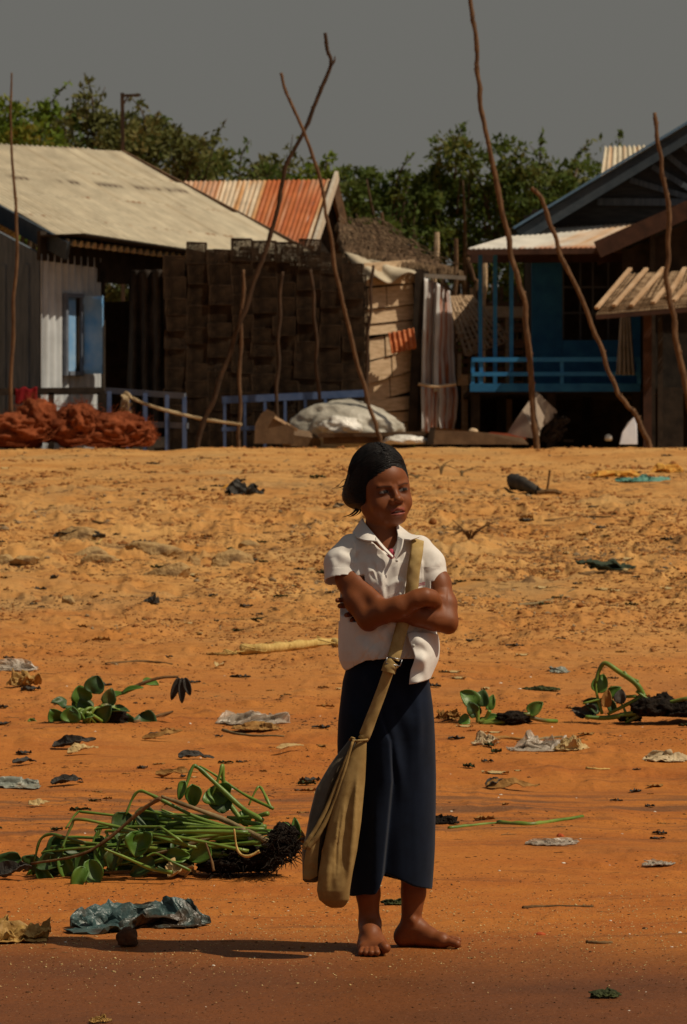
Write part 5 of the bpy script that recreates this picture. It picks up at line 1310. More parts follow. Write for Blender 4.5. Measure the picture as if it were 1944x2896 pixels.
def build_shirt():
    cm = mat('white_cotton', (.66, .615, .56), (.76, .72, .665), 9, .92, .22, 900, .12, sheen=.2, bdist=.001)
    S = Sculpt(G(900, 1960, -.17), G(1300, 1455, .17), .0021)
    rows = [(1492, 1042, 1118, .048, .012), (1512, 1010, 1160, .062, .010), (1530, 985, 1190, .072, .008), (1552, 966, 1212, .084, .005), (1590, 964, 1218, .094, .002), (1650, 968, 1214, .098, .0), (1720, 960, 1222, .099, .0),
            (1790, 957, 1237, .103, .003), (1840, 957, 1241, .107, .006), (1868, 960, 1238, .106, .009), (1890, 970, 1230, .098, .013), (1906, 985, 1215, .088, .016)]
    S.loft(rows, .01)
    S.chain([(G(996, 1552, .004), .042), (G(968, 1594, -.016), .0465), (G(971, 1668, -.045), .0540)], .018)
    S.chain([(G(1184, 1556, .0), .042), (G(1214, 1594, -.012), .0410), (G(1242, 1690, -.034), .0400)], .018)
    # cut the cuffs
    def cut(c, nrm, lo, hi):
        c = np.array(c); nrm = np.array(nrm, float); nrm /= np.linalg.norm(nrm)
        S.op(lambda X, Y, Z: np.maximum.reduce([-( (X-c[0])*nrm[0]+(Y-c[1])*nrm[1]+(Z-c[2])*nrm[2])+0*X*Y*Z, lo[0]-X+0*Y*Z, X-hi[0]+0*Y*Z, lo[1]-Y+0*X*Z, Y-hi[1]+0*X*Z, lo[2]-Z+0*X*Y, Z-hi[2]+0*X*Y]), lo, hi, 0, 's')
    cut(G(972, 1645, -.03), (.05, -.32, -.95), G(900, 1760, -.165), G(962, 1600, .16)); 
    cut(G(972, 1645, -.03), (.05, -.32, -.95), G(900, 1760, -.165), G(1032, 1600, -.058))
    cut(G(1236, 1656, -.02), (-.12, -.22, -.95), G(1222, 1760, -.165), G(1300, 1600, .16)); cut(G(1236, 1656, -.02), (-.12, -.22, -.95), G(1203, 1760, -.165), G(1300, 1600, -.075))
    S.chain([(G(974, 1626, -.028), .040), (G(973, 1650, -.036), .0500), (G(972, 1690, -.05), .0525)], .004, 's')
    S.chain([(G(1230, 1636, -.024), .031), (G(1236, 1656, -.028), .0352), (G(1244, 1690, -.035), .0372)], .004, 's')
    # neck opening
    S.cone(G(1080, 1440, .004), G(1082, 1520, -.004), .049, .050, .006, 's'); S.cone(G(1086, 1508, -.040), G(1110, 1574, -.098), .046, .005, .004, 's'); S.cone(G(1092, 1500, -.07), G(1110, 1572, -.115), .040, .005, .004, 's')
    # tucked hem: lower on the left, ending level across the waist
    def hem(X, Y, Z):
        zx = np.interp(X.ravel(), [G(940, 0)[0], G(980, 0)[0], G(1036, 0)[0], G(1090, 0)[0], G(1260, 0)[0]], [(CY-q)*KP for q in (1890, 1897, 1864, 1860, 1861)]).reshape(-1, 1, 1)
        return zx-Z+0*Y+.25*(Y-D0+.1)*0
    S.op(hem, G(900, 1960, -.17), G(1300, 1840, .17), 0, 'i')
    # folds
    fr = lambda px, py: G(px, py, -.098)
    cr = [([(1047, 1536), (1062, 1575), (1080, 1615)], .004, .007), ([(1060, 1540), (1078, 1585), (1090, 1640), (1095, 1690)], -.0035, .006), ([(1030, 1550), (1040, 1600), (1052, 1660)], .004, .009), ([(1074, 1600), (1080, 1650), (1086, 1690)], .0035, .007),
          ([(1015, 1570), (1024, 1620), (1030, 1665)], -.004, .007), ([(1000, 1555), (1012, 1590), (1018, 1625)], .0045, .007), ([(1140, 1545), (1148, 1600), (1140, 1660)], -.003, .008), ([(1196, 1560), (1200, 1600), (1196, 1640)], -.004, .007), ([(1208, 1540), (1198, 1565), (1192, 1590)], .0035, .006),
          ([(990, 1800), (1030, 1835), (1070, 1856)], .004, .012), ([(1000, 1770), (1060, 1810), (1110, 1850)], -.003, .012), ([(970, 1850), (1000, 1872), (1030, 1862)], .0045, .010), ([(1090, 1790), (1100, 1830), (1096, 1858)], .003, .009), ([(1030, 1800), (1032, 1840), (1026, 1866)], .0035, .010)]
    for pts, a, w in cr: S.crease([fr(*p) for p in pts], a*1.7, w*1.5)
    sl = lambda px, py: G(px, py, -.058)
    for pts, a, w in (([(1010, 1600), (985, 1582), (955, 1566)], .005, .007), ([(1014, 1612), (985, 1602), (948, 1592)], -.0045, .007), ([(1018, 1620), (990, 1618), (950, 1616)], .004, .007), ([(1006, 1585), (990, 1565), (970, 1548)], -.004, .007), ([(938, 1578), (946, 1610), (950, 1634)], .0045, .007), ([(1020, 1560), (1008, 1590), (1006, 1612)], -.006, .006),
                      ([(960, 1560), (940, 1590), (932, 1625)], -.003, .009)): S.crease([sl(*p) for p in pts], a*(1.7 if a > 0 else .9), w*1.5)
    sr = lambda px, py: G(px, py, -.048)
    for pts, a, w in (([(1204, 1615), (1222, 1604), (1242, 1592)], .005, .006), ([(1206, 1624), (1224, 1614), (1246, 1604)], -.0045, .006), ([(1198, 1560), (1212, 1580), (1224, 1600)], -.0035, .008), ([(1204, 1640), (1222, 1628), (1240, 1626)], .0035, .006), ([(1194, 1575), (1203, 1600), (1204, 1625)], -.006, .006)): S.crease([sr(*p) for p in pts], a*(1.8 if a > 0 else .9), w*1.5)
    rnd = random.Random(17)
    for i in range(46):                                # small creases everywhere
        px, py = rnd.uniform(975, 1200), rnd.uniform(1570, 1850); L = rnd.uniform(18, 50); t = rnd.gauss(0, .5)
        S.crease([fr(px, py), fr(px+L*.5*math.sin(t)+rnd.uniform(-4, 4), py+L*.5*math.cos(t)), fr(px+L*math.sin(t), py+L*math.cos(t))], rnd.choice((.0036, -.0040, .0030)), rnd.uniform(.004, .008))
    # placket ridge
    S.crease([G(1120, 1570, -.103), G(1128, 1630, -.103), G(1134, 1700, -.103)], .0035, .012, False); S.crease([G(1112, 1574, -.103), G(1118, 1630, -.103), G(1122, 1700, -.103)], -.004, .004, False)
    # cuff stitching
    V, Fq = S.mesh()
    pxs = CX+V[:, 0]/KP; pys = CY-V[:, 2]/KP; wt_ = np.where((pxs > 1000) & (pxs < 1195), 1.0, .35); wt_ *= np.where(((pxs < 1000) | (pxs > 1195)) & (pys > 1605) & (pys < 1690) , .25, 1)
    V += np.stack([fbm3(V*np.array([24, 24, 9])+q*31, 3) for q in range(3)], 1)*np.array([.004, .011, .003])*wt_[:, None]
    cre = np.clip(1-np.abs(fbm3(V*np.array([15, 10, 8])+5, 3))*7, 0, 1)**1.5; V[:, 1] -= .0050*cre*wt_; cre = np.clip(1-np.abs(fbm3((V@np.array([[.8, 0, .6], [0, 1, 0], [-.6, 0, .8]]))*np.array([30, 14, 11])+15, 2))*7, 0, 1); V[:, 1] += .0035*cre*wt_
    sh = link('shirt', V, Fq, cm, person)
    # collar
    sheet_grid('collar', [[G(1026, 1466, .035), G(1032, 1478, -.005), G(1050, 1502, -.048), G(1076, 1536, -.080)], [G(1012, 1486, .042), G(1018, 1498, -.015), G(1036, 1516, -.066), G(1072, 1534, -.092)], [G(998, 1507, .030), G(1006, 1518, -.028), G(1030, 1528, -.078), G(1068, 1531, -.100)]], cm, .004, sh)
    sheet_grid('lapel', [[G(1062, 1518, -.066), G(1086, 1546, -.088), G(1112, 1573, -.104)], [G(1064, 1528, -.094), G(1084, 1552, -.106), G(1111, 1578, -.110)]], cm, .004, sh)
    sheet_grid('collar', [[G(1118, 1478, .012), G(1121, 1490, -.022), G(1125, 1508, -.055), G(1128, 1526, -.080)], [G(1138, 1494, .018), G(1140, 1504, -.025), G(1142, 1515, -.062), G(1146, 1526, -.092)], [G(1160, 1512, .012), G(1170, 1514, -.030), G(1186, 1518, -.066), G(1160, 1527, -.098)]], cm, .004, sh)
    sheet_grid('lapel', [[G(1126, 1515, -.066), G(1124, 1545, -.088), G(1116, 1574, -.104)], [G(1142, 1525, -.094), G(1136, 1552, -.106), G(1121, 1580, -.110)]], cm, .004, sh)
    # the untucked front corner
    L = [G(1152, 1792, -.098), G(1160, 1818, -.116), G(1171, 1846, -.132), G(1173, 1866, -.134), G(1162, 1898, -.128), G(1158, 1936, -.124)]
    A = [G(1170, 1788, -.100), G(1184, 1812, -.126), G(1194, 1840, -.120), G(1196, 1866, -.140), G(1186, 1900, -.122), G(1182, 1931, -.134)]
    B = [G(1192, 1790, -.096), G(1204, 1815, -.112), G(1212, 1846, -.110), G(1210, 1868, -.118), G(1204, 1900, -.118), G(1200, 1926, -.112)]
    Cc = [G(1214, 1790, -.082), G(1224, 1820, -.080), G(1228, 1846, -.084), G(1226, 1870, -.084), G(1218, 1900, -.082), G(1212, 1921, -.088)]
    E = [G(1238, 1795, -.03), G(1242, 1820, -.02), G(1242, 1846, -.02), G(1238, 1868, -.02), G(1226, 1896, -.02), G(1217, 1917, -.02)]
    K = [G(1228, 1800, .06), G(1232, 1820, .06), G(1232, 1846, .06), G(1228, 1868, .06), G(1220, 1892, .06), G(1212, 1908, .06)]
    sheet_grid('shirt_tail', [L, A, B, Cc, E, K], cm, .004, sh, n=8, nu=7, wob=.004)
    bt = mat('pearl_button', (.55, .53, .48), rough=.35, spec=.5)
    for (px, py, dy) in ((1123, 1586, -.109), (1132, 1680, -.109), (1170, 1826, -.128)):
        V0, Fc = ico(2); link('button', V0*np.array([.0042, .0016, .0042])+G(px, py, dy), Fc, bt, sh)
    # stitched badge lettering on the pocket, pink
    b = MB(); rnd = random.Random(3); pk = mat('pink_stitching', (.50, .12, .16), rough=.9)
    for k in range(5):
        p = G(1184+4*k, 1655-1.0*k, -.098+.004*k); b.bar(p+np.array([0, 0, -.005]), p+np.array([.002, 0, .005]), .0012, .0016); b.bar(p+np.array([-.002, 0, .004]), p+np.array([.003, 0, .003]), .0012, .0016); b.bar(p+np.array([-.001, 0, -.001]), p+np.array([.003, 0, -.0015]), .0012, .0016)
    b.build('stitching', pk, sh)
    V0, Fc = ico(3); link('undershirt', V0*np.array([.010, .006, .016])+G(1107, 1568, -.083), Fc, mat('pink_vest', (.42, .055, .09), (.55, .10, .14), 60, .9), person)
build_shirt()

def build_skirt():
    S = Sculpt(G(935, 2560, -.13), G(1255, 1840, .19), .0028)
    rows = [(1848, 1002, 1200, .082, .016), (1881, 983, 1212, .088, .018), (1926, 971, 1216, .096, .022), (2003, 961, 1227, .104, .026), (2044, 957, 1231, .106, .028), (2101, 955, 1234, .105, .030), (2200, 958, 1236, .100, .034),
            (2288, 966, 1235, .096, .038), (2400, 976, 1231, .094, .044), (2518, 986, 1223, .092, .050), (2552, 988, 1222, .092, .050)]
    S.loft(rows, .01, p=2.3)
    S.loft([(r[0], r[1]+9, r[2]-9, r[3]-.030, r[4]+.024) for r in rows if r[0] >= 2400], .004, 's', p=2.3)
    def hem(X, Y, Z):
        xs = X.ravel(); zx = np.interp(xs, [G(q, 0)[0] for q in (985, 1010, 1064, 1074, 1080, 1137, 1170, 1225)], [(CY-q)*KP for q in (2538, 2534, 2514, 2500, 2487, 2501, 2513, 2519)]).reshape(-1, 1, 1)
        return zx-Z-.10*(Y-D0-.0)*0+0*Y
    S.op(hem, G(935, 2560, -.13), G(1255, 2440, .19), 0, 'i')
    # the deep wrap fold running down the front
    fy = [1862, 1950, 2028, 2093, 2207, 2369, 2490, 2550]; fx = [1088, 1076, 1072, 1098, 1105, 1090, 1078, 1074]; am = [0, .003, .008, .014, .018, .020, .024, .024]
    def fold(X, Y, Z):
        z = Z.ravel(); py = CY-z/KP; x0 = np.interp(py, fy, fx).reshape(1, 1, -1); A = np.interp(py, fy, am).reshape(1, 1, -1)
        s = CX+X/KP-x0
        g = np.where(s > 0, sstep(0, 9, s)*np.exp(-np.maximum(s-9, 0)/70), 0)-.45*np.exp(-((s+16)/24)**2)
        return g*A*sstep(.06, -.03, Y-D0)
    S.op(fold, G(935, 2560, -.13), G(1255, 1850, .06), 0, 'd')
    f = lambda px, py: G(px, py, -.072)
    for pts, a, w in (([(1090, 2010), (1118, 2090), (1132, 2180), (1146, 2280)], .008, .020), ([(1112, 2010), (1142, 2120), (1160, 2240)], -.006, .018), ([(1035, 1910), (1052, 1930), (1064, 1968)], .006, .016), ([(1000, 1960), (1040, 2040), (1050, 2120)], -.005, .022),
                      ([(1180, 1960), (1196, 2080), (1198, 2220), (1190, 2400)], .006, .022), ([(1150, 2280), (1150, 2400), (1150, 2500)], -.007, .022), ([(1060, 2250), (1052, 2380), (1040, 2520)], .006, .018), ([(1030, 2150), (1022, 2300), (1014, 2500)], -.006, .020), ([(1210, 2100), (1215, 2300), (1208, 2510)], -.005, .020),
                      ([(1000, 2200), (1000, 2350), (996, 2500)], .005, .018), ([(1060, 2000), (1080, 1950), (1092, 1890)], .004, .014), ([(1140, 1900), (1150, 1960), (1172, 2030)], -.005, .018)): S.crease([f(*p) for p in pts], a*1.5, w)
    V, Fq = S.mesh()
    V[:, 1] += .007*fbm3(V*np.array([17, 12, 3.0]), 3); V[:, 0] += .004*fbm3(V*np.array([20, 20, 6.0])+9, 2)
    return link('skirt', V, Fq, mat('navy_cloth', (.0040, .0075, .0175), (.0065, .0120, .0275), 14, .9, .25, 700, .10, bdist=.001, sheen=.08), person)
build_skirt()

# ---------------------------------------------------------------- her canvas bag
def build_bag():
    root = thing('shoulder_bag', tuple(G(945, 2540, -.09)), 'olive tan canvas shoulder bag hanging from the strap across her white shirt', 'bag')
    cv = mat('olive_canvas', (.27, .165, .055), (.38, .25, .095), 22, .9, .35, 600, .15, c3=(.22, .13, .045), s3=7, p3=(.5, .7), bdist=.0015)
    st = mat('strap_webbing', (.34, .225, .078), (.45, .31, .125), 30, .85, .3, 500, .2, bdist=.001)
    S = Sculpt(G(835, 2575, -.19), G(1055, 2075, .06), .0026)
    S.loft([(2086, 1010, 1036, .010, -.105), (2100, 1006, 1037, .014, -.105), (2137, 986, 1036, .022, -.108), (2200, 962, 1033, .030, -.110), (2316, 930, 1022, .040, -.112), (2400, 912, 1010, .045, -.112), (2459, 902, 998, .047, -.112), (2510, 897, 990, .045, -.110), (2536, 903, 988, .038, -.108), (2552, 922, 978, .026, -.106), (2560, 938, 966, .012, -.106)], .006, p=2.6)
    f = lambda px, py: G(px, py, -.152)
    for pts, a, w in (([(1018, 2105), (990, 2260), (968, 2400), (958, 2490)], -.006, .008), ([(1022, 2105), (1006, 2260), (992, 2400), (980, 2500)], .007, .010), ([(1028, 2105), (1022, 2220), (1014, 2330)], -.006, .008), ([(1010, 2105), (972, 2250), (945, 2400), (925, 2500)], .006, .010), ([(1012, 2105), (982, 2200), (958, 2300), (938, 2420)], -.006, .009),
                      ([(996, 2300), (982, 2400), (976, 2500)], -.006, .008), ([(952, 2380), (940, 2450), (936, 2520)], -.005, .009), ([(1002, 2140), (968, 2280), (952, 2400), (950, 2478)], -.0035, .0032)): S.crease([f(*p) for p in pts], a*1.7, w*1.2)
    V, Fq = S.mesh(); V[:, 1] += .003*fbm3(V*22, 3)
    link('pouch', V, Fq, cv, root)
    S = Sculpt(G(835, 2510, -.15), G(1030, 2075, .06), .0026)
    S.loft([(2086, 990, 1010, .008, -.075), (2110, 972, 1010, .014, -.072), (2137, 950, 1000, .022, -.068), (2166, 930, 990, .028, -.066), (2227, 894, 968, .034, -.066), (2300, 876, 945, .036, -.070), (2361, 865, 925, .034, -.074), (2400, 855, 912, .032, -.078), (2483, 857, 905, .024, -.080), (2490, 864, 896, .012, -.080)], .006, p=2.4)
    for pts, a, w in (([(960, 2140), (930, 2220), (905, 2300)], .005, .010), ([(985, 2130), (950, 2220), (915, 2320)], -.006, .010), ([(920, 2200), (895, 2280), (880, 2350)], -.004, .010)): S.crease([G(px, py, -.098) for px, py in pts], a, w)
    V, Fq = S.mesh(); V[:, 1] += .003*fbm3(V*22+7, 3)
    link('rear_panel', V, Fq, mat('shaded_canvas', (.060, .050, .034), (.115, .092, .058), 12, .45, .4, 60, .4, bdist=.004), root)  # the bag's shaded inside, with the shade put into a darker colour
    # the rolled canvas lip of the open side
    b = MB(); q = spline([G(1002, 2092, -.112), G(985, 2135, -.120), G(962, 2195, -.122), (G(932, 2270, -.122)), G(900, 2335, -.122), G(868, 2385, -.120), G(860, 2400, -.115)], 8)
    b.tube(q, np.linspace(.004, .0075, len(q)), 8, jit=.25); 
    q = spline([G(998, 2098, -.118), G(972, 2190, -.128), G(942, 2280, -.128), G(906, 2352, -.128), G(872, 2400, -.122)], 8); b.tube(q, np.linspace(.003, .008, len(q)), 8, jit=.25)
    b.build('lip', cv, root, smooth=True)
    sheet_grid('gusset', [[G(870, 2395, -.118), G(862, 2430, -.116), G(858, 2484, -.108)], [G(888, 2370, -.128), G(880, 2430, -.120), G(876, 2488, -.112)], [G(908, 2345, -.120), G(900, 2420, -.116), G(898, 2478, -.108)]], cv, .004, root, wob=.012)
    # strap
    P = [(1186, 1520, .055), (1184, 1522, .0), (1182, 1533, -.060), (1180, 1552, -.092), (1176, 1580, -.108), (1171, 1610, -.114), (1167, 1650, -.115), (1160, 1700, -.114), (1143, 1756, -.112), (1130, 1800, -.122), (1117, 1850, -.132), (1112, 1866, -.134)]
    def ribbon(P, w, name, m, t=.004):
        q = np.array(spline([G(*p) for p in P], 8)); T = np.gradient(q, axis=0); wv = np.stack([T[:, 2], 0*T[:, 2], -T[:, 0]], 1); wv /= np.linalg.norm(wv, axis=1)[:, None]+1e-9
        wv = np.where(wv[:, :1] < 0, -wv, wv); u = np.linspace(-1, 1, 7)
        V = q[:, None, :]+wv[:, None, :]*(u[None, :, None]*w/2*np.ones((len(q), 1, 1)))
        V[..., 1] += .006*u[None]**2+.0015*np.sin(np.arange(len(q))*.7)[:, None]*u[None]
        o = link(name, V.reshape(-1, 3), gridfaces(len(q), 7), m, root); solid(o, t, 0); return o
    ribbon(P, .033, 'strap', st)
    ribbon([(1114, 1872, -.136), (1104, 1884, -.138), (1098, 1902, -.137)], .034, 'strap_keeper', st, .010)
    ribbon([(1100, 1896, -.132), (1080, 1955, -.124), (1056, 2020, -.116), (1036, 2075, -.110), (1027, 2092, -.107)], .027, 'lower_strap', st)
    ribbon([(1094, 1905, -.128), (1072, 1962, -.120), (1046, 2028, -.112), (1026, 2078, -.106)], .016, 'strap_fold', st, .005)
    b = MB()
    c = [G(1096, 1858, -.137), G(1138, 1866, -.137), G(1132, 1884, -.140), G(1090, 1876, -.140)]
    for i in range(4): b.tube([c[i], c[(i+1) % 4]], .0016, 6)
    b.build('buckle', mat('steel_buckle', (.30, .30, .31), rough=.35, metal=.9), root, smooth=True)
    b = MB(); q = [G(1022, 2094, -.106)+np.array([.0165*math.cos(t), .013*math.sin(t)-.004, .002*math.cos(t)]) for t in np.linspace(0, 2*math.pi, 25)]
    b.tube(q, .0034, 6, cap=False); b.tube([G(1004, 2090, -.10), G(996, 2086, -.10), G(990, 2094, -.095)], [.004, .003, .004], 6); b.build('tie', cv, root, smooth=True)
build_bag()
# ---------------------------------------------------------------- things lying on the bank
def K(py): return (26260.0/(py-824.3))/F              # metres per photo pixel on the bank at that row
LM = {}
LM['stone'] = mat('sandy_stone', (.33, .20, .08), (.46, .31, .14), 7, .92, .6, 26, .15, c3=(.15, .085, .04), s3=5, p3=(.52, .66), bdist=.04)
LM['clod'] = mat('dry_mud_clod', (.17, .066, .022), (.36, .15, .045), 30, .95, .5, 90, .1)
LM['clodgrey'] = mat('grey_silt_clod', (.20, .13, .07), (.36, .26, .15), 30, .95, .5, 90, .1)
LM['clodwet'] = mat('dark_wet_clod', (.055, .026, .012), (.12, .050, .020), 30, .85, .5, 90, .2)
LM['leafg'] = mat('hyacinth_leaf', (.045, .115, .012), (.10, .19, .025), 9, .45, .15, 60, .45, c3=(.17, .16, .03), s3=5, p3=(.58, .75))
LM['leafd'] = mat('dark_hyacinth_leaf', (.020, .052, .010), (.050, .095, .018), 9, .5, .15, 60, .4, c3=(.13, .085, .02), s3=5, p3=(.58, .72))  # darker leaf green with brown patches
LM['stem'] = mat('hyacinth_stem', (.07, .14, .016), (.19, .27, .04), 9, .42, .1, 80, .45, c3=(.12, .085, .025), s3=6, p3=(.56, .70))
LM['stemdry'] = mat('withered_stem', (.13, .09, .04), (.27, .20, .10), 14, .8, .3, 80, .2)
LM['root'] = mat('black_roots', (.010, .008, .007), (.030, .022, .016), 40, .95, .9, 80, .1, bdist=.02)
LM['dryleaf'] = mat('dry_brown_leaf', (.20, .095, .025), (.40, .22, .07), 14, .85, .4, 60, .15)
LM['paleleaf'] = mat('pale_dry_leaf', (.42, .29, .12), (.60, .45, .22), 16, .8, .4, 60, .2)
LM['darkleaf'] = mat('rotted_dark_leaf', (.022, .020, .017), (.055, .046, .036), 16, .7, .4, 60, .3)
LM['twig'] = mat('brown_twig', (.09, .048, .020), (.20, .12, .055), 20, .9, .4, 80, .1)
LM['straw'] = mat('yellow_stalk', (.44, .28, .08), (.62, .43, .15), 20, .8, .4, 60, .2, stretch=(4, 1, 1))
LM['plastic'] = mat('clear_plastic_film', (.42, .34, .25), (.60, .52, .43), 10, .34, .4, 40, .5, alpha=.50)
LM['plasticteal'] = mat('teal_plastic_film', (.030, .062, .062), (.085, .145, .14), 7, .38, .5, 45, .4, c3=(.045, .028, .014), s3=6, p3=(.44, .58))
LM['plasticgrey'] = mat('grey_green_plastic', (.17, .19, .16), (.31, .32, .26), 12, .4, .5, 45, .4, c3=(.16, .10, .05), s3=9, p3=(.55, .68))
LM['paper'] = mat('stained_paper', (.40, .29, .16), (.56, .45, .29), 10, .85, .4, 50, .2)
LM['yellow'] = mat('yellow_ochre_bag', (.28, .15, .035), (.48, .29, .085), 14, .6, .5, 50, .3)
LM['green'] = mat('green_black_cloth', (.018, .030, .020), (.045, .060, .035), 14, .8, .5, 60, .2)
LM['teal'] = mat('teal_rag', (.08, .22, .18), (.16, .32, .26), 14, .8, .4, 60, .2)
LM['orange'] = mat('orange_rag', (.50, .20, .03), (.65, .38, .08), 14, .8, .4, 60, .2)
LM['brick'] = mat('brick_chip', (.34, .055, .018), (.46, .10, .03), 20, .9, .4, 60, .2)
LM['shell'] = mat('white_shell', (.62, .55, .45), (.78, .72, .62), 30, .6, .2, 90, .3)
LM['weed'] = mat('dark_water_weed', (.020, .026, .010), (.060, .070, .022), 20, .8, .6, 70, .2)

def blade(c, d, up, L, w, cup=.25, curl=.3, round_=.6, n=10, k=7, seed=0):
    """a leaf blade: base point, direction, upward normal, length, width"""
    d = Vector(d).normalized(); s = d.cross(Vector(up)).normalized(); u = s.cross(d).normalized()
    V = []; rnd = random.Random(seed); ph = rnd.uniform(0, 6)
    for i in range(n):
        t = i/(n-1); ww = w*.5*(math.sin(math.pi*min(1, .04+.96*t)**round_)**.62) if 0 < i < n-1 else w*.03
        for j in range(k):
            v = j/(k-1)*2-1
            V.append(Vector(c)+d*(L*t)+s*(ww*v)+u*(cup*ww*v*v-curl*L*t*t+.04*w*math.sin(v*3+t*7+ph)))
    return V, [tuple(f) for f in gridfaces(n, k)]
def crumple(name, box, m, label, cat, seed, depth=.5, h=None, amp=.22, rid=.35, sub=5, rot=0, freq=1.7):
    """a crushed bag or rag filling the photo box (x0, y0, x1, y1) and lying on the bank"""
    x0, y0, x1, y1 = box; k = K(y1); c = gp((x0+x1)/2, y1-(y1-y0)*.12)
    w = (x1-x0)*k/2; hh = h or (y1-y0)*k*.62
    rnd = random.Random(seed*13+5); b = MB(); n_ = 13
    for q in range(n_):
        L = w*rnd.uniform(.55, 1.25) if q > 1 else w*1.7; wd = min(L*rnd.uniform(.35, .7), w)*(.6+depth)
        a = rnd.choice((0, math.pi))+rnd.gauss(0, .5); rr = 1-.5*L/w if L < 2*w else 0
        f_ = rnd.uniform(-1, 1)*max(rr, 0); cx, cy = w*f_, w*depth*rnd.uniform(-.8, .8)
        d_ = Vector((math.cos(a), math.sin(a), rnd.uniform(-.05, .30))).normalized(); u_ = (rnd.gauss(0, .5), rnd.uniform(-1.3, .2), rnd.uniform(.35, 1.2))
        z = hh*rnd.uniform(.05, .45)*(1-.6*abs(f_))
        b.add(*blade(Vector((cx, cy, z))-d_*L*.5, d_, u_, L, wd, rnd.uniform(-.5, .7), rnd.uniform(-.1, .2), rnd.uniform(.4, .8), 26, 13, q))
    V = np.array([v[:] for v in b.V]); f1, f2 = 2.6/w, 7.0/w
    N = np.stack([fbm3(V*f1+seed*3+q*20, 3) for q in range(3)], 1); N2 = np.stack([np.abs(fbm3(V*f2+seed*5+q*20, 2))-.12 for q in range(3)], 1)
    V = V+N*np.array([w*.55, w*.4, hh*1.3])+N2*np.array([w*.12, w*.15, hh*.5])
    top = np.percentile(V[:, 2], 99.5); V[:, 2] *= np.where(V[:, 2] > 0, hh*1.15/max(top, .01), .3); V[:, 2] = np.maximum(V[:, 2], .003+.004*np.abs(N2[:, 2])*10)
    V[:, 0] *= w*1.02/np.percentile(np.abs(V[:, 0]), 99)
    V[:, 2] += base_z(V[:, 0]+c.x, V[:, 1]+c.y)-base_z(c.x, c.y)
    o = link(name, V+np.array(c), b.F, m, None, c, smooth=(seed % 3 != 0)); solid(o, .002)
    return tag(o, label, cat)
def stick(name, pts, r, m, label, cat, lift=.3, seed=0, group=None, n=5):
    P = [gp(px, py) for px, py in pts]; S = [Vector(p)+Vector((0, 0, r*lift)) for p in spline(P, n)]
    b = MB(); q = np.linspace(r, r*.6, len(S))*(1+.3*np.array([math.sin(i*1.7+seed) for i in range(len(S))])*.4)
    b.tube(S, q, 7, jit=.25, seed=seed); o = b.build(name, m, base=P[0], smooth=True); return tag(o, label, cat, group)
def dry_leaf(name, px, py, Lpx, ang, m, label, cat, seed, group=None, wf=.4, up=.25):
    k = K(py); c = gp(px, py); L = Lpx*k; b = MB(); rnd = random.Random(seed)
    d = Vector((math.cos(ang), math.sin(ang)*2.2, .04+up*.5)).normalized()
    b.add(*blade(c-Vector((d.x, d.y, 0))*L*.5+Vector((0, 0, .012)), d, (rnd.uniform(-.3, .3), -.5, .9), L, L*wf, rnd.uniform(.3, 1.0), rnd.uniform(-.15, .25)*1.0, rnd.uniform(.5, .9), 26, 9, seed))
    W_ = np.array([v[:] for v in b.V]); W_ += np.stack([fbm3(W_*(5/L)+seed*3+q*20, 3) for q in range(3)], 1)*L*wf*np.array([.5, .5, .75]); W_[:, 2] = np.maximum(W_[:, 2], base_z(W_[:, 0], W_[:, 1])+.006); b.V = [tuple(v) for v in W_]
    o = b.build(name, m, base=c, smooth=False); solid(o, .003); return tag(o, label, cat, group)

# stones half way up the bank
for box, s, l in (((345, 1514, 545, 1575), 1, 'largest flat pale stone high in the stone group left of the girl'), ((398, 1574, 548, 1630), 2, 'long rounded stone lowest in the group with a dark undercut left side'), ((578, 1536, 728, 1592), 3, 'broad pale stone at the right end of the stone group'),
                  ((180, 1518, 340, 1562), 4, 'rough pale stone left in the group with dark cracks'), ((226, 1556, 348, 1598), 5, 'flat low stone below the cracked one at the left of the group'), ((-30, 1546, 58, 1600), 6, 'pale stone with a dark underside cut off by the left edge'),
                  ((166, 1678, 222, 1710), 7, 'single small brown stone lying below the stone group'), ((156, 1488, 292, 1530), 8, 'broken stone at the top left of the group under the withered leaf'), ((672, 1516, 740, 1548), 9, 'small knobbly stone beside the pale driftwood chunk'), ((596, 1560, 662, 1606), 10, 'pale wedge shaped stone between the two biggest low stones'), ((8, 1566, 132, 1600), 11, 'flat half buried stone near the left edge'), ((520, 1548, 580, 1600), 12, 'small dark sided stone upright in the middle of the group')):
    x0, y0, x1, y1 = box; k = K(y1); c = gp((x0+x1)/2, y1-4); rx = (x1-x0)*k/2; rz = (y1-y0)*k*.70
    V0, Fc = _ICO.setdefault(5, ico(5)); V = V0.copy(); n = fbm3(V*1.3+s*9, 4); V = V*(1+.30*n)[:, None]; rq = np.random.RandomState(s)
    for _ in range(16):
        q = rq.normal(size=3); q /= np.linalg.norm(q); V = V-np.maximum(V@q-rq.uniform(.52, .86), 0)[:, None]*q*.94
    V = V*(1+.22*fbm3(V*4.5+s*3, 4))[:, None]; V[:, 2] = np.clip(V[:, 2], -.3, 9); V = V*np.array([rx, rx*.55, rz])
    tag(link('stone', V+np.array(c), Fc, LM['stone'], None, c), l, 'stone', 'stones half buried in the bank left of the girl')

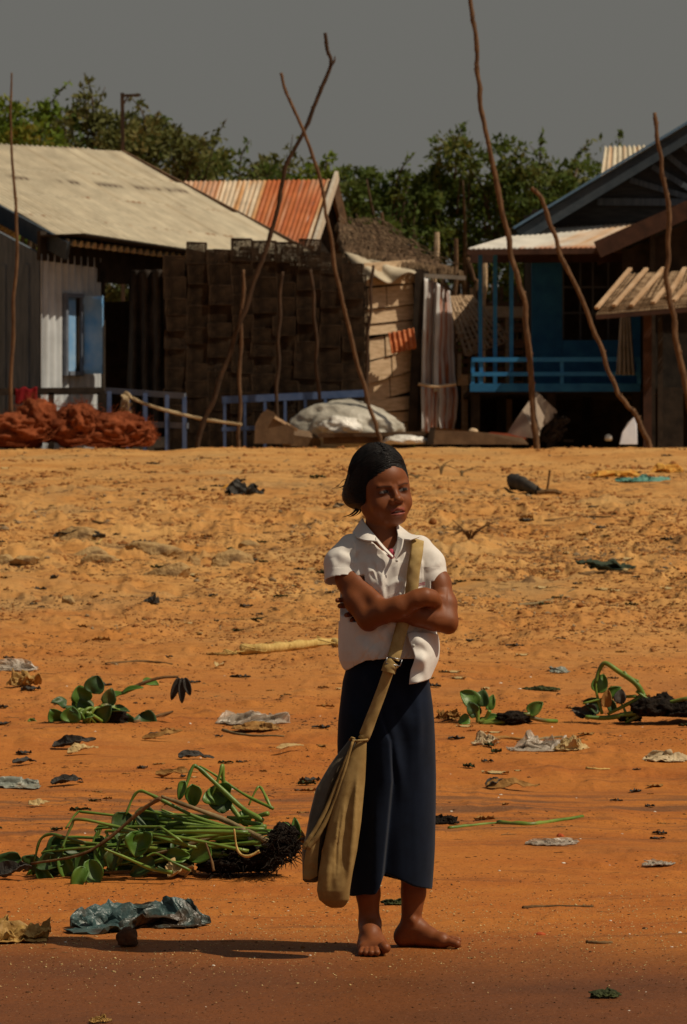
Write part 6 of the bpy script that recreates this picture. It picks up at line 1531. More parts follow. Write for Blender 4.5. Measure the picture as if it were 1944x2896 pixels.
# long stalks and sticks
def stalk():
    P = [gp(680, 1850), gp(760, 1845), gp(850, 1836), gp(940, 1828), gp(960, 1826)]
    b = MB(); S = [Vector(p)+Vector((0, 0, .02)) for p in spline(P, 8)]; b.tube(S, [.030*(1-.35*i/len(S))*(1+.12*math.sin(i*1.3)) for i in range(len(S))], 9, jit=.15)
    rnd = random.Random(2)
    for i in range(40):
        p = P[0] if i < 22 else Vector(S[rnd.randrange(len(S))]); b.tube([p, p+Vector((rnd.uniform(-.11, .03), rnd.uniform(-.1, .1), rnd.uniform(-.02, .03))), p+Vector((rnd.uniform(-.16, .0), rnd.uniform(-.15, .12), .004))], [.004, .003, .001], 4)
    tag(b.build('stalk', LM['straw'], base=P[0], smooth=True), 'thick yellow dried stalk with frayed root end lying left of her waist', 'stalk')
stalk()
for pts, r, m, l, s in (([(262, 1484), (340, 1487), (425, 1489)], .012, 'twig', 'long straight stick lying above the stone group', 1), ([(1541, 1467), (1640, 1463), (1728, 1467)], .014, 'twig', 'straight stick lying right of her collar height', 2),
                        ([(1638, 1623), (1700, 1622), (1790, 1624), (1888, 1617)], .018, 'twig', 'thick dark stick under the green black cloth', 3), ([(1439, 1719), (1530, 1706), (1590, 1688), (1624, 1668)], .011, 'stemdry', 'thin curved stick right of her elbow', 4), ([(255, 1513), (270, 1540), (290, 1518)], .010, 'straw', 'short straw propped on the broken stones', 5),
                        ([(630, 2066), (690, 2080), (804, 2084)], .007, 'stemdry', 'thin pale reed lying under the torn plastic', 6), ([(380, 2045), (430, 2032), (488, 2014)], .008, 'twig', 'thin brown stick slanting beside the withered leaf', 7), ([(1410, 2330), (1500, 2334), (1560, 2326), (1649, 2312)], .010, 'stem', 'long fresh green stalk lying right of the skirt hem', 8),
                        ([(1270, 2344), (1340, 2336), (1420, 2328)], .007, 'stem', 'pale green root end of the long stalk right of the skirt', 9), ([(1476, 2103), (1530, 2092), (1590, 2086)], .009, 'stemdry', 'pale reed crossing the clear plastic bottle', 10), ([(1120, 1710), (1180, 1716), (1240, 1722)], .009, 'twig', 'short twig just right of her bent elbow', 11), ([(300, 1880), (400, 1872), (488, 1880)], .009, 'twig', 'arched brown stem on the sand above the small hyacinth', 12),
                        ([(1385, 2092), (1430, 2090), (1492, 2096)], .011, 'dryleaf', 'brown reed between the folded paper and the clear bottle', 13), ([(1660, 2175), (1690, 2177), (1725, 2176)], .006, 'straw', 'short white straw on bare sand at the right', 14), ([(1480, 2570), (1540, 2566), (1680, 2566)], .006, 'twig', 'row of thin dark twig pieces right of the shins', 15), ([(1660, 2668), (1700, 2670), (1732, 2668)], .007, 'twig', 'short dark twig near the right bottom', 16)):
    stick('stick', pts, r, LM[m], l, 'stick', seed=s)
def log():
    a, b_ = gp(1452, 1392), gp(1512, 1398); S = spline([a+Vector((0, 0, .10)), (a+b_)/2+Vector((0, 0, .08)), b_+Vector((.02, 0, .03))], 6)
    b = MB(); b.tube(S, np.linspace(.075, .045, len(S)), 10, jit=.35, seed=3); tag(b.build('log', LM['darkleaf'], base=a, smooth=True), 'dark charred log end lying on the upper bank', 'log')
    c = gp(1545, 1398); b = MB(); b.tube(spline([c, c+Vector((.02, 0, .10)), c+Vector((.035, 0, .22))], 4), .012, 6); b.tube(spline([c+Vector((-.08, 0, .01)), c+Vector((.05, 0, .03)), c+Vector((.14, 0, .01))], 4), .022, 6, jit=.5)
    tag(b.build('stump', LM['twig'], base=c), 'small dark stump with a thin upright twig beside the charred log', 'stump')
    c = gp(1330, 1530); b = MB(); rnd = random.Random(4)
    for i in range(9):
        a = rnd.uniform(-1.2, 1.2); b.tube(spline([c, c+Vector((math.sin(a)*.07, -.02, .07)), c+Vector((math.sin(a)*.2, -.03, rnd.uniform(.02, .16)))], 4), [.008-.0006*j for j in range(9)], 5)
    tag(b.build('seedling', LM['twig'], base=c), 'dry branching seedling right of her head', 'seedling')
    for px, py, l, hgt in ((1248, 1342, 'withered upright sprout right of her hair', .30), (1305, 1346, 'drooping dry sprout further right of her hair', .18), (1180, 1352, 'dry clump touching the right of her hair', .14)):
        c = gp(px, py); b = MB()
        for i in range(6): a = rnd.uniform(-1.3, 1.3); b.tube(spline([c, c+Vector((math.sin(a)*.05, 0, hgt*.3)), c+Vector((math.sin(a)*.22, 0, hgt*rnd.uniform(.1, .6)))], 4), [.009-.0009*j for j in range(9)], 5)
        tag(b.build('dry_sprout', LM['stemdry'], base=c), l, 'dry plant')
log()

# water hyacinths left by the flood
def dome_leaf(b, c, d, L, w, seed): b.add(*blade(c, d, (0, -.45, 1) if abs(Vector(d).normalized().z) < .7 else (0, -1, .2), L, w, .45, .12, .75, 12, 9, seed))
def small_hyacinth():
    root = thing('water_hyacinth', gp(250, 2050), 'small round leaved water hyacinth cluster with an arched dark stem at the left', 'water plant')
    k = K(2040); rnd = random.Random(1); g = lambda px, py, h=0.0, dy=0.0: gp(px, py)+Vector((0, dy, h))
    def up(px, py, base=2045, dy=0): c = gp(px, base); return Vector((c.x, c.y+dy, c.z+(base-py)*k))
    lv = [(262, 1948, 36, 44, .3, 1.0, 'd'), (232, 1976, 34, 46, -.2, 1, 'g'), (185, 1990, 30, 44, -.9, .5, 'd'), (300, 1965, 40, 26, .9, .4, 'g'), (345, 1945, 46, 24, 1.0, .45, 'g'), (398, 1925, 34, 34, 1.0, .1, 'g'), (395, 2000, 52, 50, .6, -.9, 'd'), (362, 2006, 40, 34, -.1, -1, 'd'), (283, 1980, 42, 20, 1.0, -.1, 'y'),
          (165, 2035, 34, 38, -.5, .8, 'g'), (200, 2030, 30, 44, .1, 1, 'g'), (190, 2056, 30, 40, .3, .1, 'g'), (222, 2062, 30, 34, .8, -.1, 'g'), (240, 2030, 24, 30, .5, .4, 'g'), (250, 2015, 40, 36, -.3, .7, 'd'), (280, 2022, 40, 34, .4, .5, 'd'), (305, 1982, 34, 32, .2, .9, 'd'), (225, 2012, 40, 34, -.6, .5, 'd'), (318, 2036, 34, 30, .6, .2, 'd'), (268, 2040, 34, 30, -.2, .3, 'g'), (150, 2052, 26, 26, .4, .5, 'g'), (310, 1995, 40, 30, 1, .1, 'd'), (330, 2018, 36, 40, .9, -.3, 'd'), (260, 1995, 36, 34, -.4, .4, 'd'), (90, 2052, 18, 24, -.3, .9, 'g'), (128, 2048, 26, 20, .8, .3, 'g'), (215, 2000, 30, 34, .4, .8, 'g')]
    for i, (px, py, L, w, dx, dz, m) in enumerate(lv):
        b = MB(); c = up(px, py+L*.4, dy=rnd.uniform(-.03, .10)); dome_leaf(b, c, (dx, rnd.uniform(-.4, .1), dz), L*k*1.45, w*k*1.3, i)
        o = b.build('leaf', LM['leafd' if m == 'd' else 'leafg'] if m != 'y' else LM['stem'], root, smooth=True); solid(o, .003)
    b = MB()
    for i in range(8):
        px, py = rnd.uniform(170, 350), rnd.uniform(1985, 2035); c0 = gp(rnd.uniform(200, 300), 2046); b.tube(spline([c0, (c0+up(px, py))/2+Vector((0, -.02, .03)), up(px, py)], 4), [.006, .007, .008, .008, .007, .006, .005, .005, .005], 6)
    b.build('stem', LM['stem'], root, smooth=True)
    b = MB(); b.tube(spline([up(345, 1962), up(400, 1935), up(455, 1918), up(505, 1915)], 6), np.linspace(.009, .006, 19), 6); b.build('arched_stem', LM['twig'], root, smooth=True)
    b = MB()
    for i, (dx, L) in enumerate(((-.35, 66), (0, 72), (.3, 52))): b.add(*blade(up(507+8*i, 1918), (dx, -.1, -1), (0, -1, .1), L*k, 20*k, .9, -.25*dx, .9, 12, 7, i))
    o = b.build('withered_leaf', LM['darkleaf'], root, smooth=True); solid(o, .004)
    lump('root_mass', gp(300, 2045)+Vector((0, .04, .02)), .085, .06, .05, LM['root'], 5, .3, 2.5, 4, .3, parent=root)
small_hyacinth()
def big_hyacinth():
    root = thing('water_hyacinth', gp(800, 2470), 'big uprooted water hyacinth with bent green stems and a black root ball beside the bag', 'water plant')
    k = K(2480); rnd = random.Random(7)
    def up(px, py, dy=0.0, base=2484): c = gp(px, base); return Vector((c.x, c.y+dy, c.z+(base-py)*k))
    stems = [  # tip ... root, in photo pixels; the bent end hangs
     ([(352, 2310), (372, 2262), (392, 2243), (430, 2256), (560, 2320), (672, 2354)], .0085, 'stem', .10), ([(175, 2400), (200, 2340), (222, 2318), (330, 2340), (480, 2380), (560, 2400)], .0085, 'stem', .02), ([(180, 2350), (212, 2306), (240, 2304), (400, 2322), (540, 2330)], .007, 'stem', .12),
     ([(95, 2440), (110, 2380), (140, 2362), (180, 2372), (300, 2400), (440, 2410), (620, 2425)], .009, 'stem', .05), ([(520, 2240), (540, 2180), (555, 2176), (590, 2206), (680, 2290), (742, 2330)], .011, 'stem', .12), ([(596, 2260), (618, 2200), (626, 2172), (628, 2210), (640, 2270), (680, 2330)], .010, 'stem', .16), ([(560, 2176), (600, 2200), (690, 2260), (770, 2300)], .007, 'stem', .20),
     ([(700, 2290), (722, 2246), (734, 2240), (750, 2270), (764, 2300)], .007, 'stem', .22), ([(425, 2380), (440, 2346), (456, 2340), (500, 2370), (530, 2390)], .0065, 'stem', -.02), ([(300, 2394), (360, 2420), (430, 2450), (490, 2462)], .0085, 'stem', -.10), ([(418, 2416), (445, 2408), (490, 2432), (540, 2456)], .006, 'stem', -.10),
     ([(200, 2460), (300, 2452), (420, 2440), (560, 2420), (720, 2416)], .010, 'stem', .08), ([(380, 2390), (480, 2404), (600, 2412), (720, 2424)], .011, 'stem', .10), ([(330, 2440), (400, 2428), (520, 2396), (640, 2356), (690, 2350)], .009, 'stemdry', .04), ([(90, 2440), (220, 2418), (300, 2376), (400, 2292), (455, 2256)], .0085, 'twig', -.03), ([(455, 2256), (520, 2280), (640, 2326), (756, 2386)], .012, 'stemdry', .06),
     ([(420, 2320), (520, 2316), (620, 2326), (740, 2345)], .009, 'stem', .18), ([(450, 2300), (560, 2340), (680, 2362)], .007, 'stem', .2), ([(260, 2470), (360, 2466), (480, 2470)], .008, 'stemdry', .02), ([(584, 2380), (600, 2430), (606, 2460)], .006, 'twig', -.06), ([(664, 2340), (674, 2400), (700, 2418), (736, 2404)], .0065, 'straw', -.08), ([(640, 2320), (700, 2322), (756, 2312)], .009, 'stem', .16), ([(60, 2470), (160, 2450), (300, 2440), (400, 2432)], .008, 'twig', .1), ([(480, 2352), (600, 2368), (700, 2376)], .010, 'stem', .06)]
    for i in range(22):
        tx, ty = rnd.uniform(110, 610), rnd.uniform(2290, 2450); ty = max(ty, 2440-.42*(tx-60)); rx_, ry_ = 735+rnd.uniform(-40, 40), 2395+rnd.uniform(-50, 50); q = rnd.uniform(18, 46)
        stems.append(([(tx-q*.5, ty+q*1.5), (tx-q*.1, ty+q*.35), (tx+q*.5, ty-4), (tx+(rx_-tx)*.5, ty+(ry_-ty)*.5+rnd.uniform(-14, 6)), (rx_, ry_)], rnd.uniform(.0065, .0105), 'stem', rnd.uniform(-.06, .24)))
    for i, (pts, r, m, dy) in enumerate(stems):
        b = MB(); S = spline([up(px, py, dy+(.0 if j else -.01)) for j, (px, py) in enumerate(pts)], 7); n = len(S)
        b.tube(S, [r*(.42+.42*q/n)*(1+.12*math.sin(q*.9+i)) for q in range(n)], 8); b.build('stem', LM[m], root, smooth=True)
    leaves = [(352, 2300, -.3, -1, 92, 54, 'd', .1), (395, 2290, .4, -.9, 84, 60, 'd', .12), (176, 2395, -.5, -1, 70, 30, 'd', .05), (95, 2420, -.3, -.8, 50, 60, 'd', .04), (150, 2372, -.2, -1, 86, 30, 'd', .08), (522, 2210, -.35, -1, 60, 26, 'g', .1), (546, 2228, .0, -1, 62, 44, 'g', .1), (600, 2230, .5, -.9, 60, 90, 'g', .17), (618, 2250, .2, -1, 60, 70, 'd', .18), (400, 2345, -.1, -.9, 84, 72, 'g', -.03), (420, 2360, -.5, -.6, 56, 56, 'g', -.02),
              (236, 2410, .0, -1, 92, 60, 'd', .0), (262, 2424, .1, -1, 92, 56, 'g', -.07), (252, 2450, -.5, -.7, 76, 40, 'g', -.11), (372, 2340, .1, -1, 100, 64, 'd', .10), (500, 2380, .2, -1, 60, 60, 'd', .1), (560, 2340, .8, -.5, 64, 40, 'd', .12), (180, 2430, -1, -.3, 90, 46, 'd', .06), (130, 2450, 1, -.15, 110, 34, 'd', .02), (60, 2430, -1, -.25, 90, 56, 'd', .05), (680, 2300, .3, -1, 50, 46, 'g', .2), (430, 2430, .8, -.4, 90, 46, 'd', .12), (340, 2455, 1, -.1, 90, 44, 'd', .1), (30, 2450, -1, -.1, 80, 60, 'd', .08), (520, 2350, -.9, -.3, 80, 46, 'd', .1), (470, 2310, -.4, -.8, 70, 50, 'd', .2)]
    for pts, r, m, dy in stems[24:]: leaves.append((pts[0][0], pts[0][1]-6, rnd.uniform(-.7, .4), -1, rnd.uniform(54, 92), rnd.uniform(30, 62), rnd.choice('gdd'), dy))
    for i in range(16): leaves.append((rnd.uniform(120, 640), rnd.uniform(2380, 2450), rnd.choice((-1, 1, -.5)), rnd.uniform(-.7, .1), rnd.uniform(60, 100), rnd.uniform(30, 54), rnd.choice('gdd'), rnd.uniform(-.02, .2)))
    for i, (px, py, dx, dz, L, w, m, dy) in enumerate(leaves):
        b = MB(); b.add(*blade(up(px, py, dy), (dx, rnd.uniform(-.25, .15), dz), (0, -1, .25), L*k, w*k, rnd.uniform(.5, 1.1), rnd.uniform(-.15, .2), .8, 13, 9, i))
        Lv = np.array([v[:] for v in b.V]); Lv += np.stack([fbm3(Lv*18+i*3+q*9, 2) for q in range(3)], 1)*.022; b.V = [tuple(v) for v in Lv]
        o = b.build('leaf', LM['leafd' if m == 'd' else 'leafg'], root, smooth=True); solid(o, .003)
    for i, (px, py, dx, dz, L, w) in enumerate(((868, 2360, -.5, 1, 60, 30), (850, 2350, -.1, 1, 64, 26), (838, 2340, -.6, .9, 50, 22))):
        b = MB(); b.add(*blade(up(px-10, py+30, .05), (dx, -.1, dz), (0, -1, .2), L*k, w*k, .7, .1, .8, 12, 7, i)); solid(b.build('leaf', LM['leafg' if i else 'dryleaf'], root, smooth=True), .003)
    lump('root_ball', up(806, 2384, .06), 42*k, .055, 52*k, LM['root'], 3, .22, 2.2, 5, .25, .8, root)
    lump('root_ball', up(712, 2430, .10), 80*k, .08, 50*k, LM['root'], 8, .3, 2.2, 5, .25, .8, root); lump('root_ball', up(640, 2452, .05), 90*k, .07, 24*k, LM['root'], 18, .35, 2.2, 4, .25, .8, root)
    b = MB()
    for i in range(320):
        a = rnd.uniform(0, 6.28); q = rnd.uniform(.4, 1.0); c = up(806+40*math.cos(a)*q, 2394+50*math.sin(a)*q, rnd.uniform(-.03, .06)) if i < 200 else up(rnd.uniform(610, 790), rnd.uniform(2410, 2478), rnd.uniform(-.02, .1))
        e = Vector((rnd.uniform(-.05, .05), rnd.uniform(-.07, .0), rnd.uniform(-.035, .03))); b.tube([c, c+e*.5+Vector((0, 0, .008)), c+e], [.0022, .0018, .0008], 4)
    b.build('rootlets', LM['root'], root)
big_hyacinth()
def right_hyacinths():
    rnd = random.Random(5)
    root = thing('water_hyacinth', gp(1350, 2046), 'small fresh hyacinth with a broad shining leaf right of the skirt', 'water plant'); k = K(2046)
    def up(px, py, dy=0.0, base=2048): c = gp(px, base); return Vector((c.x, c.y+dy, c.z+(base-py)*k))
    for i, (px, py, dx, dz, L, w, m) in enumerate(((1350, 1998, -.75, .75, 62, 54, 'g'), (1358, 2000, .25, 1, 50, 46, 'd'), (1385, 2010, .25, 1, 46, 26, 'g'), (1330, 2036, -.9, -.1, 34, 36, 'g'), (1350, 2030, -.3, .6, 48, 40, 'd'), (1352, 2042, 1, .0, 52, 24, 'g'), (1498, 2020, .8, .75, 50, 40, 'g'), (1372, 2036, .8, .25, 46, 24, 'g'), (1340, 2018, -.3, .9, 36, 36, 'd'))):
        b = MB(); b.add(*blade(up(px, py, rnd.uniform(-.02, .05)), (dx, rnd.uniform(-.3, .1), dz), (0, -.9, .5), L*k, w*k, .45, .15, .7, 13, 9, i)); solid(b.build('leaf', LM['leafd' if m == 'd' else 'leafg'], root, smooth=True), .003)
    b = MB()
    for p in ([(1352, 2044), (1352, 2020), (1350, 1998)], [(1356, 2044), (1375, 2030), (1386, 2010)], [(1360, 2046), (1430, 2030), (1500, 2020)], [(1362, 2048), (1400, 2044), (1440, 2040)], [(1500, 2030), (1540, 2038), (1575, 2040)]): b.tube(spline([up(*q) for q in p], 5), .009, 7)
    b.build('stem', LM['stem'], root, smooth=True); lump('root_mass', up(1456, 2032, .02), .075, .05, .032, LM['root'], 4, .35, 2.4, 4, .35, .6, root)
    root = thing('water_hyacinth', gp(1780, 2046), 'sprawling withered hyacinth with a tall bent stem and black roots at the right edge', 'water plant'); k = K(2040)
    for i, (px, py, dx, dz, L, w, m) in enumerate(((1690, 1960, .35, 1, 56, 46, 'g'), (1722, 1970, .8, .6, 44, 30, 'g'), (1700, 2010, -.6, .4, 54, 46, 'd'), (1690, 2020, -1, .3, 52, 40, 'x'), (1750, 1990, .2, 1, 42, 34, 'x'), (1714, 2000, .1, .9, 50, 30, 'y'), (1660, 2030, -.7, .5, 46, 30, 'x'), (1795, 1978, .7, -.2, 40, 24, 'g'), (1735, 2016, -.2, .9, 44, 26, 'd'))):
        b = MB(); b.add(*blade(up(px, py, rnd.uniform(-.03, .08)), (dx, rnd.uniform(-.3, .1), dz), (0, -.9, .4), L*k, w*k, .6, .2, .75, 13, 9, i)); solid(b.build('leaf', LM[{'g': 'leafg', 'd': 'leafd', 'x': 'darkleaf', 'y': 'dryleaf'}[m]], root, smooth=True), .003)
    b = MB()
    for p, r in (([(1686, 1930), (1696, 1896), (1713, 1877), (1750, 1900), (1800, 1935), (1822, 1972)], .011), ([(1686, 1926), (1688, 1960), (1704, 2020)], .006), ([(1765, 1900), (1780, 1918), (1806, 1930)], .008), ([(1656, 2028), (1720, 2030), (1800, 2016), (1826, 2004)], .012), ([(1720, 2020), (1780, 1990), (1826, 1966)], .009), ([(1770, 2044), (1800, 2030), (1830, 2012)], .009), ([(1756, 1984), (1768, 2010), (1776, 2036)], .006), ([(1800, 1956), (1860, 1990), (1950, 1976)], .008), ([(1650, 1990), (1720, 1975), (1800, 1970)], .006)):
        S = spline([up(*q) for q in p], 6); b.tube(S, np.linspace(r*.7, r*1.2, len(S)), 7)
    b.build('stem', LM['stem'], root, smooth=True)
    for i, (px, py, rx, rz) in enumerate(((1850, 2006, 64, 32), (1930, 2012, 66, 26), (1780, 2032, 34, 16), (1880, 1992, 36, 28))): lump('root_mass', up(px, py, .03*i), rx*k, .07, rz*k, LM['root'], 12+i, .4, 2.2, 4, .4, .6, root)
right_hyacinths()

# plastic bags, rags, paper
for name, box, m, l, cat, s, dp in (('plastic_bag', (620, 2006, 828, 2052), 'plastic', 'torn clear plastic bag lying left of the skirt', 'plastic bag', 1, .45), ('rag', (662, 2040, 800, 2068), 'dryleaf', 'purplish brown crushed rag under the torn clear bag', 'rag', 2, .4), ('plastic_bag', (-40, 1856, 112, 1900), 'plastic', 'pale pink clear plastic at the left edge above the yellow rag', 'plastic bag', 3, .5), ('rag', (20, 1896, 112, 1946), 'yellow', 'crumpled yellow rag near the left edge', 'rag', 4, .5),
                              ('plastic_bag', (-20, 2194, 122, 2232), 'plasticgrey', 'grey green stained plastic bag at the left edge', 'plastic bag', 5, .45), ('plastic_bag', (186, 2540, 590, 2630), 'plasticteal', 'large teal plastic bag smeared with mud before the big hyacinth', 'plastic bag', 6, .4), ('cloth', (-60, 2586, 142, 2670), 'yellow', 'wrung yellow ochre cloth at the left bottom edge', 'cloth', 7, .45), ('plastic_bottle', (1440, 2070, 1640, 2128), 'plastic', 'crushed clear plastic bottle right of the skirt', 'bottle', 8, .4), ('rag', (1570, 2074, 1672, 2128), 'paleleaf', 'pale dry husk against the crushed clear bottle', 'husk', 9, .5),
                              ('paper', (1338, 2070, 1412, 2112), 'paper', 'folded cream paper scrap left of the clear bottle', 'paper', 10, .5), ('plastic_bag', (1828, 2122, 1960, 2158), 'paper', 'whitish torn bag at the right edge below the black roots', 'plastic bag', 11, .45), ('plastic_bag', (1490, 2368, 1634, 2391), 'plastic', 'flat pale plastic shred below the green stalk', 'plastic bag', 12, .5), ('rag', (1622, 1580, 1800, 1614), 'green', 'black green cloth lying along the thick stick', 'cloth', 13, .3), ('rag', (1656, 1330, 1812, 1352), 'orange', 'yellow orange rag high on the bank at the right', 'rag', 14, .5), ('rag', (1744, 1344, 1900, 1363), 'teal', 'teal rag in front of the orange ones high at the right', 'rag', 15, .5), ('rag', (1840, 1312, 1944, 1340), 'orange', 'orange brown rag behind the teal one at the right edge', 'rag', 16, .5),
                              ('weed', (1670, 2796, 1754, 2826), 'weed', 'small dark green weed tuft at the right bottom', 'weed', 17, .5), ('weed', (245, 2870, 314, 2896), 'yellow', 'yellow green weed scrap at the bottom edge', 'weed', 18, .5), ('root', (1230, 2304, 1300, 2334), 'root', 'black root knot just right of the skirt', 'root', 19, .5), ('root', (1080, 2540, 1160, 2562), 'weed', 'dark weed scrap seen between her shins', 'weed', 20, .5), ('weed', (1478, 1938, 1584, 1956), 'weed', 'flat dark green weed strip above the right small leaf', 'weed', 21, .4), ('plastic_bag', (1555, 1884, 1612, 1908), 'plasticgrey', 'small pale green plastic scrap right of her hip', 'plastic bag', 22, .5), ('rag', (1780, 2560, 1944, 2390), 'weed', '', '', 0, 0),
                              ('paper', (1820, 2432, 1916, 2450), 'plastic', 'small white film scrap near the right edge', 'plastic bag', 23, .5), ('rag', (1236, 2004, 1304, 2040), 'dryleaf', 'brown withered leaf clump touching the right of the skirt', 'leaf', 24, .5), ('weed', (640, 1355, 750, 1402), 'darkleaf', 'dark weed heap high on the bank left of her head', 'weed', 25, .45), ('rag', (630, 1368, 690, 1385), 'orange', 'small yellow scrap beside the dark weed heap', 'rag', 26, .5), ('root', (405, 1678, 452, 1712), 'darkleaf', 'dark leafy tuft below the stone group', 'weed', 27, .6), ('weed', (160, 1498, 300, 1530), 'darkleaf', 'withered dark leaf lying on the broken stones', 'leaf', 28, .4)):
    if not l: continue
    crumple(name, box, LM[m], l, cat, s, dp, rid=.40 if m.startswith('plastic') else .3)
for px, py, L, an, m, l, s, wf in ((518, 2480, 110, .5, 'paleleaf', 'large pale dry leaf curled in front of the big hyacinth', 1, .55), (40, 2490, 120, .05, 'darkleaf', 'grey torn leaf at the left edge below the big hyacinth', 2, .4), (212, 2118, 130, -.1, 'darkleaf', 'black shiny leaf left of the brown withered ones', 3, .28), (235, 2134, 90, .1, 'paleleaf', 'yellow dry leaf tucked under the black leaf', 4, .4), (620, 1890, 54, 1.2, 'paleleaf', 'pale leaf standing on edge below the thick yellow stalk', 5, .5), (1446, 2044, 66, .3, 'paper', 'white leaf below the broad hyacinth leaf', 6, .3), (1450, 2236, 160, .05, 'dryleaf', 'long curled brown leaf on bare sand right of the skirt', 7, .22),
                                  (1400, 2228, 60, .3, 'darkleaf', 'short dark curled leaf at the left end of the long brown one', 8, .4), (460, 2098, 120, .05, 'dryleaf', 'long brown dry leaf lying below the small hyacinth', 9, .2), (450, 2090, 70, .2, 'darkleaf', 'dark leaf over the long brown dry one', 10, .25), (556, 2148, 110, .2, 'darkleaf', 'dark brown leaf strip above the big hyacinth stems', 11, .25), (500, 2202, 120, .0, 'dryleaf', 'orange brown leaf strip behind the bent stem tips', 12, .25), (190, 2222, 90, .1, 'darkleaf', 'dark crumpled leaf left above the big hyacinth', 13, .35), (70, 2165, 90, .4, 'darkleaf', 'long dark leaf at the left above the grey bag', 14, .25), (110, 2282, 60, .1, 'paleleaf', 'pale flat leaf left of the highest bent stem', 15, .4), (820, 2126, 80, .15, 'paleleaf', 'pale reed leaf left of the bag top', 16, .2)):
    dry_leaf('leaf', px, py, L, an, LM[m], l, 'leaf', s, wf=wf)
lump('clod', gp(362, 2676)+Vector((0, 0, .02)), .030, .03, .034, LM['clodwet'], 3, .3, 1.8, 4); tag(COL.objects[-1], 'largest dark clod standing at the edge of her shadow', 'clod')
tag(lump('brick_chip', gp(1529, 2644), .017, .012, .008, LM['brick'], 4, .25, 2, 3), 'red brick chip on the wet shore right of her foot', 'brick chip')
tag(lump('brick_chip', gp(1586, 2366), .014, .012, .010, LM['brick'], 5, .25, 2, 3), 'red chip lying on the flat pale plastic shred', 'brick chip')

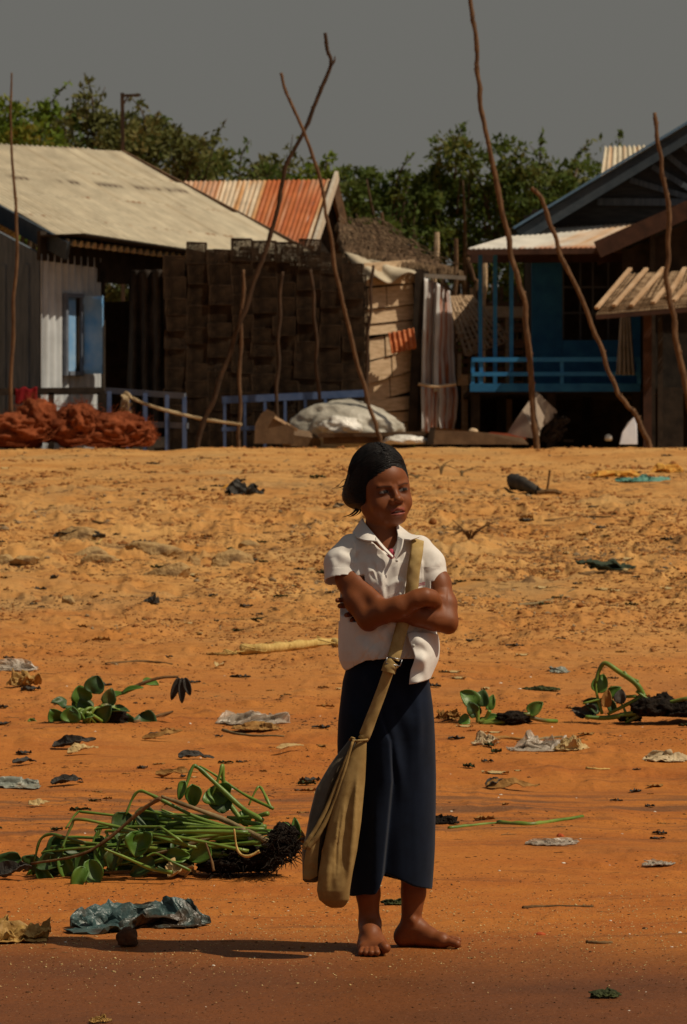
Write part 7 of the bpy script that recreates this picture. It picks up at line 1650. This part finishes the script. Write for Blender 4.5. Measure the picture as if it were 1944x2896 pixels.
# small repeats: clods, twigs, dead leaves, shells
def scatter():
    rnd = random.Random(21)
    def spot(y0, y1):
        while True:
            px, py = rnd.uniform(-20, 1964), rnd.uniform(y0, y1)
            if not (930 < px < 1280 and py > 2300): return px, py
    protos = {}
    def rep(name, key, V, Fc, m, c, s, rot, label, cat, group, smooth=True):
        if key not in protos: protos[key] = o = link(name, V, Fc, m, None, (0, 0, 0), smooth)
        else: o = protos[key].copy(); COL.objects.link(o)
        o.location = c; o.scale = (s*rnd.uniform(.8, 1.4), s*rnd.uniform(.8, 1.3), s*rnd.uniform(.6, 1.0)); o.rotation_euler = (0, 0, rot); tag(o, label, cat, group)
    V3, F3 = ico(3)
    def cl(seed, rid=.0): n = fbm3(V3*1.9+seed*7, 3); q = V3*(1+.75*n)[:, None]; q[:, 2] = np.maximum(q[:, 2], -.45); return q
    for i in range(280):
        upper = i < 180
        px, py = spot(1290, 1960) if upper else spot(1900, 2880)
        if upper: px, py = px, 1560+rnd.gauss(0, 120); py = min(max(py, 1290), 1960)
        k = K(py); v = i % 4; mk = ('clod' if v < 2 else 'clodgrey') if upper else ('clodwet' if v < 3 else 'clod')
        s = rnd.uniform(4, 10)*k*(1 if upper else .55)*(.55+rnd.random()**3)
        rep('clod', ('c', v, mk), cl(v+1), F3, LM[mk], gp(px, py), s, rnd.uniform(0, 6.28), 'small dry clod of mud lying on the upper bank' if upper else 'small dark clod lying on the damp lower shore', 'clod', 'clods on the upper bank' if upper else 'clods on the lower shore')
    for i in range(270):
        upper = i < 180; px, py = spot(1290, 1900) if upper else spot(1880, 2700); py = min(max(1290, 1570+rnd.gauss(0, 130)), 1900) if upper else py; k = K(py); v = i % 5
        if ('t', v) not in protos:
            b = MB(); r2 = random.Random(v+50); P = [(-.5, 0, .03), (-.15, r2.uniform(-.1, .1), .05+r2.uniform(0, .06)), (.2, r2.uniform(-.1, .1), .04), (.5, r2.uniform(-.15, .15), .03)]; S = spline(P, 4)
            b.tube(S, np.linspace(.026, .014, len(S)), 5, jit=.4, seed=v)
            if v > 1: b.tube(spline([S[5], Vector(S[5])+Vector((.12, .1, .09)), Vector(S[5])+Vector((.26, .16, .08))], 3), .012, 4)
            V, Fc = b.V, b.F
        else: V, Fc = None, None
        rep('twig', ('t', v), V, Fc, LM['twig'] if v < 3 else LM['stemdry'], gp(px, py), rnd.uniform(16, 60)*k*(1 if upper else .8), rnd.gauss(0, .5)+(math.pi if rnd.random() < .5 else 0), 'thin brown twig lying on the dry upper bank' if upper else 'thin twig lying on the damp lower shore', 'twig', 'twigs on the upper bank' if upper else 'twigs on the lower shore')
    for i in range(290):
        upper = i < 190; px, py = spot(1300, 1930) if upper else spot(1900, 2420); py = min(max(1290, 1580+rnd.gauss(0, 140)), 1930) if upper else py; k = K(py); v = i % 6
        if ('l', v) not in protos:
            n, kk = 12, 7; r2 = np.random.RandomState(v); u = np.linspace(-.5, .5, n)[:, None]; w = np.linspace(-1, 1, kk)[None]
            Wd = .20*np.sqrt(np.clip(1-(2*u)**2, .02, 1))*(1+.3*fbm2(u*9+v*3, u*0+v, 2))
            X = u+0*w; Y = Wd*w; Z = .05+.30*np.abs(fbm2(u*7.3+v*5+0*w, w*2.0+v+0*u, 3))*2+.10*w*w*Wd*4*(v % 3-.6); Y = Y+.25*fbm2(u*5+v*7+0*w, w*1.3+0*u, 3)
            V = np.stack([X, Y, Z], -1).reshape(-1, 3); V = np.concatenate([V, V-np.array([0, 0, .02])]); g = gridfaces(n, kk); Fc = np.concatenate([g, g[:, ::-1]+n*kk])
        else: V, Fc = None, None
        rep('dead_leaf', ('l', v), V, Fc, LM[('dryleaf', 'darkleaf', 'dryleaf', 'paleleaf', 'darkleaf', 'weed')[v]], gp(px, py), rnd.uniform(18, 58)*k*(.85 if upper else 1), rnd.gauss(0, .7), 'scrap of dead leaf lying on the dry upper bank' if upper else 'scrap of dead leaf lying on the damp lower shore', 'leaf', 'leaf scraps on the upper bank' if upper else 'leaf scraps on the lower shore', False)
    for i in range(70):
        px, py = spot(1900, 2880); k = K(py)
        rep('shell', ('s', i % 3), cl(i % 3+9)*np.array([1, .8, .6]), F3, LM['shell'], gp(px, py), rnd.uniform(2.2, 6)*k, rnd.uniform(0, 6), 'tiny white shell lying on the damp sand', 'shell', 'white shells on the shore')
    # trodden crumbs of mud and chaff nobody could count
    N = 9000; V = []; Fc = []; base = np.array([(1, 0, 0), (-.5, .87, 0), (-.5, -.87, 0), (0, 0, .9), (0, 0, -.4)]); tri = [(0, 1, 3), (1, 2, 3), (2, 0, 3), (1, 0, 4), (2, 1, 4), (0, 2, 4)]
    rs = np.random.RandomState(5)
    def crumbs(name, n, ysamp, smin, smax, m, label, flat=1.0, mask=None):
        px = rs.uniform(-60, 2004, n); py = ysamp(n); d = 26260.0/(py-824.3); x = (px-CX)*d/F
        if mask is not None:
            keep = mask(x, d); px, py, d, x = px[keep], py[keep], d[keep], x[keep]
        n = len(x); z = ground_z(x, d); s = rs.uniform(smin, smax, n)*(.5+rs.rand(n)**3)*d/F
        a = rs.uniform(0, 6.28, n); B = base[None]*s[:, None, None]*np.stack([rs.uniform(.7, 2.4, n), rs.uniform(.7, 1.8, n), flat*rs.uniform(.5, 1.1, n)], 1)[:, None, :]
        B = B+rs.normal(size=B.shape)*s[:, None, None]*.25
        X = B[..., 0]*np.cos(a)[:, None]-B[..., 1]*np.sin(a)[:, None]; Y = B[..., 0]*np.sin(a)[:, None]+B[..., 1]*np.cos(a)[:, None]
        Vv = np.stack([X+x[:, None], Y+d[:, None], B[..., 2]+z[:, None]], -1).reshape(-1, 3); Fv = (np.array(tri)[None]+5*np.arange(n)[:, None, None]).reshape(-1, 3)
        tag(link(name, Vv, Fv, m, None, (0, 30, float(base_z(0, 30))), False), label, name.replace('_', ' '), kind='stuff')
    clump = lambda x, d: (fbm2(x*1.7+3, d*.8+8, 4)+rs.rand(len(x))*.14) > .10
    crumbs('mud_crumbs', 60000, lambda n: np.clip(1545+rs.normal(0, 150, n), 1265, 2100), 1.5, 6.5, LM['clod'], 'loose crumbs of dry mud strewn over the trampled middle of the bank', mask=clump)
    crumbs('dark_chaff', 42000, lambda n: np.clip(1560+rs.normal(0, 190, n), 1265, 2250), 1.0, 5.2, LM['twig'], 'dark chaff of rotted stems strewn over the bank', .6, mask=lambda x, d: (fbm2(x*1.3+33, d*.6+18, 5)+rs.rand(len(x))*.10) > .11)
    crumbs('silt_crumbs', 12000, lambda n: np.clip(1570+rs.normal(0, 110, n), 1300, 1900), 1.5, 6.0, LM['clodgrey'], 'greyish silt crumbs strewn among the stones', mask=lambda x, d: (fbm2(x*1.1+63, d*.5+28, 4)+rs.rand(len(x))*.10) > .09)
    crumbs('shore_grit', 7000, lambda n: rs.uniform(2480, 2900, n), 1.0, 3.0, LM['clodwet'], 'dark grit washed over the wet shore')
    crumbs('sparkle_grit', 6500, lambda n: np.clip(2640+rs.normal(0, 70, n), 2400, 2900), 1.0, 2.8, LM['paleleaf'], 'pale grit coloured as sparkles on the wet shore around her feet')  # pale colour of these crumbs imitates glints on wet sand
    crumbs('drift_chaff', 22000, lambda n: 2050+rs.normal(0, 1, n)*220, 1.2, 4.2, LM['clodwet'], 'fine drift of dark bits left along the lower bank', .5, mask=lambda x, d: (fbm2(x*.9+13, d*1.6+2, 4)+rs.rand(len(x))*.16) > .12)
scatter()
